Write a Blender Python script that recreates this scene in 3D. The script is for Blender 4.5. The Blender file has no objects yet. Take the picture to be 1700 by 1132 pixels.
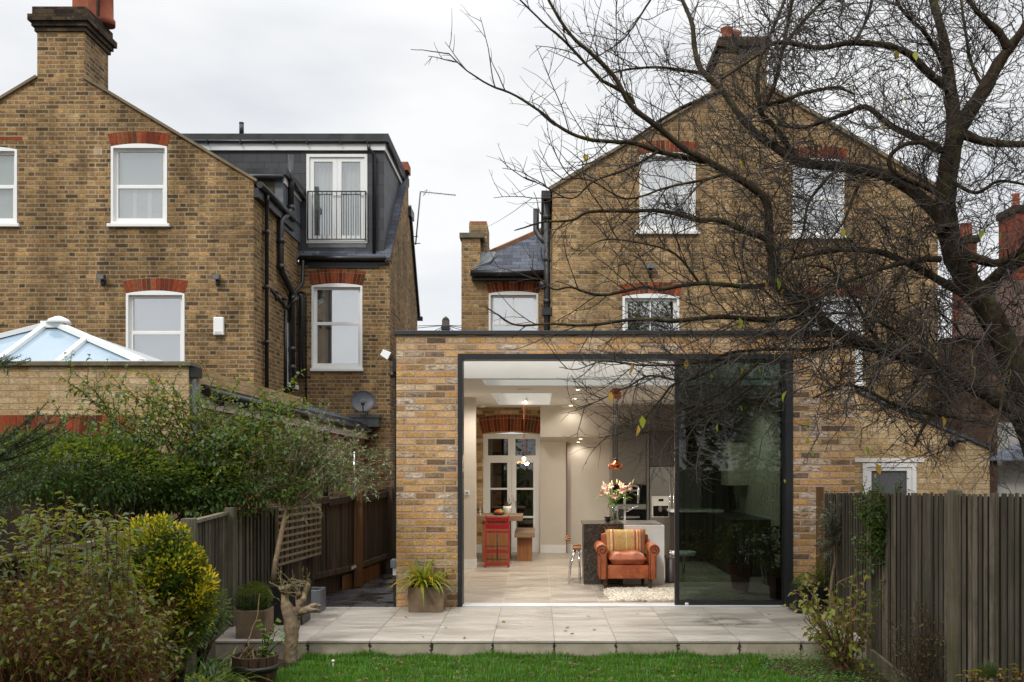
import bpy, bmesh, math, random
import numpy as np
from mathutils import Vector, Matrix
from mathutils.geometry import tessellate_polygon
random.seed(7); rng = np.random.default_rng(7)
R = math.radians
scene = bpy.context.scene
C = scene.collection
# ---------------------------------------------------------------- camera (level, shifted lens)
F, CXP, HYP, EYE = 1532.0, 893.0, 768.0, 1.72        # focal length and vanishing point in photo pixels, eye height
cam_d = bpy.data.cameras.new('camera'); cam = bpy.data.objects.new('camera', cam_d); C.objects.link(cam)
cam.location = (0, 0, EYE); cam.rotation_euler = (R(90), 0, 0)
cam_d.sensor_width = 36; cam_d.lens = F / 1700 * 36
cam_d.shift_x = -(CXP - 850) / 1700; cam_d.shift_y = (HYP - 566) / 1700
cam_d.clip_start = .05; cam_d.clip_end = 600
scene.camera = cam
# ---------------------------------------------------------------- overcast sky
world = bpy.data.worlds.new('World'); scene.world = world; world.use_nodes = True
wt = world.node_tree; wt.nodes.clear()
SUN_EL, SUN_AZ = R(42), R(-28)                      # behind the camera, a little to the left
def wn(t, **k):
    n = wt.nodes.new(t)
    for a, b in k.items(): setattr(n, a, b)
    return n
sky = wn('ShaderNodeTexSky', sky_type='NISHITA', sun_disc=False, sun_elevation=SUN_EL, sun_rotation=math.pi + SUN_AZ)
bg1 = wn('ShaderNodeBackground'); bg1.inputs[1].default_value = .06
wt.links.new(sky.outputs[0], bg1.inputs[0])
tc = wn('ShaderNodeTexCoord'); mp = wn('ShaderNodeMapping'); mp.inputs['Scale'].default_value = (1, 1, 2.6)
nz = wn('ShaderNodeTexNoise'); nz.inputs['Scale'].default_value = 2.3; nz.inputs['Detail'].default_value = 5; nz.inputs['Roughness'].default_value = .5
cr = wn('ShaderNodeValToRGB'); e = cr.color_ramp.elements
e[0].position = .34; e[0].color = (.72, .75, .80, 1); e[1].position = .60; e[1].color = (.99, .995, 1.0, 1)
bg2 = wn('ShaderNodeBackground')
# overcast luminance: even up to about 30 degrees, then rising to more than twice as bright overhead
sx = wn('ShaderNodeSeparateXYZ'); mr = wn('ShaderNodeMapRange'); mr.inputs['From Min'].default_value = .42; mr.inputs['From Max'].default_value = 1.0; mr.inputs['To Min'].default_value = .93; mr.inputs['To Max'].default_value = 3.1
mx = wn('ShaderNodeMixShader'); mx.inputs[0].default_value = .94
ow = wn('ShaderNodeOutputWorld')
for a, b in ((tc.outputs['Generated'], sx.inputs[0]), (sx.outputs[2], mr.inputs[0]), (mr.outputs[0], bg2.inputs[1]), (tc.outputs['Generated'], mp.inputs[0]), (mp.outputs[0], nz.inputs[0]), (nz.outputs[0], cr.inputs[0]), (cr.outputs[0], bg2.inputs[0]),
             (bg1.outputs[0], mx.inputs[1]), (bg2.outputs[0], mx.inputs[2]), (mx.outputs[0], ow.inputs[0])): wt.links.new(a, b)
sd = bpy.data.lights.new('sun', 'SUN'); sd.energy = 1.5; sd.angle = R(10); sd.color = (1, .96, .9)
sun = bpy.data.objects.new('sun', sd); C.objects.link(sun)
sun.rotation_euler = (R(90) - SUN_EL, 0, SUN_AZ)
scene.view_settings.view_transform = 'Standard'; scene.view_settings.look = 'None'; scene.view_settings.gamma = 1
scene.view_settings.exposure = 0.16
scene.render.engine = 'CYCLES'
cy = scene.cycles; cy.use_denoising = True; cy.max_bounces = 8; cy.transparent_max_bounces = 16; cy.sample_clamp_indirect = 4; cy.caustics_reflective = False; cy.caustics_refractive = False
try: cy.denoising_prefilter = 'ACCURATE'
except Exception: pass
# ---------------------------------------------------------------- measuring helpers
def X(px, Y): return (px - CXP) / F * Y
def Z(py, Y): return EYE + (HYP - py) / F * Y
def W(px, py, Y): return Vector((X(px, Y), Y, Z(py, Y)))
def s2l(c):
    c = c / 255.0
    return c / 12.92 if c <= .04045 else ((c + .055) / 1.055) ** 2.4
def S(r, g, b, k=1.0): return (s2l(r) * k, s2l(g) * k, s2l(b) * k, 1)
# ---------------------------------------------------------------- object helpers
WL = {}
def tag(o, label=None, cat=None, group=None, kind=None):
    if label: o['label'] = label
    if cat: o['category'] = cat
    if group: o['group'] = group
    if kind: o['kind'] = kind
    return o
def thing(name, label, cat, loc=(0, 0, 0), group=None, rotz=0):
    o = bpy.data.objects.new(name, None); o.empty_display_size = .1; C.objects.link(o)
    o.location = loc; o.rotation_euler = (0, 0, rotz); WL[o.name] = Vector(loc)
    return tag(o, label, cat, group)
def link(name, me, mat=None, parent=None, local=False, smooth=False):
    o = bpy.data.objects.new(name, me); C.objects.link(o)
    if mat is not None:
        for m in (mat if isinstance(mat, (list, tuple)) else [mat]): me.materials.append(m)
    off = Vector((0, 0, 0))
    if parent is not None:
        o.parent = parent
        if not local: off = -WL.get(parent.name, Vector((0, 0, 0)))
        o.location = off
        WL[o.name] = WL.get(parent.name, Vector((0, 0, 0))) + off
    if smooth: me.polygons.foreach_set('use_smooth', [True] * len(me.polygons))
    return o
def mesh_np(name, V, faces_n, idx, mi=None):
    """faces_n: verts per face (int), idx flat index array"""
    me = bpy.data.meshes.new(name); V = np.asarray(V, dtype=np.float32); idx = np.asarray(idx, dtype=np.int32).ravel()
    nf = len(idx) // faces_n
    me.vertices.add(len(V)); me.vertices.foreach_set('co', V.ravel())
    me.loops.add(len(idx)); me.loops.foreach_set('vertex_index', idx)
    me.polygons.add(nf); me.polygons.foreach_set('loop_start', np.arange(0, len(idx), faces_n, dtype=np.int32)); me.polygons.foreach_set('loop_total', np.full(nf, faces_n, dtype=np.int32))
    if mi is not None: me.polygons.foreach_set('material_index', np.asarray(mi, dtype=np.int32))
    me.update(calc_edges=True); me.validate()
    return me
class MB:
    def __init__(s): s.v = []; s.f = []; s.mi = []; s.m = 0; s.sm = []; s.smooth = False
    def add(s, vs, fs):
        b = len(s.v); s.v += [tuple(v) for v in vs]
        for f in fs: s.f.append([b + i for i in f]); s.mi.append(s.m); s.sm.append(s.smooth)
        return s
    def box(s, x0, y0, z0, x1, y1, z1):
        if x0 > x1: x0, x1 = x1, x0
        if y0 > y1: y0, y1 = y1, y0
        if z0 > z1: z0, z1 = z1, z0
        return s.add([(x0, y0, z0), (x1, y0, z0), (x1, y1, z0), (x0, y1, z0), (x0, y0, z1), (x1, y0, z1), (x1, y1, z1), (x0, y1, z1)],
                     [(0, 3, 2, 1), (4, 5, 6, 7), (0, 1, 5, 4), (1, 2, 6, 5), (2, 3, 7, 6), (3, 0, 4, 7)])
    def hexa(s, p): return s.add(p, [(0, 3, 2, 1), (4, 5, 6, 7), (0, 1, 5, 4), (1, 2, 6, 5), (2, 3, 7, 6), (3, 0, 4, 7)])
    def quad(s, a, b, c, d): return s.add([a, b, c, d], [(0, 1, 2, 3)])
    def bar(s, a, b, w, h=None, up=(0, 0, 1)):
        a = Vector(a); b = Vector(b); h = h or w; d = (b - a).normalized(); u = Vector(up)
        sd_ = d.cross(u)
        if sd_.length < 1e-4: sd_ = d.cross(Vector((0, 1, 0)))
        sd_.normalize(); u2 = sd_.cross(d).normalized(); p = []
        for q in (a, b):
            for i, j in ((-1, -1), (1, -1), (1, 1), (-1, 1)): p.append(q + sd_ * i * w / 2 + u2 * j * h / 2)
        return s.add(p, [(0, 1, 2, 3), (7, 6, 5, 4), (0, 4, 5, 1), (1, 5, 6, 2), (2, 6, 7, 3), (3, 7, 4, 0)])
    def tube(s, pts, r, n=8, cap=True):
        pts = [Vector(p) for p in pts]; k = len(pts)
        rr = r if isinstance(r, (list, tuple)) else [r] * k
        base = len(s.v); prev = None
        for i, p in enumerate(pts):
            d = (pts[min(i + 1, k - 1)] - pts[max(i - 1, 0)])
            if d.length < 1e-7: d = Vector((0, 0, 1))
            d.normalize()
            if prev is None:
                a = d.cross(Vector((0, 0, 1)))
                if a.length < .05: a = d.cross(Vector((1, 0, 0)))
            else: a = prev - d * prev.dot(d)
            if a.length < 1e-5: a = d.orthogonal()
            a.normalize(); prev = a; b = d.cross(a)
            for j in range(n):
                t = 2 * math.pi * j / n
                s.v.append(tuple(p + (a * math.cos(t) + b * math.sin(t)) * rr[i]))
        for i in range(k - 1):
            for j in range(n):
                s.f.append([base + i * n + j, base + i * n + (j + 1) % n, base + (i + 1) * n + (j + 1) % n, base + (i + 1) * n + j]); s.mi.append(s.m); s.sm.append(True)
        if cap:
            s.f.append([base + j for j in range(n)][::-1]); s.mi.append(s.m); s.sm.append(False)
            s.f.append([base + (k - 1) * n + j for j in range(n)]); s.mi.append(s.m); s.sm.append(False)
        return s
    def lathe(s, c, prof, n=24, cap=True):
        """prof: list of (radius, z) from bottom to top around centre c"""
        base = len(s.v)
        for r_, z_ in prof:
            for j in range(n):
                t = 2 * math.pi * j / n
                s.v.append((c[0] + r_ * math.cos(t), c[1] + r_ * math.sin(t), c[2] + z_))
        for i in range(len(prof) - 1):
            for j in range(n):
                s.f.append([base + i * n + j, base + i * n + (j + 1) % n, base + (i + 1) * n + (j + 1) % n, base + (i + 1) * n + j]); s.mi.append(s.m); s.sm.append(True)
        if cap:
            s.f.append([base + j for j in range(n)][::-1]); s.mi.append(s.m); s.sm.append(False)
            s.f.append([base + (len(prof) - 1) * n + j for j in range(n)]); s.mi.append(s.m); s.sm.append(False)
        return s
    def ball(s, c, rx, ry=None, rz=None, n=12, m=8):
        ry = ry or rx; rz = rz or rx; base = len(s.v)
        for i in range(1, m):
            t = math.pi * i / m
            for j in range(n):
                a = 2 * math.pi * j / n; s.v.append((c[0] + rx * math.sin(t) * math.cos(a), c[1] + ry * math.sin(t) * math.sin(a), c[2] - rz * math.cos(t)))
        lo = len(s.v); s.v.append((c[0], c[1], c[2] - rz)); s.v.append((c[0], c[1], c[2] + rz))
        def F_(f): s.f.append(f); s.mi.append(s.m); s.sm.append(True)
        for i in range(m - 2):
            for j in range(n): F_([base + i * n + j, base + i * n + (j + 1) % n, base + (i + 1) * n + (j + 1) % n, base + (i + 1) * n + j])
        for j in range(n):
            F_([lo, base + (j + 1) % n, base + j]); F_([lo + 1, base + (m - 2) * n + j, base + (m - 2) * n + (j + 1) % n])
        return s
    def plate(s, outer, holes, y0, y1, axis='y'):
        """solid slab between planes y0 (front) and y1 (back); outer/holes are loops of (a,b); axis y: (x,z), axis x: (y,z), axis z: (x,y)"""
        loops = [outer] + list(holes)
        def P(a, b, d): return (a, d, b) if axis == 'y' else ((d, a, b) if axis == 'x' else (a, b, d))
        tri = tessellate_polygon([[Vector((a, b, 0)) for a, b in l] for l in loops])
        flat = [q for l in loops for q in l]; n = len(flat); base = len(s.v)
        for d in (y0, y1):
            for a, b in flat: s.v.append(P(a, b, d))
        def F_(f): s.f.append(f); s.mi.append(s.m); s.sm.append(False)
        for t in tri:
            F_([base + i for i in t]); F_([base + n + i for i in reversed(t)])
        o = 0
        for l in loops:
            k = len(l)
            for i in range(k):
                j = (i + 1) % k; F_([base + o + i, base + o + j, base + n + o + j, base + n + o + i])
            o += k
        return s
    def build(s, name, mat=None, parent=None, local=False, bevel=0, fixn=True):
        me = bpy.data.meshes.new(name); me.from_pydata(s.v, [], s.f); 
        me.polygons.foreach_set('use_smooth', s.sm); me.polygons.foreach_set('material_index', s.mi); me.update()
        if fixn:
            bm = bmesh.new(); bm.from_mesh(me); bmesh.ops.recalc_face_normals(bm, faces=bm.faces); bm.to_mesh(me); bm.free()
        o = link(name, me, mat, parent, local)
        if bevel:
            b = o.modifiers.new('bevel', 'BEVEL'); b.width = bevel; b.segments = 2; b.limit_method = 'ANGLE'
        return o
# ---------------------------------------------------------------- material helpers
class MT:
    def __init__(s, name, rough=.8, spec=.3, metal=0):
        s.m = bpy.data.materials.new(name); s.m.use_nodes = True; s.t = s.m.node_tree; s.t.nodes.clear()
        s.out = s.t.nodes.new('ShaderNodeOutputMaterial'); s.p = s.t.nodes.new('ShaderNodeBsdfPrincipled')
        s.t.links.new(s.p.outputs[0], s.out.inputs[0])
        s.set('Roughness', rough); s.set('Specular IOR Level', spec); s.set('Metallic', metal)
    def n(s, typ, props=None, **inp):
        n = s.t.nodes.new('ShaderNode' + typ)
        for a, b in (props or {}).items(): setattr(n, a, b)
        for a, b in inp.items():
            a = int(a[1:]) if a[0] == 'i' and a[1:].isdigit() else a.replace('_', ' ')
            s.sock(n.inputs[a], b)
        return n
    def sock(s, i, b):
        if isinstance(b, bpy.types.NodeSocket): s.t.links.new(b, i)
        elif isinstance(b, bpy.types.Node): s.t.links.new(b.outputs[0], i)
        else: i.default_value = b
    def set(s, k, v): s.sock(s.p.inputs[k], v)
    def math(s, op, a, b=0.0, c=None):
        n = s.t.nodes.new('ShaderNodeMath'); n.operation = op; s.sock(n.inputs[0], a); s.sock(n.inputs[1], b)
        if c is not None: s.sock(n.inputs[2], c)
        return n.outputs[0]
    def mix(s, f, a, b, bt='MIX'):
        n = s.t.nodes.new('ShaderNodeMix'); n.data_type = 'RGBA'; n.blend_type = bt
        s.sock(n.inputs[0], f); s.sock(n.inputs[6], a); s.sock(n.inputs[7], b); return n.outputs[2]
    def ramp(s, f, stops, interp='LINEAR'):
        n = s.t.nodes.new('ShaderNodeValToRGB'); n.color_ramp.interpolation = interp; el = n.color_ramp.elements
        el[0].position = stops[0][0]; el[0].color = stops[0][1]; el[1].position = stops[-1][0]; el[1].color = stops[-1][1]
        for p, c in stops[1:-1]: q = el.new(p); q.color = c
        s.sock(n.inputs[0], f); return n.outputs[0]
    def noise(s, scale, detail=4, rough=.55, vec=None, stretch=None, dist=0):
        n = s.n('TexNoise', Scale=scale, Detail=detail, Roughness=rough, Distortion=dist)
        if vec is None: vec = s.n('NewGeometry').outputs['Position']
        if stretch: vec = s.n('Mapping', i0=vec, Scale=stretch).outputs[0]
        s.t.links.new(vec, n.inputs['Vector']); return n.outputs[0]
    def bump(s, h, strength=.5, dist=.01):
        b = s.n('Bump', Strength=strength, Distance=dist, Height=h); s.set('Normal', b.outputs[0])
def plain(name, col, rough=.6, spec=.4, metal=0, var=.12, vscale=3, bump=0, bscale=40, stretch=None):
    m = MT(name, rough, spec, metal)
    nz_ = m.noise(vscale, 5, .6, stretch=stretch)
    dk = tuple(c * (1 - var) for c in col[:3]) + (1,); lt = tuple(min(1, c * (1 + var)) for c in col[:3]) + (1,)
    m.set('Base Color', m.ramp(nz_, [(.3, dk), (.7, lt)]))
    if bump: m.bump(m.noise(bscale, 3), bump, .004)
    return m.m
def brick_mat(name, palette, mortar_col, L=.235, h=.0785, mortar=.0105, flemish=True, vertical=False, weather=.35, blotch=.6, bumpd=.012, soot=S(60, 52, 42)):
    m = MT(name, .92, .15)
    g = m.n('NewGeometry'); sp = m.n('SeparateXYZ', i0=g.outputs['Position']); sn = m.n('SeparateXYZ', i0=g.outputs['True Normal'])
    side = m.math('GREATER_THAN', m.math('ABSOLUTE', sn.outputs[0]), .6)
    flat = m.math('GREATER_THAN', m.math('ABSOLUTE', sn.outputs[2]), .8)
    x, y, z = sp.outputs[0], sp.outputs[1], sp.outputs[2]
    u = m.math('ADD', m.math('MULTIPLY', x, m.math('SUBTRACT', 1, side)), m.math('MULTIPLY', y, side))
    v = m.math('ADD', m.math('MULTIPLY', z, m.math('SUBTRACT', 1, flat)), m.math('MULTIPLY', y, flat))
    if vertical: u, v = v, u
    w1 = m.math('MULTIPLY', m.math('SUBTRACT', m.noise(11, 3), .5), .016); w2 = m.math('MULTIPLY', m.math('SUBTRACT', m.noise(9, 3, stretch=(1, 1, 1.7)), .5), .014)
    u = m.math('ADD', u, w1); v = m.math('ADD', v, w2)
    row = m.math('FLOOR', m.math('DIVIDE', v, h)); fv = m.math('MULTIPLY', m.math('FRACT', m.math('DIVIDE', v, h)), h)
    odd = m.math('FLOORED_MODULO', row, 2)
    P = 1.5 * L if flemish else L
    uu = m.math('ADD', u, m.math('MULTIPLY', odd, P / 2)); uu = m.math('ADD', uu, 50 * P)
    jit = m.n('TexWhiteNoise', {'noise_dimensions': '1D'}, W=row); uu = m.math('ADD', uu, m.math('MULTIPLY', jit.outputs[0], .03))
    q = m.math('DIVIDE', uu, P); c = m.math('FLOOR', q); t = m.math('MULTIPLY', m.math('FRACT', q), P)
    if flemish:
        hd = m.math('GREATER_THAN', t, L); lt = m.math('SUBTRACT', t, m.math('MULTIPLY', hd, L)); ln = m.math('SUBTRACT', L, m.math('MULTIPLY', hd, L / 2))
        cid = m.math('ADD', m.math('MULTIPLY', c, 2), hd)
    else: lt, ln, cid = t, L, c
    d = m.math('MINIMUM', m.math('MINIMUM', lt, m.math('SUBTRACT', ln, lt)), m.math('MINIMUM', fv, m.math('SUBTRACT', h, fv)))
    d = m.math('ADD', d, m.math('MULTIPLY', m.math('SUBTRACT', m.noise(70, 2), .5), .006))
    mask = m.n('MapRange', {'interpolation_type': 'SMOOTHSTEP'}, Value=d, From_Min=mortar * .38, From_Max=mortar * .62).outputs[0]
    idv = m.n('CombineXYZ', X=cid, Y=row, Z=0.0); wnz = m.n('TexWhiteNoise', {'noise_dimensions': '3D'}, Vector=idv.outputs[0])
    rc = m.n('SeparateColor', i0=wnz.outputs['Color'])
    base = m.ramp(wnz.outputs['Value'], palette, 'LINEAR')
    fine = m.noise(55, 4, .65, stretch=(.6, .6, 1.3))
    base = m.mix(1.0, base, m.ramp(fine, [(.3, (.5, .48, .46, 1)), (.5, (.97, .96, .95, 1)), (.7, (1.4, 1.38, 1.3, 1))]), 'MULTIPLY')
    bl = m.math('MULTIPLY', m.n('MapRange', Value=m.noise(16, 5, .75, stretch=(.7, .7, 1.8)), From_Min=.44, From_Max=.62).outputs[0], m.math('MULTIPLY', m.math('POWER', rc.outputs[0], 1.3), blotch))
    base = m.mix(bl, base, soot)
    col = m.mix(mask, m.mix(m.noise(30, 3), tuple(a * .55 for a in mortar_col[:3]) + (1,), mortar_col), base)
    col = m.mix(m.math('MULTIPLY', m.n('MapRange', Value=m.noise(1.1, 6, .7, dist=1.0), From_Min=.54, From_Max=.72).outputs[0], weather * 1.5), col, soot)
    col = m.mix(m.math('MULTIPLY', m.n('MapRange', Value=m.noise(2.3, 6, .75, dist=.8), From_Min=.6, From_Max=.7).outputs[0], .35), col, S(196, 176, 140))
    big = m.n('MapRange', Value=m.noise(.55, 5, .6, dist=.6), From_Min=.3, From_Max=.75, To_Min=1 - weather, To_Max=1.12).outputs[0]
    strk = m.n('MapRange', Value=m.noise(1.6, 5, .65, stretch=(1.6, 1.6, .25)), From_Min=.36, From_Max=.64, To_Min=1 - weather * .9, To_Max=1.1).outputs[0]
    cc = m.n('CombineColor', Red=m.math('MULTIPLY', big, strk), Green=m.math('MULTIPLY', big, strk), Blue=m.math('MULTIPLY', big, strk))
    m.set('Base Color', m.mix(1.0, col, cc.outputs[0], 'MULTIPLY'))
    hgt = m.math('ADD', m.math('MULTIPLY', mask, m.math('ADD', .7, m.math('MULTIPLY', rc.outputs[1], .4))), m.math('MULTIPLY', fine, .45))
    m.bump(hgt, .8, bumpd)
    return m.m
def leaf_mat(name, cols, rough=.45, spec=.4, trans=.35, tint2=None):
    m = MT(name, rough, spec)
    g = m.n('NewGeometry'); r_ = g.outputs['Random Per Island']
    k = len(cols); base = m.ramp(r_, [(i / (k - 1), c) for i, c in enumerate(cols)])
    base = m.mix(1.0, base, m.ramp(m.noise(3, 3), [(.3, (.75, .8, .75, 1)), (.7, (1.25, 1.2, 1.2, 1))]), 'MULTIPLY')
    m.set('Base Color', base)
    tr = m.n('BsdfTranslucent', Color=m.mix(.5, base, S(190, 200, 60)))
    ms = m.n('MixShader', i0=trans); m.t.links.new(m.p.outputs[0], ms.inputs[1]); m.t.links.new(tr.outputs[0], ms.inputs[2]); m.t.links.new(ms.outputs[0], m.out.inputs[0])
    return m.m
def glass_mat(name, tint=(.95, .97, .96, 1), refl=.10, fmax=.6, gcol=(1, 1, 1, 1)):
    m = MT(name)
    tr = m.n('BsdfTransparent', Color=tint); gl = m.n('BsdfGlossy', Color=gcol, Roughness=.012)
    lw = m.n('LayerWeight', Blend=.25); f = m.n('MapRange', Value=lw.outputs['Fresnel'], From_Min=0.04, From_Max=1.0, To_Min=refl, To_Max=fmax)
    ms = m.n('MixShader', i0=f.outputs[0]); m.t.links.new(tr.outputs[0], ms.inputs[1]); m.t.links.new(gl.outputs[0], ms.inputs[2]); m.t.links.new(ms.outputs[0], m.out.inputs[0])
    return m.m
def wood_mat(name, c1, c2, scale=(1, 1, 1), rough=.6, fine=28, moss=None, pitch=None, bump=.3, axis='z'):
    """grain runs along the axis; scale stretches"""
    m = MT(name, rough, .3)
    st = {'z': (1, 1, .06), 'x': (.06, 1, 1), 'y': (1, .06, 1)}[axis]
    g = m.noise(fine, 5, .6, stretch=st, dist=.3); isl = m.n('NewGeometry').outputs['Random Per Island']
    base = m.ramp(g, [(.3, c1), (.7, c2)])
    k = m.n('MapRange', Value=isl, To_Min=.5, To_Max=1.45).outputs[0]
    base = m.mix(1.0, base, m.n('CombineColor', Red=k, Green=k, Blue=k).outputs[0], 'MULTIPLY')
    if moss is not None:
        z = m.n('SeparateXYZ', i0=m.n('NewGeometry').outputs['Position']).outputs[2]
        mm = m.math('MULTIPLY', m.n('MapRange', Value=m.noise(3, 5, .7), From_Min=.45, From_Max=.7).outputs[0], .75)
        base = m.mix(mm, base, moss)
    m.set('Base Color', base); m.bump(g, bump, .004)
    return m.m
# ---------------------------------------------------------------- materials
def pal(cols, k): 
    n = len(cols); return [(i / (n - 1), S(*c, k=k)) for i, c in enumerate(cols)]
M = {}
OLDP = [(86, 68, 50), (120, 94, 62), (142, 110, 72), (126, 98, 70), (154, 121, 79), (172, 135, 85), (132, 99, 62), (194, 154, 100), (152, 119, 80), (102, 79, 56)]
M['old_brick'] = brick_mat('old_stock_brick', pal(OLDP, 1.13), S(186, 168, 136, 1.0), weather=.38, blotch=.75, mortar=.022)
M['old_brick2'] = brick_mat('old_stock_brick_right', pal([(100, 82, 60), (138, 110, 76), (162, 130, 88), (120, 98, 70), (152, 122, 84), (178, 144, 98), (146, 114, 74), (190, 160, 116), (156, 132, 102)], 1.16), S(180, 160, 128, 1.0), weather=.3, blotch=.75, mortar=.019)
M['ext_brick'] = brick_mat('reclaimed_brick', pal([(96, 84, 70), (200, 154, 98), (208, 172, 126), (188, 142, 84), (216, 190, 154), (166, 136, 100), (208, 168, 106), (126, 106, 84), (222, 204, 182), (192, 156, 108)], 1.06), S(196, 166, 142, 1.08), L=.2412, h=.0804, mortar=.022, flemish=False, weather=.12, blotch=.95, bumpd=.016, soot=S(78, 70, 62))
M['pale_brick'] = brick_mat('pale_brick', pal([(190, 160, 116), (214, 186, 144), (204, 174, 128), (218, 194, 156), (190, 156, 104), (206, 176, 134)], .80), S(180, 164, 138, 1.0), L=.235, h=.0755, mortar=.012, flemish=False, weather=.16, blotch=.35, soot=S(110, 96, 78))
M['dark_brick'] = brick_mat('dark_brick', pal([(60, 45, 38), (84, 62, 48), (72, 56, 44), (100, 74, 54)], 1), S(92, 80, 68, .8), weather=.3)
M['inner_brick'] = brick_mat('inner_brick', pal([(150, 118, 72), (190, 156, 108), (205, 178, 136), (170, 130, 76), (120, 98, 70)], 1.0), S(178, 166, 140, 1.0), L=.235, h=.078, mortar=.013, weather=.15, blotch=.6)
def arch_mat():
    m = MT('red_rubbed_brick', .9, .15); g = m.n('NewGeometry')
    b = m.ramp(g.outputs['Random Per Island'], [(0, S(76, 40, 28)), (.25, S(116, 56, 38)), (.5, S(146, 70, 44)), (.7, S(92, 58, 42)), (.85, S(84, 66, 48)), (1, S(158, 82, 54))])
    b = m.mix(1, b, m.ramp(m.noise(35, 4), [(.3, (.65, .62, .6, 1)), (.7, (1.25, 1.2, 1.15, 1))]), 'MULTIPLY')
    m.set('Base Color', b); m.bump(m.noise(60, 3), .5, .006); return m.m
M['arch'] = arch_mat()
M['mortar'] = plain('mortar', S(152, 136, 106), .95, .1, var=.15, bump=.4)
M['upvc'] = plain('white_window_frame', (.78, .78, .76, 1), .35, .5, var=.03)
M['paint'] = plain('white_gloss_paint', (.74, .74, .72, 1), .4, .5, var=.04)
M['blind'] = plain('white_blind', (.88, .88, .86, 1), .8, .2, var=.04, vscale=2)
M['curtain'] = plain('net_curtain', (.62, .64, .63, 1), .9, .1, var=.2, vscale=9, stretch=(1.5, 1, .05))
M['frosted'] = plain('frosted_glass', (.42, .46, .45, 1), .18, .6, var=.08, vscale=1.2)
M['glass'] = glass_mat('window_glass', refl=.16)
M['dglass'] = glass_mat('dark_window_glass', tint=(.25, .27, .27, 1), refl=.12)
M['sglass'] = glass_mat('sky_mirroring_glass', tint=(.9, .92, .93, 1), refl=.42, fmax=.8)
M['mglass'] = glass_mat('window_glass_pale', refl=.26)
M['room_dark'] = plain('dim_room', (.03, .028, .026, 1), .9, .1)  # near-black colour stands in for the darkness of unlit rooms
M['slate'] = brick_mat('slate_roof', pal([(66, 70, 80), (84, 88, 98), (96, 102, 114), (74, 78, 88)], 1), S(40, 42, 46, 1), L=.36, h=.135, mortar=.006, flemish=False, weather=.2, blotch=.1, bumpd=.006)
def slab_slate():
    m = MT('hung_slate', .55, .35); g = m.n('NewGeometry'); sp = m.n('SeparateXYZ', i0=g.outputs['Position']); sn = m.n('SeparateXYZ', i0=g.outputs['True Normal'])
    side = m.math('GREATER_THAN', m.math('ABSOLUTE', sn.outputs[0]), .6)
    u = m.math('ADD', m.math('MULTIPLY', sp.outputs[0], m.math('SUBTRACT', 1, side)), m.math('MULTIPLY', sp.outputs[1], side))
    br = m.n('TexBrick', {'offset': .5}, i0=m.n('CombineXYZ', X=u, Y=sp.outputs[2], Z=0.0).outputs[0], Color1=S(52, 53, 57), Color2=S(66, 67, 71), Mortar=S(26, 27, 30), Scale=1.0, Mortar_Size=.004, Brick_Width=.30, Row_Height=.235)
    m.set('Base Color', br.outputs[0]); m.bump(m.math('SUBTRACT', 1, br.outputs[1]), .6, .006); return m.m
M['hung'] = slab_slate()
M['lead'] = plain('lead_flashing', S(96, 100, 104), .45, .5, var=.3, vscale=5, bump=.3, bscale=8)
M['roof_felt'] = plain('grey_roof_felt', S(66, 68, 68), .8, .2, var=.35, vscale=4)
M['black'] = plain('black_plastic', (.012, .012, .013, 1), .35, .5, var=.2)
M['black_old'] = plain('black_painted_iron', (.016, .016, .017, 1), .42, .5, var=.3, vscale=9, bump=.2)
M['terracotta'] = plain('terracotta', S(146, 84, 64), .85, .2, var=.2, vscale=6)
M['pot_grey'] = plain('buff_clay_pot', S(118, 108, 94), .9, .2, var=.25, vscale=7)
M['render_cement'] = plain('cement_flaunching', S(140, 128, 106), .95, .1, var=.25, vscale=6, bump=.5)
M['coping_stone'] = plain('weathered_stone', S(104, 98, 84), .95, .1, var=.4, vscale=6, bump=.5)
M['anthracite'] = plain('anthracite_metal', S(44, 47, 52), .42, .5, metal=0, var=.06)
M['frame_black'] = plain('black_door_frame', S(26, 27, 29), .4, .5, var=.1)
M['poly'] = plain('polycarbonate_roof', S(150, 172, 188, .8), .12, .6, var=.05)
M['cement_verge'] = plain('verge_cement', S(120, 108, 88), .95, .1, var=.2)
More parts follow.
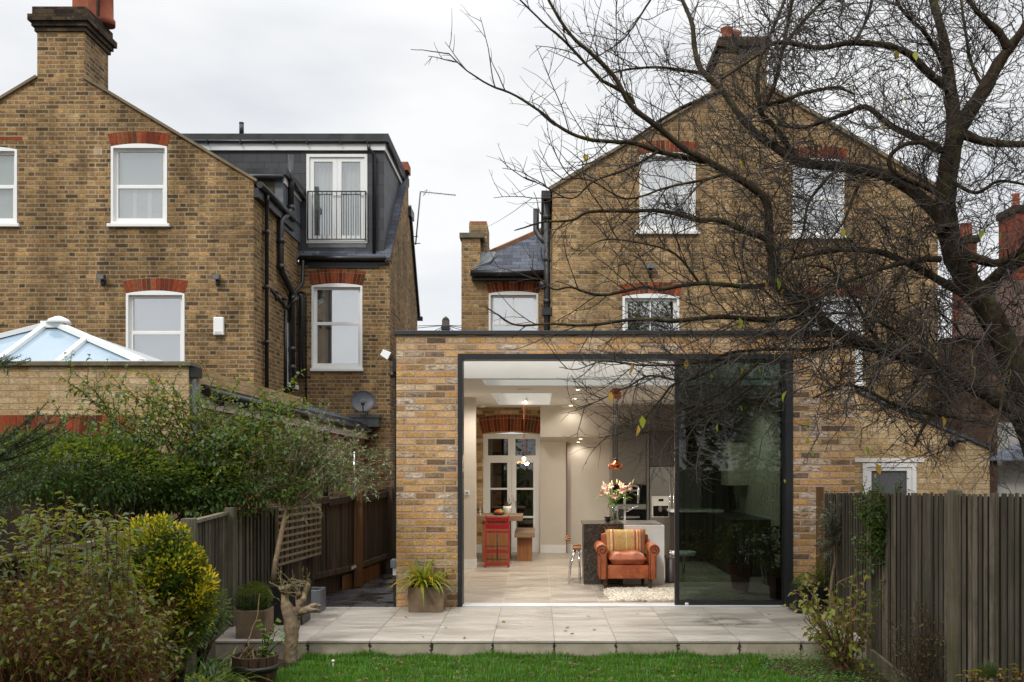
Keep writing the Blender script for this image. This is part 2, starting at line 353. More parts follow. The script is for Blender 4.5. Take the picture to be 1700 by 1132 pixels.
# ---------------------------------------------------------------- building helpers
def arc_loop(x0, x1, z0, z1, rise, n=8):
    pts = [(x0, z0), (x1, z0)]
    for i in range(n + 1):
        t = i / n; x = x1 + (x0 - x1) * t; pts.append((x, z1 - rise + rise * (1 - (2 * t - 1) ** 2)))
    return pts
def ring(mb, o, i, y0, y1): mb.plate(o, [i[::-1]], y0, y1)
def rect(x0, x1, z0, z1): return [(x0, z0), (x1, z0), (x1, z1), (x0, z1)]
def brick_arch(parent, x0, x1, z, rise, h, Y, name='brick_arch', header=True, proud=.009, n=None, headrow=False):
    n = n or max(3, int((x1 - x0) / .078)); mb = MB(); mo = MB(); cx = (x0 + x1) / 2; w = (x1 - x0)
    f = lambda x: rise * (1 - ((x - cx) / (w / 2)) ** 2)
    lean = .06
    for i in range(n):
        a = x0 + w * (i + .06) / n; b = x0 + w * (i + .94) / n; sa = (a - cx) / (w / 2) * lean; sb = (b - cx) / (w / 2) * lean
        za, zb = z + f(a), z + f(b); j = random.uniform(-.003, .003)
        p = [(a, za), (b, zb), (b + sb, zb + h), (a + sa, za + h)]
        mb.hexa([(p[0][0], Y - proud + j, p[0][1]), (p[1][0], Y - proud + j, p[1][1]), (p[1][0], Y + .06, p[1][1]), (p[0][0], Y + .06, p[0][1]),
                 (p[3][0], Y - proud + j, p[3][1]), (p[2][0], Y - proud + j, p[2][1]), (p[2][0], Y + .06, p[2][1]), (p[3][0], Y + .06, p[3][1])])
        if headrow:
            q0 = h + .012; q1 = q0 + .06; mb.hexa([(p[3][0], Y - proud, za + q0), (p[2][0], Y - proud, zb + q0), (p[2][0], Y + .06, zb + q0), (p[3][0], Y + .06, za + q0), (p[3][0], Y - proud, za + q1), (p[2][0], Y - proud, zb + q1), (p[2][0], Y + .06, zb + q1), (p[3][0], Y + .06, za + q1)])
    hh = h + (.078 if headrow else .01)
    out = [(x0 - .004, z), (x1 + .004, z)]; top = []
    for i in range(9):
        t = i / 8; x = x0 + w * t; out_z = z + f(x); top.append((x + (x - cx) / (w / 2) * lean, out_z + hh))
    low = [(x0 + w * i / 8, z + f(x0 + w * i / 8) + .001) for i in range(9)]
    mo.plate(low + top[::-1], [], Y - .0022, Y + .055)
    a = mb.build(name, M['arch'], parent); mo.build('arch_mortar', M['mortar'], a if parent is not None else parent)
    return a
def sash_window(parent, x0, x1, z0, z1, Y, rise=.05, split=.5, glass='glass', upper='blind', lower='blind', bars=False, sillz=True, frame='upvc', name='window', wide_sill=.05, rec=.05, thick=.06, label=None):
    mb = MB(); y = Y + rec
    o = arc_loop(x0 + .004, x1 - .004, z0 + .004, z1 - .004, rise); fr = .045
    ring(mb, o, rect(x0 + fr, x1 - fr, z0 + fr, z1 - rise - fr * .7), Y - .012, y + .07)
    xi0, xi1, zi0, zi1 = x0 + fr, x1 - fr, z0 + fr, z1 - rise - fr * .7; zm = zi0 + (zi1 - zi0) * (1 - split); s = .055
    ring(mb, rect(xi0 - .002, xi1 + .002, zm - .012, zi1 + .002), rect(xi0 + s, xi1 - s, zm + s * .8, zi1 - s * .8), y + .018, y + .062)
    ring(mb, rect(xi0 - .002, xi1 + .002, zi0 - .002, zm + .03), rect(xi0 + s * 1.1, xi1 - s * 1.1, zi0 + s * 1.3, zm - .022), y + .002, y + .048)
    if bars:
        cx = (xi0 + xi1) / 2; mb.box(cx - .012, y + .02, zm + .03, cx + .012, y + .05, zi1 - .04); mb.box(cx - .012, y + .012, zi0 + .05, cx + .012, y + .04, zm - .02)
    w = mb.build(name, M[frame], parent)
    if label: tag(w, label)
    MB().box(xi0 + s - .01, y + .038, zm + .02, xi1 - s + .01, y + .042, zi1 - .03).build('pane', M[glass], w)
    MB().box(xi0 + s - .01, y + .024, zi0 + .05, xi1 - s + .01, y + .028, zm - .015).build('pane', M[glass], w)
    if sillz: MB().box(x0 - wide_sill, Y - .06, z0 - .055, x1 + wide_sill, Y + rec + .05, z0 + .003).build('sill', M['paint'], w, bevel=.006)
    for kind, a, b in ((upper, zm, zi1), (lower, zi0, zm)):
        if kind in ('blind', 'frosted', 'curtain', 'sky'):
            q = MB()
            if kind == 'curtain':
                n = 26; v = []
                for i in range(n + 1):
                    xx = xi0 + (xi1 - xi0) * i / n; yy = y + .12 + .018 * math.sin(i * 1.9) + .008 * math.sin(i * .7); v += [(xx, yy, a - .02), (xx, yy, b)]
                q.add(v, [(2 * i, 2 * i + 2, 2 * i + 3, 2 * i + 1) for i in range(n)]); q.sm = [True] * len(q.f)
            else: q.box(xi0, y + .10, a - .015, xi1, y + .104, b + .02)
            q.build('curtain' if kind == 'curtain' else 'blind', M[kind], w, fixn=False)
        elif kind == 'shutter':
            q = MB(); xx = xi0 + s; wd = (xi1 - xi0 - 2 * s) / 3
            for k in range(3):
                q.box(xx + k * wd, y + .075, a, xx + k * wd + .035, y + .10, b); q.box(xx + (k + 1) * wd - .035, y + .0752, a, xx + (k + 1) * wd, y + .1002, b)
                zz = a + .05
                while zz < b - .02: q.hexa([(xx + k * wd, y + .09, zz), (xx + (k + 1) * wd, y + .09, zz), (xx + (k + 1) * wd, y + .095, zz + .005), (xx + k * wd, y + .095, zz + .005), (xx + k * wd, y + .075, zz + .032), (xx + (k + 1) * wd, y + .075, zz + .032), (xx + (k + 1) * wd, y + .08, zz + .037), (xx + k * wd, y + .08, zz + .037)]); zz += .042
            q.box(xi0, y + .11, a, xi1, y + .115, b)
            q.build('shutter', M['paint'], w)
    return w
YF, YB = 16.2, 19.2
# ================================================================ LEFT HOUSE
LH = thing('terraced_house', 'tall old stock brick house with stepped chimney and black slate dormer, behind the bushy garden', 'house', (-6.5, YF, 0))
def hp(px, py, Y=YF): return (X(px, Y), Z(py, Y))
winL = [(184, 278, 238, 372), (209, 307, 482, 640), (-66, 29, 243, 372)]
outl = [(X(-230, YF), -.1), (X(421, YF), -.1), hp(421, 300), hp(100, 107), hp(-230, 305)]
holes = [arc_loop(X(a, YF), X(b, YF), Z(d, YF), Z(c, YF), .05) for a, b, c, d in winL]
MB().plate(outl, [h[::-1] for h in holes], YF, YF + .24).build('wall', M['old_brick'], LH)
mb = MB()   # side return wall with small window, then rear wall and party gable
XS = X(421, YF)
mb.plate([(YF + .24, -.1), (YB, -.1), (YB, 6.66), (YF + .24, 6.66)], [[(18.25, Z(640, 18.7)), (18.25, Z(540, 18.7)), (18.95, Z(540, 18.7)), (18.95, Z(640, 18.7))]], XS, XS - .24, axis='x'); mb.build('side_wall', M['old_brick'], LH)
XG = X(647, YB)
wb = (517, 602, 470, 612)
MB().plate([(XS, -.1), (XG, -.1), (XG, 5.9), (XS, 5.9)], [arc_loop(X(wb[0], YB), X(wb[1], YB), Z(wb[3], YB), Z(wb[2], YB), .05)[::-1]], YB, YB + .24).build('rear_wall', M['old_brick'], LH)
MB().plate([(YB + .24, -.1), (23.6, -.1), (23.6, 5.55), (22.0, 7.75), (21.95, 8.45), (21.7, 8.3), (YB + .24, 5.98)], [], XG, XG - .24, axis='x').build('gable_wall', M['old_brick'], LH)
q = MB(); q.box(XG - .3, 21.55, 8.56, XG + .05, 22.0, 8.75); q.build('red_coping', M['terracotta'], LH)
q = MB(); q.bar((XG - .04, 22.02, 7.85), (XG - .04, 23.75, 5.45), .2, .09); q.bar((XG - .1, 23.72, 5.42), (XG + .12, 23.72, 5.42), .12, .1); q.box(XG - .06, 21.95, 7.6, XG + .07, 22.5, 7.8); q.build('verge', M['black_old'], LH)
w = sash_window(LH, X(184, YF), X(278, YF), Z(372, YF), Z(238, YF), YF, upper='frosted', lower='shutter', split=.52, glass='mglass', label='white sash window with frosted upper pane and shuttered lower pane')
w = sash_window(LH, X(209, YF), X(307, YF), Z(640, YF), Z(482, YF), YF, upper='blind', lower='blind', split=.43, glass='sglass')
w = sash_window(LH, X(-66, YF), X(29, YF), Z(372, YF), Z(243, YF), YF, upper='frosted', lower='frosted', split=.5)
w = sash_window(LH, X(wb[0], YB), X(wb[1], YB), Z(wb[3], YB), Z(wb[2], YB), YB, upper='blind', lower='blind', split=.46, wide_sill=.02, glass='sglass')
q = MB(); q.box(XS - .05, 18.25, Z(640, 18.7), XS + .005, 18.95, Z(540, 18.7)); q.box(XS - .02, 18.2, Z(645, 18.7), XS + .07, 19.0, Z(638, 18.7)); q.build('side_window', M['paint'], LH)
MB().box(X(-220, YF), YF + .5, 0, XS - .3, YF + .55, 6.2).build('inner_wall', M['room_dark'], LH)  # dark backing plates, shade painted in behind the window openings
MB().box(XS, YB + .5, 0, XG - .3, YB + .55, 5.8).build('inner_wall', M['room_dark'], LH)
for a, b, c, n, hr in ((184, 278, 238, 13, False), (209, 307, 482, 14, False)): brick_arch(LH, X(a, YF) + .0, X(b, YF), Z(c, YF) - .045, .05, .21, YF, n=n)
brick_arch(LH, X(wb[0], YB), X(wb[1], YB), Z(wb[2], YB) - .045, .05, .22, YB, n=15, headrow=True)
q = MB()
for a, b in ((-20, 15), (16, 38)): q.box(X(a, YF), YF - .004, Z(233, YF), X(b, YF) - .01, YF + .03, Z(227, YF))
q.build('red_brick_course', M['arch'], LH)
# roof slopes
q = MB(); a0, e0 = hp(100, 104), hp(427, 300); l0 = hp(-235, 306)
for p0, p1 in ((a0, e0), (a0, l0)):
    d = Vector((p1[0] - p0[0], 0, p1[1] - p0[1])).normalized(); nn = Vector((-d.z, 0, d.x)); nn = nn if nn.z > 0 else -nn; A = Vector((p0[0], 0, p0[1])); B = Vector((p1[0], 0, p1[1]))
    pts = []
    for t in (-.06, .004):
        for Pn, yy in ((A, YF + .02), (B, YF + .02), (B, YB + 2), (A, YB + 2)): pts.append((Pn + nn * t) + Vector((0, yy, 0)))
    q.hexa(pts)
q.build('roof', M['slate'], LH)
q = MB()
for p0, p1, xc in ((a0, e0, X(140, YF)), (a0, l0, X(62, YF))): f_ = (xc - p0[0]) / (p1[0] - p0[0]); q.bar((xc, YF - .02, p0[1] + (p1[1] - p0[1]) * f_ - .005), (p1[0], YF - .02, p1[1] - .005), .06, .045)
q.build('verge_mortar', M['cement_verge'], LH)
# chimney
cx0, cx1, cd = X(62, YF), X(140, YF), .9
q = MB(); q.box(cx0, YF - .004, Z(170, YF), cx1, YF + cd, Z(53, YF))
def ring_box(q, x0, x1, y0, y1, z0, z1, o): q.box(x0 - o, y0 - o, z0, x1 + o, y1 + o, z1)
zt = Z(53, YF); chim = q.build('chimney', M['old_brick'], LH)
M['soot_brick'] = brick_mat('sooty_brick', pal([(44, 38, 34), (66, 55, 44), (96, 80, 60), (52, 46, 42)], 1), S(84, 76, 66, .8), weather=.3)
q = MB(); 
for i, (o, h0, h1) in enumerate(((.035, 0, .08), (.07, .08, .16), (.115, .16, .27), (.06, .27, .42))): ring_box(q, cx0, cx1, YF, YF + cd, zt + h0, zt + h1, o)
q.build('chimney_cap', M['soot_brick'], chim)
q = MB(); q.hexa([(cx0 + .05, YF + .02, zt + .42), (cx1, YF + .02, zt + .42), (cx1, YF + cd, zt + .42), (cx0 + .05, YF + cd, zt + .42), (cx0 + .15, YF + .12, zt + .50), (cx1 - .1, YF + .12, zt + .50), (cx1 - .1, YF + cd - .1, zt + .50), (cx0 + .15, YF + cd - .1, zt + .50)]); q.build('flaunching', M['render_cement'], chim)
q = MB(); x_, y_ = X(128, YF) , YF + .32; q.box(x_ - .17, y_ - .17, zt + .46, x_ + .13, y_ + .13, zt + 1.15); q.build('chimney_pot', M['terracotta'], chim, bevel=.02)
q = MB(); q.lathe((X(146, YF), YF + .7, zt + .44), [(.15, 0), (.15, .1), (.12, .14), (.115, .6), (.14, .64), (.14, .72), (.1, .72)], 16); q.build('chimney_pot', M['terracotta'], chim)
q = MB(); q.lathe((X(152, YF + .6), YF + .95 - .25, zt + .44), [(.13, 0), (.13, .12), (.1, .16), (.095, .55), (.12, .6), (.12, .9), (.08, .9)], 16); q.build('chimney_pot', M['pot_grey'], chim)
# dormer
DY = YB + .06
dx0, dx1, dz0, dz1 = -9.0, X(637, YB), Z(425, YB), Z(247, YB)
q = MB(); hole = rect(X(509, DY), X(610, DY), Z(404, DY), Z(256, DY))
q.plate(rect(dx0, dx1, dz0, dz1), [hole[::-1]], DY, DY + .2); q.plate([(DY + .2, dz0), (22.0, 8.2), (22.0, dz1), (DY + .2, dz1)], [], dx1, dx1 - .1, axis='x')
dm = q.build('dormer', M['hung'], LH)
q = MB(); q.box(dx0, DY - .06, Z(249, YB), dx1 + .03, DY + .02, Z(237, YB)); q.box(dx1 - .02, DY + .02, Z(250, YB), dx1 + .04, 22.2, Z(237, YB)); q.build('fascia', M['paint'], dm)
q = MB(); q.box(dx0, DY - .08, Z(236, YB), dx1 + .1, 22.3, Z(222, YB)); q.build('flat_roof', M['roof_felt'], dm)
q = MB(); q.tube([(dx0, DY - .10, Z(235, YB)), (dx1 + .06, DY - .10, Z(236, YB))], .036, 8); q.tube([(dx1 + .08, DY, Z(238, YB) - .02), (dx1 + .08, 22.2, Z(238, YB) - .02)], .03, 6)
q.tube([W(612, 240, YB - .1), W(612, 247, YB - .1), W(621, 256, YB - .02), W(621, 420, YB - .02)], .037, 8); q.tube([W(497, 428, YB - .12), W(640, 429, YB - .12)], .055, 8); q.box(X(497, YB), DY - .1, Z(440, YB), X(640, YB), DY + .05, Z(430, YB)); q.box(X(512, YB), YB - .03, Z(445, YB), X(628, YB), YB, Z(438, YB))
for px in (345, 400, 455, 510, 565, 610): q.box(X(px, YB), DY - .16, Z(240, YB), X(px, YB) + .02, DY - .05, Z(234, YB))
q.build('gutter', M['black'], dm)
MB().box(X(512, DY), DY - .012, Z(411, DY), X(608, DY), DY + .05, Z(405, DY)).build('door_threshold', M['lead'], dm)
q = MB(); x0, x1, z0, z1 = hole[0][0], hole[1][0], hole[0][1], hole[2][1]; xm = (x0 + x1) / 2
ring(q, rect(x0, x1, z0, z1), rect(x0 + .06, x1 - .06, z0 + .06, z1 - .06), DY - .02, DY + .1)
for a, b in ((x0 + .06, xm - .002), (xm + .002, x1 - .06)): ring(q, rect(a, b, z0 + .06, z1 - .06), rect(a + .09, b - .09, z0 + .17, z1 - .15), DY + .015, DY + .075)
fd = q.build('french_doors', M['upvc'], LH)
for a, b in ((x0 + .15, xm - .09), (xm + .09, x1 - .15)): MB().box(a - .02, DY + .04, z0 + .15, b + .02, DY + .045, z1 - .13).build('pane', M['mglass'], fd)
q = MB(); n = 60; v = []
for i in range(n + 1): xx = x0 + .06 + (x1 - x0 - .12) * i / n; yy = DY + .2 + .03 * math.sin(i * 1.3) + .01 * math.sin(i * 3.1); v += [(xx, yy, z0), (xx, yy, z1)]
q.add(v, [(2 * i, 2 * i + 2, 2 * i + 3, 2 * i + 1) for i in range(n)]); q.sm = [True] * len(q.f); q.build('curtain', M['curtain'], fd, fixn=False)
q = MB(); zb0, zb1 = Z(398, YB), Z(317, YB); yb = DY - .07
q.box(X(512, DY), yb - .008, zb1 - .02, X(608, DY), yb + .02, zb1); q.box(X(512, DY), yb - .008, zb0, X(608, DY), yb + .02, zb0 + .02)
for i in range(13): xx = X(512, DY) + (X(608, DY) - X(512, DY)) * i / 12; q.tube([(xx, yb, zb0), (xx, yb, zb1)], .008 if 0 < i < 12 else .014, 6)
for xx in (X(512, DY), X(608, DY)): q.box(xx - .012, yb, zb1 - .03, xx + .012, DY, zb1 - .01); q.box(xx - .012, yb, zb0, xx + .012, DY, zb0 + .02)
q.build('balcony_railing', M['black'], LH)
# main roof strip beside the dormer
q = MB(); e1, r1 = Vector((0, YB - .12, Z(432, YB - .1))), Vector((0, 21.9, 8.56)); 
q.hexa([(XS, e1.y, e1.z), (XG + .03, e1.y, e1.z), (XG + .03, r1.y, r1.z), (XS - 3, r1.y, r1.z), (XS, e1.y, e1.z + .06), (XG + .03, e1.y, e1.z + .06), (XG + .03, r1.y, r1.z + .06), (XS - 3, r1.y, r1.z + .06)])
q.build('roof', M['slate'], LH)
# little flat dormer over the outrigger eaves
q = MB(); bx0, bx1 = X(392, 17.9), X(471, 18.0); q.box(bx0, 17.95, 6.3, bx1, DY, Z(293, 18)); sd_ = q.build('small_dormer', M['lead'], LH)
MB().box(X(345, 17.9), 17.85, Z(291, 17.9), X(477, 17.9), DY, Z(280, 17.9)).build('flat_roof', M['roof_felt'], sd_)
q = MB(); q.tube([(bx0 - .3, 17.83, Z(292, 17.85) - .01), (bx1 + .05, 17.83, Z(293, 17.85) - .01)], .05, 8); q.tube([(bx1 + .08, 18.1, Z(293, 18) + .02), (bx1 + .08, DY, Z(293, 18) - .06)], .05, 8); q.build('gutter', M['black'], sd_)
MB().box(bx1, 17.94, Z(305, 18) , bx1 + .03, DY, Z(293, 18)).build('fascia', M['paint'], sd_)
MB().box(bx0 + .05, 17.94, 6.5, X(456, 17.95), 17.955, Z(296, 18)).build('cladding', plain('mossy_board', S(84, 80, 62), .9, .1, var=.3), sd_)
# eaves gutter on side and pipes
q = MB(); ez = Z(312, YF); q.box(XS + .002, YF - .0, ez - .16, XS + .09, 18.6, ez + .0); q.tube([(XS + .12, YF - .03, ez + .05), (XS + .12, 18.5, ez + .05)], .06, 10); q.build('gutter', M['black'], LH)
q = MB(); xp = XS + .07
def pipe(q, pts, r, n=10):
    q.tube(pts, r, n)
pipe(q, [(xp + .05, 16.6, ez), (xp + .05, 16.62, ez - .12), (xp, 16.75, ez - .22), (xp, 16.75, .1)], .036); 
for z_ in (5.9, 4.9, 3.9, 2.9): q.tube([(xp, 16.75, z_ - .04), (xp, 16.75, z_ + .04)], .046, 10); q.box(XS, 16.68, z_ - .01, xp + .04, 16.82, z_ + .012)
q.build('drainpipe', M['black'], LH)
q = MB(); xp = XS + .10
pipe(q, [W(483, 258, 18.25), W(483, 345, 18.25)], .062, 12); pipe(q, [W(483, 340, 18.25), W(483, 350, 18.25), W(470, 362, 17.75), W(466, 368, 17.65), W(466, 440, 17.65), W(468, 452, 17.7), W(484, 482, 18.4), W(485, 492, 18.45), W(485, 650, 18.45)], .062, 12)
for px, py, Y_ in ((483, 345, 18.25), (466, 400, 17.65), (466, 443, 17.65), (485, 495, 18.45), (485, 580, 18.45), (485, 610, 18.45)): p = W(px, py, Y_); q.tube([p - Vector((0, 0, .05)), p + Vector((0, 0, .05))], .075, 12)
for py in (385, 430): p = W(466, py, 17.65); q.box(XS, p.y - .012, p.z - .012, p.x, p.y + .012, p.z + .012)
q.build('soil_pipe', M['black'], LH)
q = MB()
pipe(q, [W(449, 480, 17.2), W(477, 512, 18.3), W(482, 505, 18.4)], .03, 8); pipe(q, [W(459, 484, 17.5), W(459, 500, 17.5)], .025, 8); pipe(q, [W(455, 485, 17.5), W(464, 485, 17.5)], .03, 8); pipe(q, [W(472, 495, 18.0), W(472, 512, 18.0)], .025, 8); pipe(q, [W(468, 496, 18.0), W(478, 496, 18.0)], .03, 8)
pipe(q, [W(474, 515, 18.15), W(474, 655, 18.15)], .035, 8); pipe(q, [W(478, 508, 18.4), W(490, 498, 18.4), W(494, 494, 18.6), W(486, 488, 18.5)], .04, 8)
q.build('waste_pipe', M['black_old'], LH)
q = MB(); pipe(q, [W(503, 432, 19.05), W(502, 470, 19.05), W(488, 487, 18.6)], .036, 8); pipe(q, [W(494, 489, 19.0), W(500, 492, 19.05), W(501, 500, 19.05), W(501, 625, 19.05)], .06, 10); pipe(q, [W(496, 485, 19.12), W(507, 486, 19.12), W(508, 488, 19.12), W(508, 680, 19.12)], .018, 6); q.build('drainpipe', M['black_old'], LH)
q = MB(); q.tube([W(401, 222, 20.3), W(401, 205, 20.3)], .05, 10); q.lathe(W(401, 205, 20.3), [(.055, 0), (.055, .02), (.03, .03)], 10); q.build('roof_vent', M['anthracite'], LH)
q = MB(); q.box(X(156, YF), YF - .012, Z(258, YF), X(170, YF), YF + .01, Z(246, YF)); 
for k in range(5): q.box(X(158, YF), YF - .017, Z(256, YF) + k * .024, X(168, YF), YF - .012, Z(256, YF) + k * .024 + .008)
q.build('air_vent', plain('buff_vent', S(182, 160, 138), .8), LH)
# ---- things fixed to the left house
def floodlight(px, py, Y, label, cam_=False):
    t = thing('floodlight', label, 'floodlight', tuple(W(px, py, Y)), 'security lights on the brick walls')
    c = W(px, py, Y); x, z = c.x, c.z; q = MB()
    q.hexa([(x - .065, Y - .16, z - .05), (x + .065, Y - .16, z - .05), (x + .055, Y - .05, z - .02), (x - .055, Y - .05, z - .02), (x - .075, Y - .15, z + .04), (x + .075, Y - .15, z + .04), (x + .055, Y - .05, z + .05), (x - .055, Y - .05, z + .05)]); q.build('lamp_housing', M['black'], t)
    MB().hexa([(x - .05, Y - .166, z - .04), (x + .05, Y - .166, z - .04), (x + .05, Y - .16, z - .04), (x - .05, Y - .16, z - .04), (x - .06, Y - .158, z + .03), (x + .06, Y - .158, z + .03), (x + .06, Y - .15, z + .03), (x - .06, Y - .15, z + .03)]).build('lamp_glass', plain('lamp_glass', (.10, .10, .11, 1), .15, .8), t)
    q = MB(); q.box(x - .03, Y - .07, z - .12, x + .03, Y, z - .03); q.ball((x, Y - .06, z - .12), .03); q.build('sensor', M['black'], t)
    return t
floodlight(173, 462, YF, 'black floodlight on brown brick between the lantern roof and the upper shuttered window')
floodlight(363, 462, YF, 'black floodlight on brown brick above the white alarm box')
t = thing('alarm_box', 'white rectangular alarm box on the brown brick wall', 'alarm box', tuple(W(364, 541, YF))); q = MB(); q.box(X(356, YF), YF - .07, Z(557, YF), X(373, YF), YF, Z(527, YF)); q.build('housing', M['upvc'], t, bevel=.015)
q = MB(); q.box(X(359, YF), YF - .078, Z(556, YF), X(370, YF), YF - .068, Z(551, YF)); q.build('lens', plain('grey_lens', (.5, .5, .5, 1), .3), t)
# satellite dish
t = thing('satellite_dish', 'dark grey satellite dish standing on a sill of the rear brick wall', 'satellite dish', tuple(W(604, 685, 18.8)))
q = MB(); c = W(603, 667, 18.7); nrm = Vector((.16, -1, .3)).normalized(); ax = nrm.cross(Vector((0, 0, 1))).normalized(); ay = nrm.cross(ax); prof = [(0, 0), (.08, .003), (.15, .014), (.205, .03), (.235, .045), (.24, .05)]; n = 28; vs = []; fs = []
for r_, h_ in prof:
    for j in range(n): tt = 2 * math.pi * j / n; vs.append(c + nrm * h_ + ax * r_ * math.cos(tt) * 1.02 + ay * r_ * math.sin(tt) * .95)
for i in range(len(prof) - 1):
    for j in range(n): fs.append((i * n + j, i * n + (j + 1) % n, (i + 1) * n + (j + 1) % n, (i + 1) * n + j))
q.add(vs, fs); q.sm = [True] * len(q.f); dd = q.build('dish', plain('grey_dish', S(62, 65, 70), .45, .4, var=.2, vscale=12), t); dd.modifiers.new('s', 'SOLIDIFY').thickness = .006
q = MB(); lp = c + nrm * .26 + ay * .13 * (1 if ay.z < 0 else -1); q.tube([c + (ay if ay.z < 0 else -ay) * .22, lp], .012, 6); q.ball(lp, .04); q.build('receiver_arm', M['black'], t)
q = MB(); q.tube([c - nrm * .01, c - nrm * .1, (c.x, 18.95, c.z - .2), (c.x, 19.18, c.z - .2)], .018, 6); q.build('bracket', M['lead'], t)
# aerial
t = thing('tv_aerial', 'thin tv aerial on a leaning pole beside the dark gable edge', 'aerial', tuple(W(690, 405, 22.4))); q = MB(); Ya = 22.4
q.tube([W(690, 406, Ya), W(698, 318, Ya)], .018, 6); q.tube([W(698, 404, Ya) , W(682, 404, Ya)], .012, 5); q.tube([W(694, 392, Ya), W(684, 393, Ya)], .012, 5); q.build('mast', M['lead'], t)
q = MB(); q.tube([W(698, 318, Ya), W(757, 324, Ya)], .012, 5)
for i in range(12):
    px = 703 + i * 4.6; py = 318.5 + (px - 698) * .1; l = 9 if i < 3 else 4; q.tube([W(px - l * .15, py + l * .4, Ya - .15), W(px + l * .25, py - l * .5, Ya + .15)], .005, 4)
q.tube([W(703, 325, Ya), W(709, 314, Ya)], .008, 4); q.build('antenna', M['lead'], t)
# telegraph pole
t = thing('telegraph_pole', 'distant telegraph pole with fanned wires above the flat roof', 'telegraph pole', (X(740, 40), 40, 0)); q = MB(); q.tube([(X(740, 40), 40, 0), W(740, 532, 40)], [.2, .17], 10); q.lathe(W(740, 532, 40), [(.17, 0), (.12, .1), (.02, .18)], 10); q.build('pole', plain('creosoted_pole', S(66, 62, 54), .9), t)
q = MB()
for px, py in ((700, 541), (700, 545), (715, 556), (724, 556), (768, 545), (768, 551), (757, 556), (766, 541)): q.tube([W(740, 540, 40), W(px + (px - 740) * 3, py + (py - 540) * 2.0, 40)], .014, 4)
q.box(X(733, 40), 39.8, Z(548, 40), X(747, 40), 40.2, Z(542, 40)); q.build('wires', M['black'], t)
# ================================================================ RIGHT HOUSE
RH = thing('terraced_house', 'tall stock brick house with central chimney rising behind the bare tree', 'house', (4.0, YF, 0))
XR0, XR1 = X(917, YF), X(1557, YF); XE1 = X(1419, 11.0); ZR = 3.02
winR = [(1061, 1155, 252, 384), (1033, 1128, 487, 620), (1315, 1402, 262, 392)]
wtall = (1340, 1432, 492, 636)
outl = [(XR0, ZR), (3.9, ZR), (3.9, -.1), (XR1, -.1), hp(1557, 313), hp(1237, 124), hp(917, 313)]
holes = [arc_loop(X(a, YF), X(b, YF), max(Z(d, YF), ZR + .1), Z(c, YF), .05) for a, b, c, d in winR + [wtall]]
MB().plate(outl, [h[::-1] for h in holes], YF, YF + .24).build('wall', M['old_brick2'], RH)
q = MB(); q.plate([(YF + .24, 2.9), (YB, 2.9), (YB, 6.5), (YF + .24, 6.5)], [], XR0, XR0 + .24, axis='x'); q.build('side_wall', M['old_brick2'], RH)
wr = (811, 894, 483, 612)
MB().plate([(X(766, YB), 2.9), (XR0, 2.9), (XR0, Z(462, YB)), (X(766, YB), Z(462, YB))], [arc_loop(X(wr[0], YB), X(wr[1], YB), Z(wr[3], YB), Z(wr[2], YB), .05)[::-1]], YB, YB + .24).build('rear_wall', M['old_brick2'], RH)
MB().box(X(766, YB), YB + .24, 2.9, X(766, YB) + .24, 24, 5.4).build('party_wall', M['old_brick2'], RH)
sash_window(RH, X(1061, YF), X(1155, YF), Z(384, YF), Z(252, YF), YF, upper='blind', lower='blind', split=.5, bars=True, glass='sglass', frame='paint', wide_sill=.07, label='white sash window with closed white blinds')
sash_window(RH, X(1033, YF), X(1128, YF), Z(620, YF), Z(487, YF), YF, upper=None, lower=None, split=.5, bars=True, glass='sglass', frame='paint', label='white sash window with dark reflecting panes')
sash_window(RH, X(1315, YF), X(1402, YF), Z(392, YF), Z(262, YF), YF, upper='blind', lower='blind', split=.5, glass='sglass', frame='paint', wide_sill=.07)
sash_window(RH, X(1340, YF), X(1432, YF), Z(636, YF), Z(492, YF), YF, upper='blind', lower='blind', split=.5, glass='sglass', frame='paint')
sash_window(RH, X(wr[0], YB), X(wr[1], YB), Z(wr[3], YB), Z(wr[2], YB), YB, upper='blind', lower='blind', split=.4, bars=True, glass='sglass', frame='paint', wide_sill=.02)
MB().box(XR0 + .3, YF + .5, ZR, XR1 - .3, YF + .55, 6.2).build('inner_wall', M['room_dark'], RH); MB().box(X(770, YB), YB + .5, 2.9, XR0, YB + .55, 5.4).build('inner_wall', M['room_dark'], RH)  # near-black plates painted as the dark of the rooms
for a, b, c, n in ((1061, 1155, 252, 13), (1033, 1128, 487, 13), (1315, 1402, 262, 12), (1340, 1432, 492, 12)): brick_arch(RH, X(a, YF), X(b, YF), Z(c, YF) - .045, .05, .20, YF, n=n)
brick_arch(RH, X(wr[0], YB), X(wr[1], YB), Z(wr[2], YB) - .045, .05, .20, YB, n=14, headrow=True)
q = MB(); a0, e0, l0 = hp(1237, 121), hp(1562, 313), hp(912, 313)
for p0, p1 in ((a0, e0), (a0, l0)):
    d = Vector((p1[0] - p0[0], 0, p1[1] - p0[1])).normalized(); nn = Vector((-d.z, 0, d.x)); nn = nn if nn.z > 0 else -nn; A = Vector((p0[0], 0, p0[1])); B = Vector((p1[0], 0, p1[1])); pts = []
    for tt in (-.06, .004):
        for Pn, yy in ((A, YF + .02), (B, YF + .02), (B, YB + 2), (A, YB + 2)): pts.append((Pn + nn * tt) + Vector((0, yy, 0)))
    q.hexa(pts)
q.build('roof', M['slate'], RH)
q = MB()
for p0, p1, xc in ((a0, e0, X(1273, YF)), (a0, l0, X(1197, YF))): f_ = (xc - p0[0]) / (p1[0] - p0[0]); q.bar((xc, YF - .02, p0[1] + (p1[1] - p0[1]) * f_ - .005), (p1[0], YF - .02, p1[1] - .01), .06, .06)
q.build('verge_mortar', M['cement_verge'], RH)
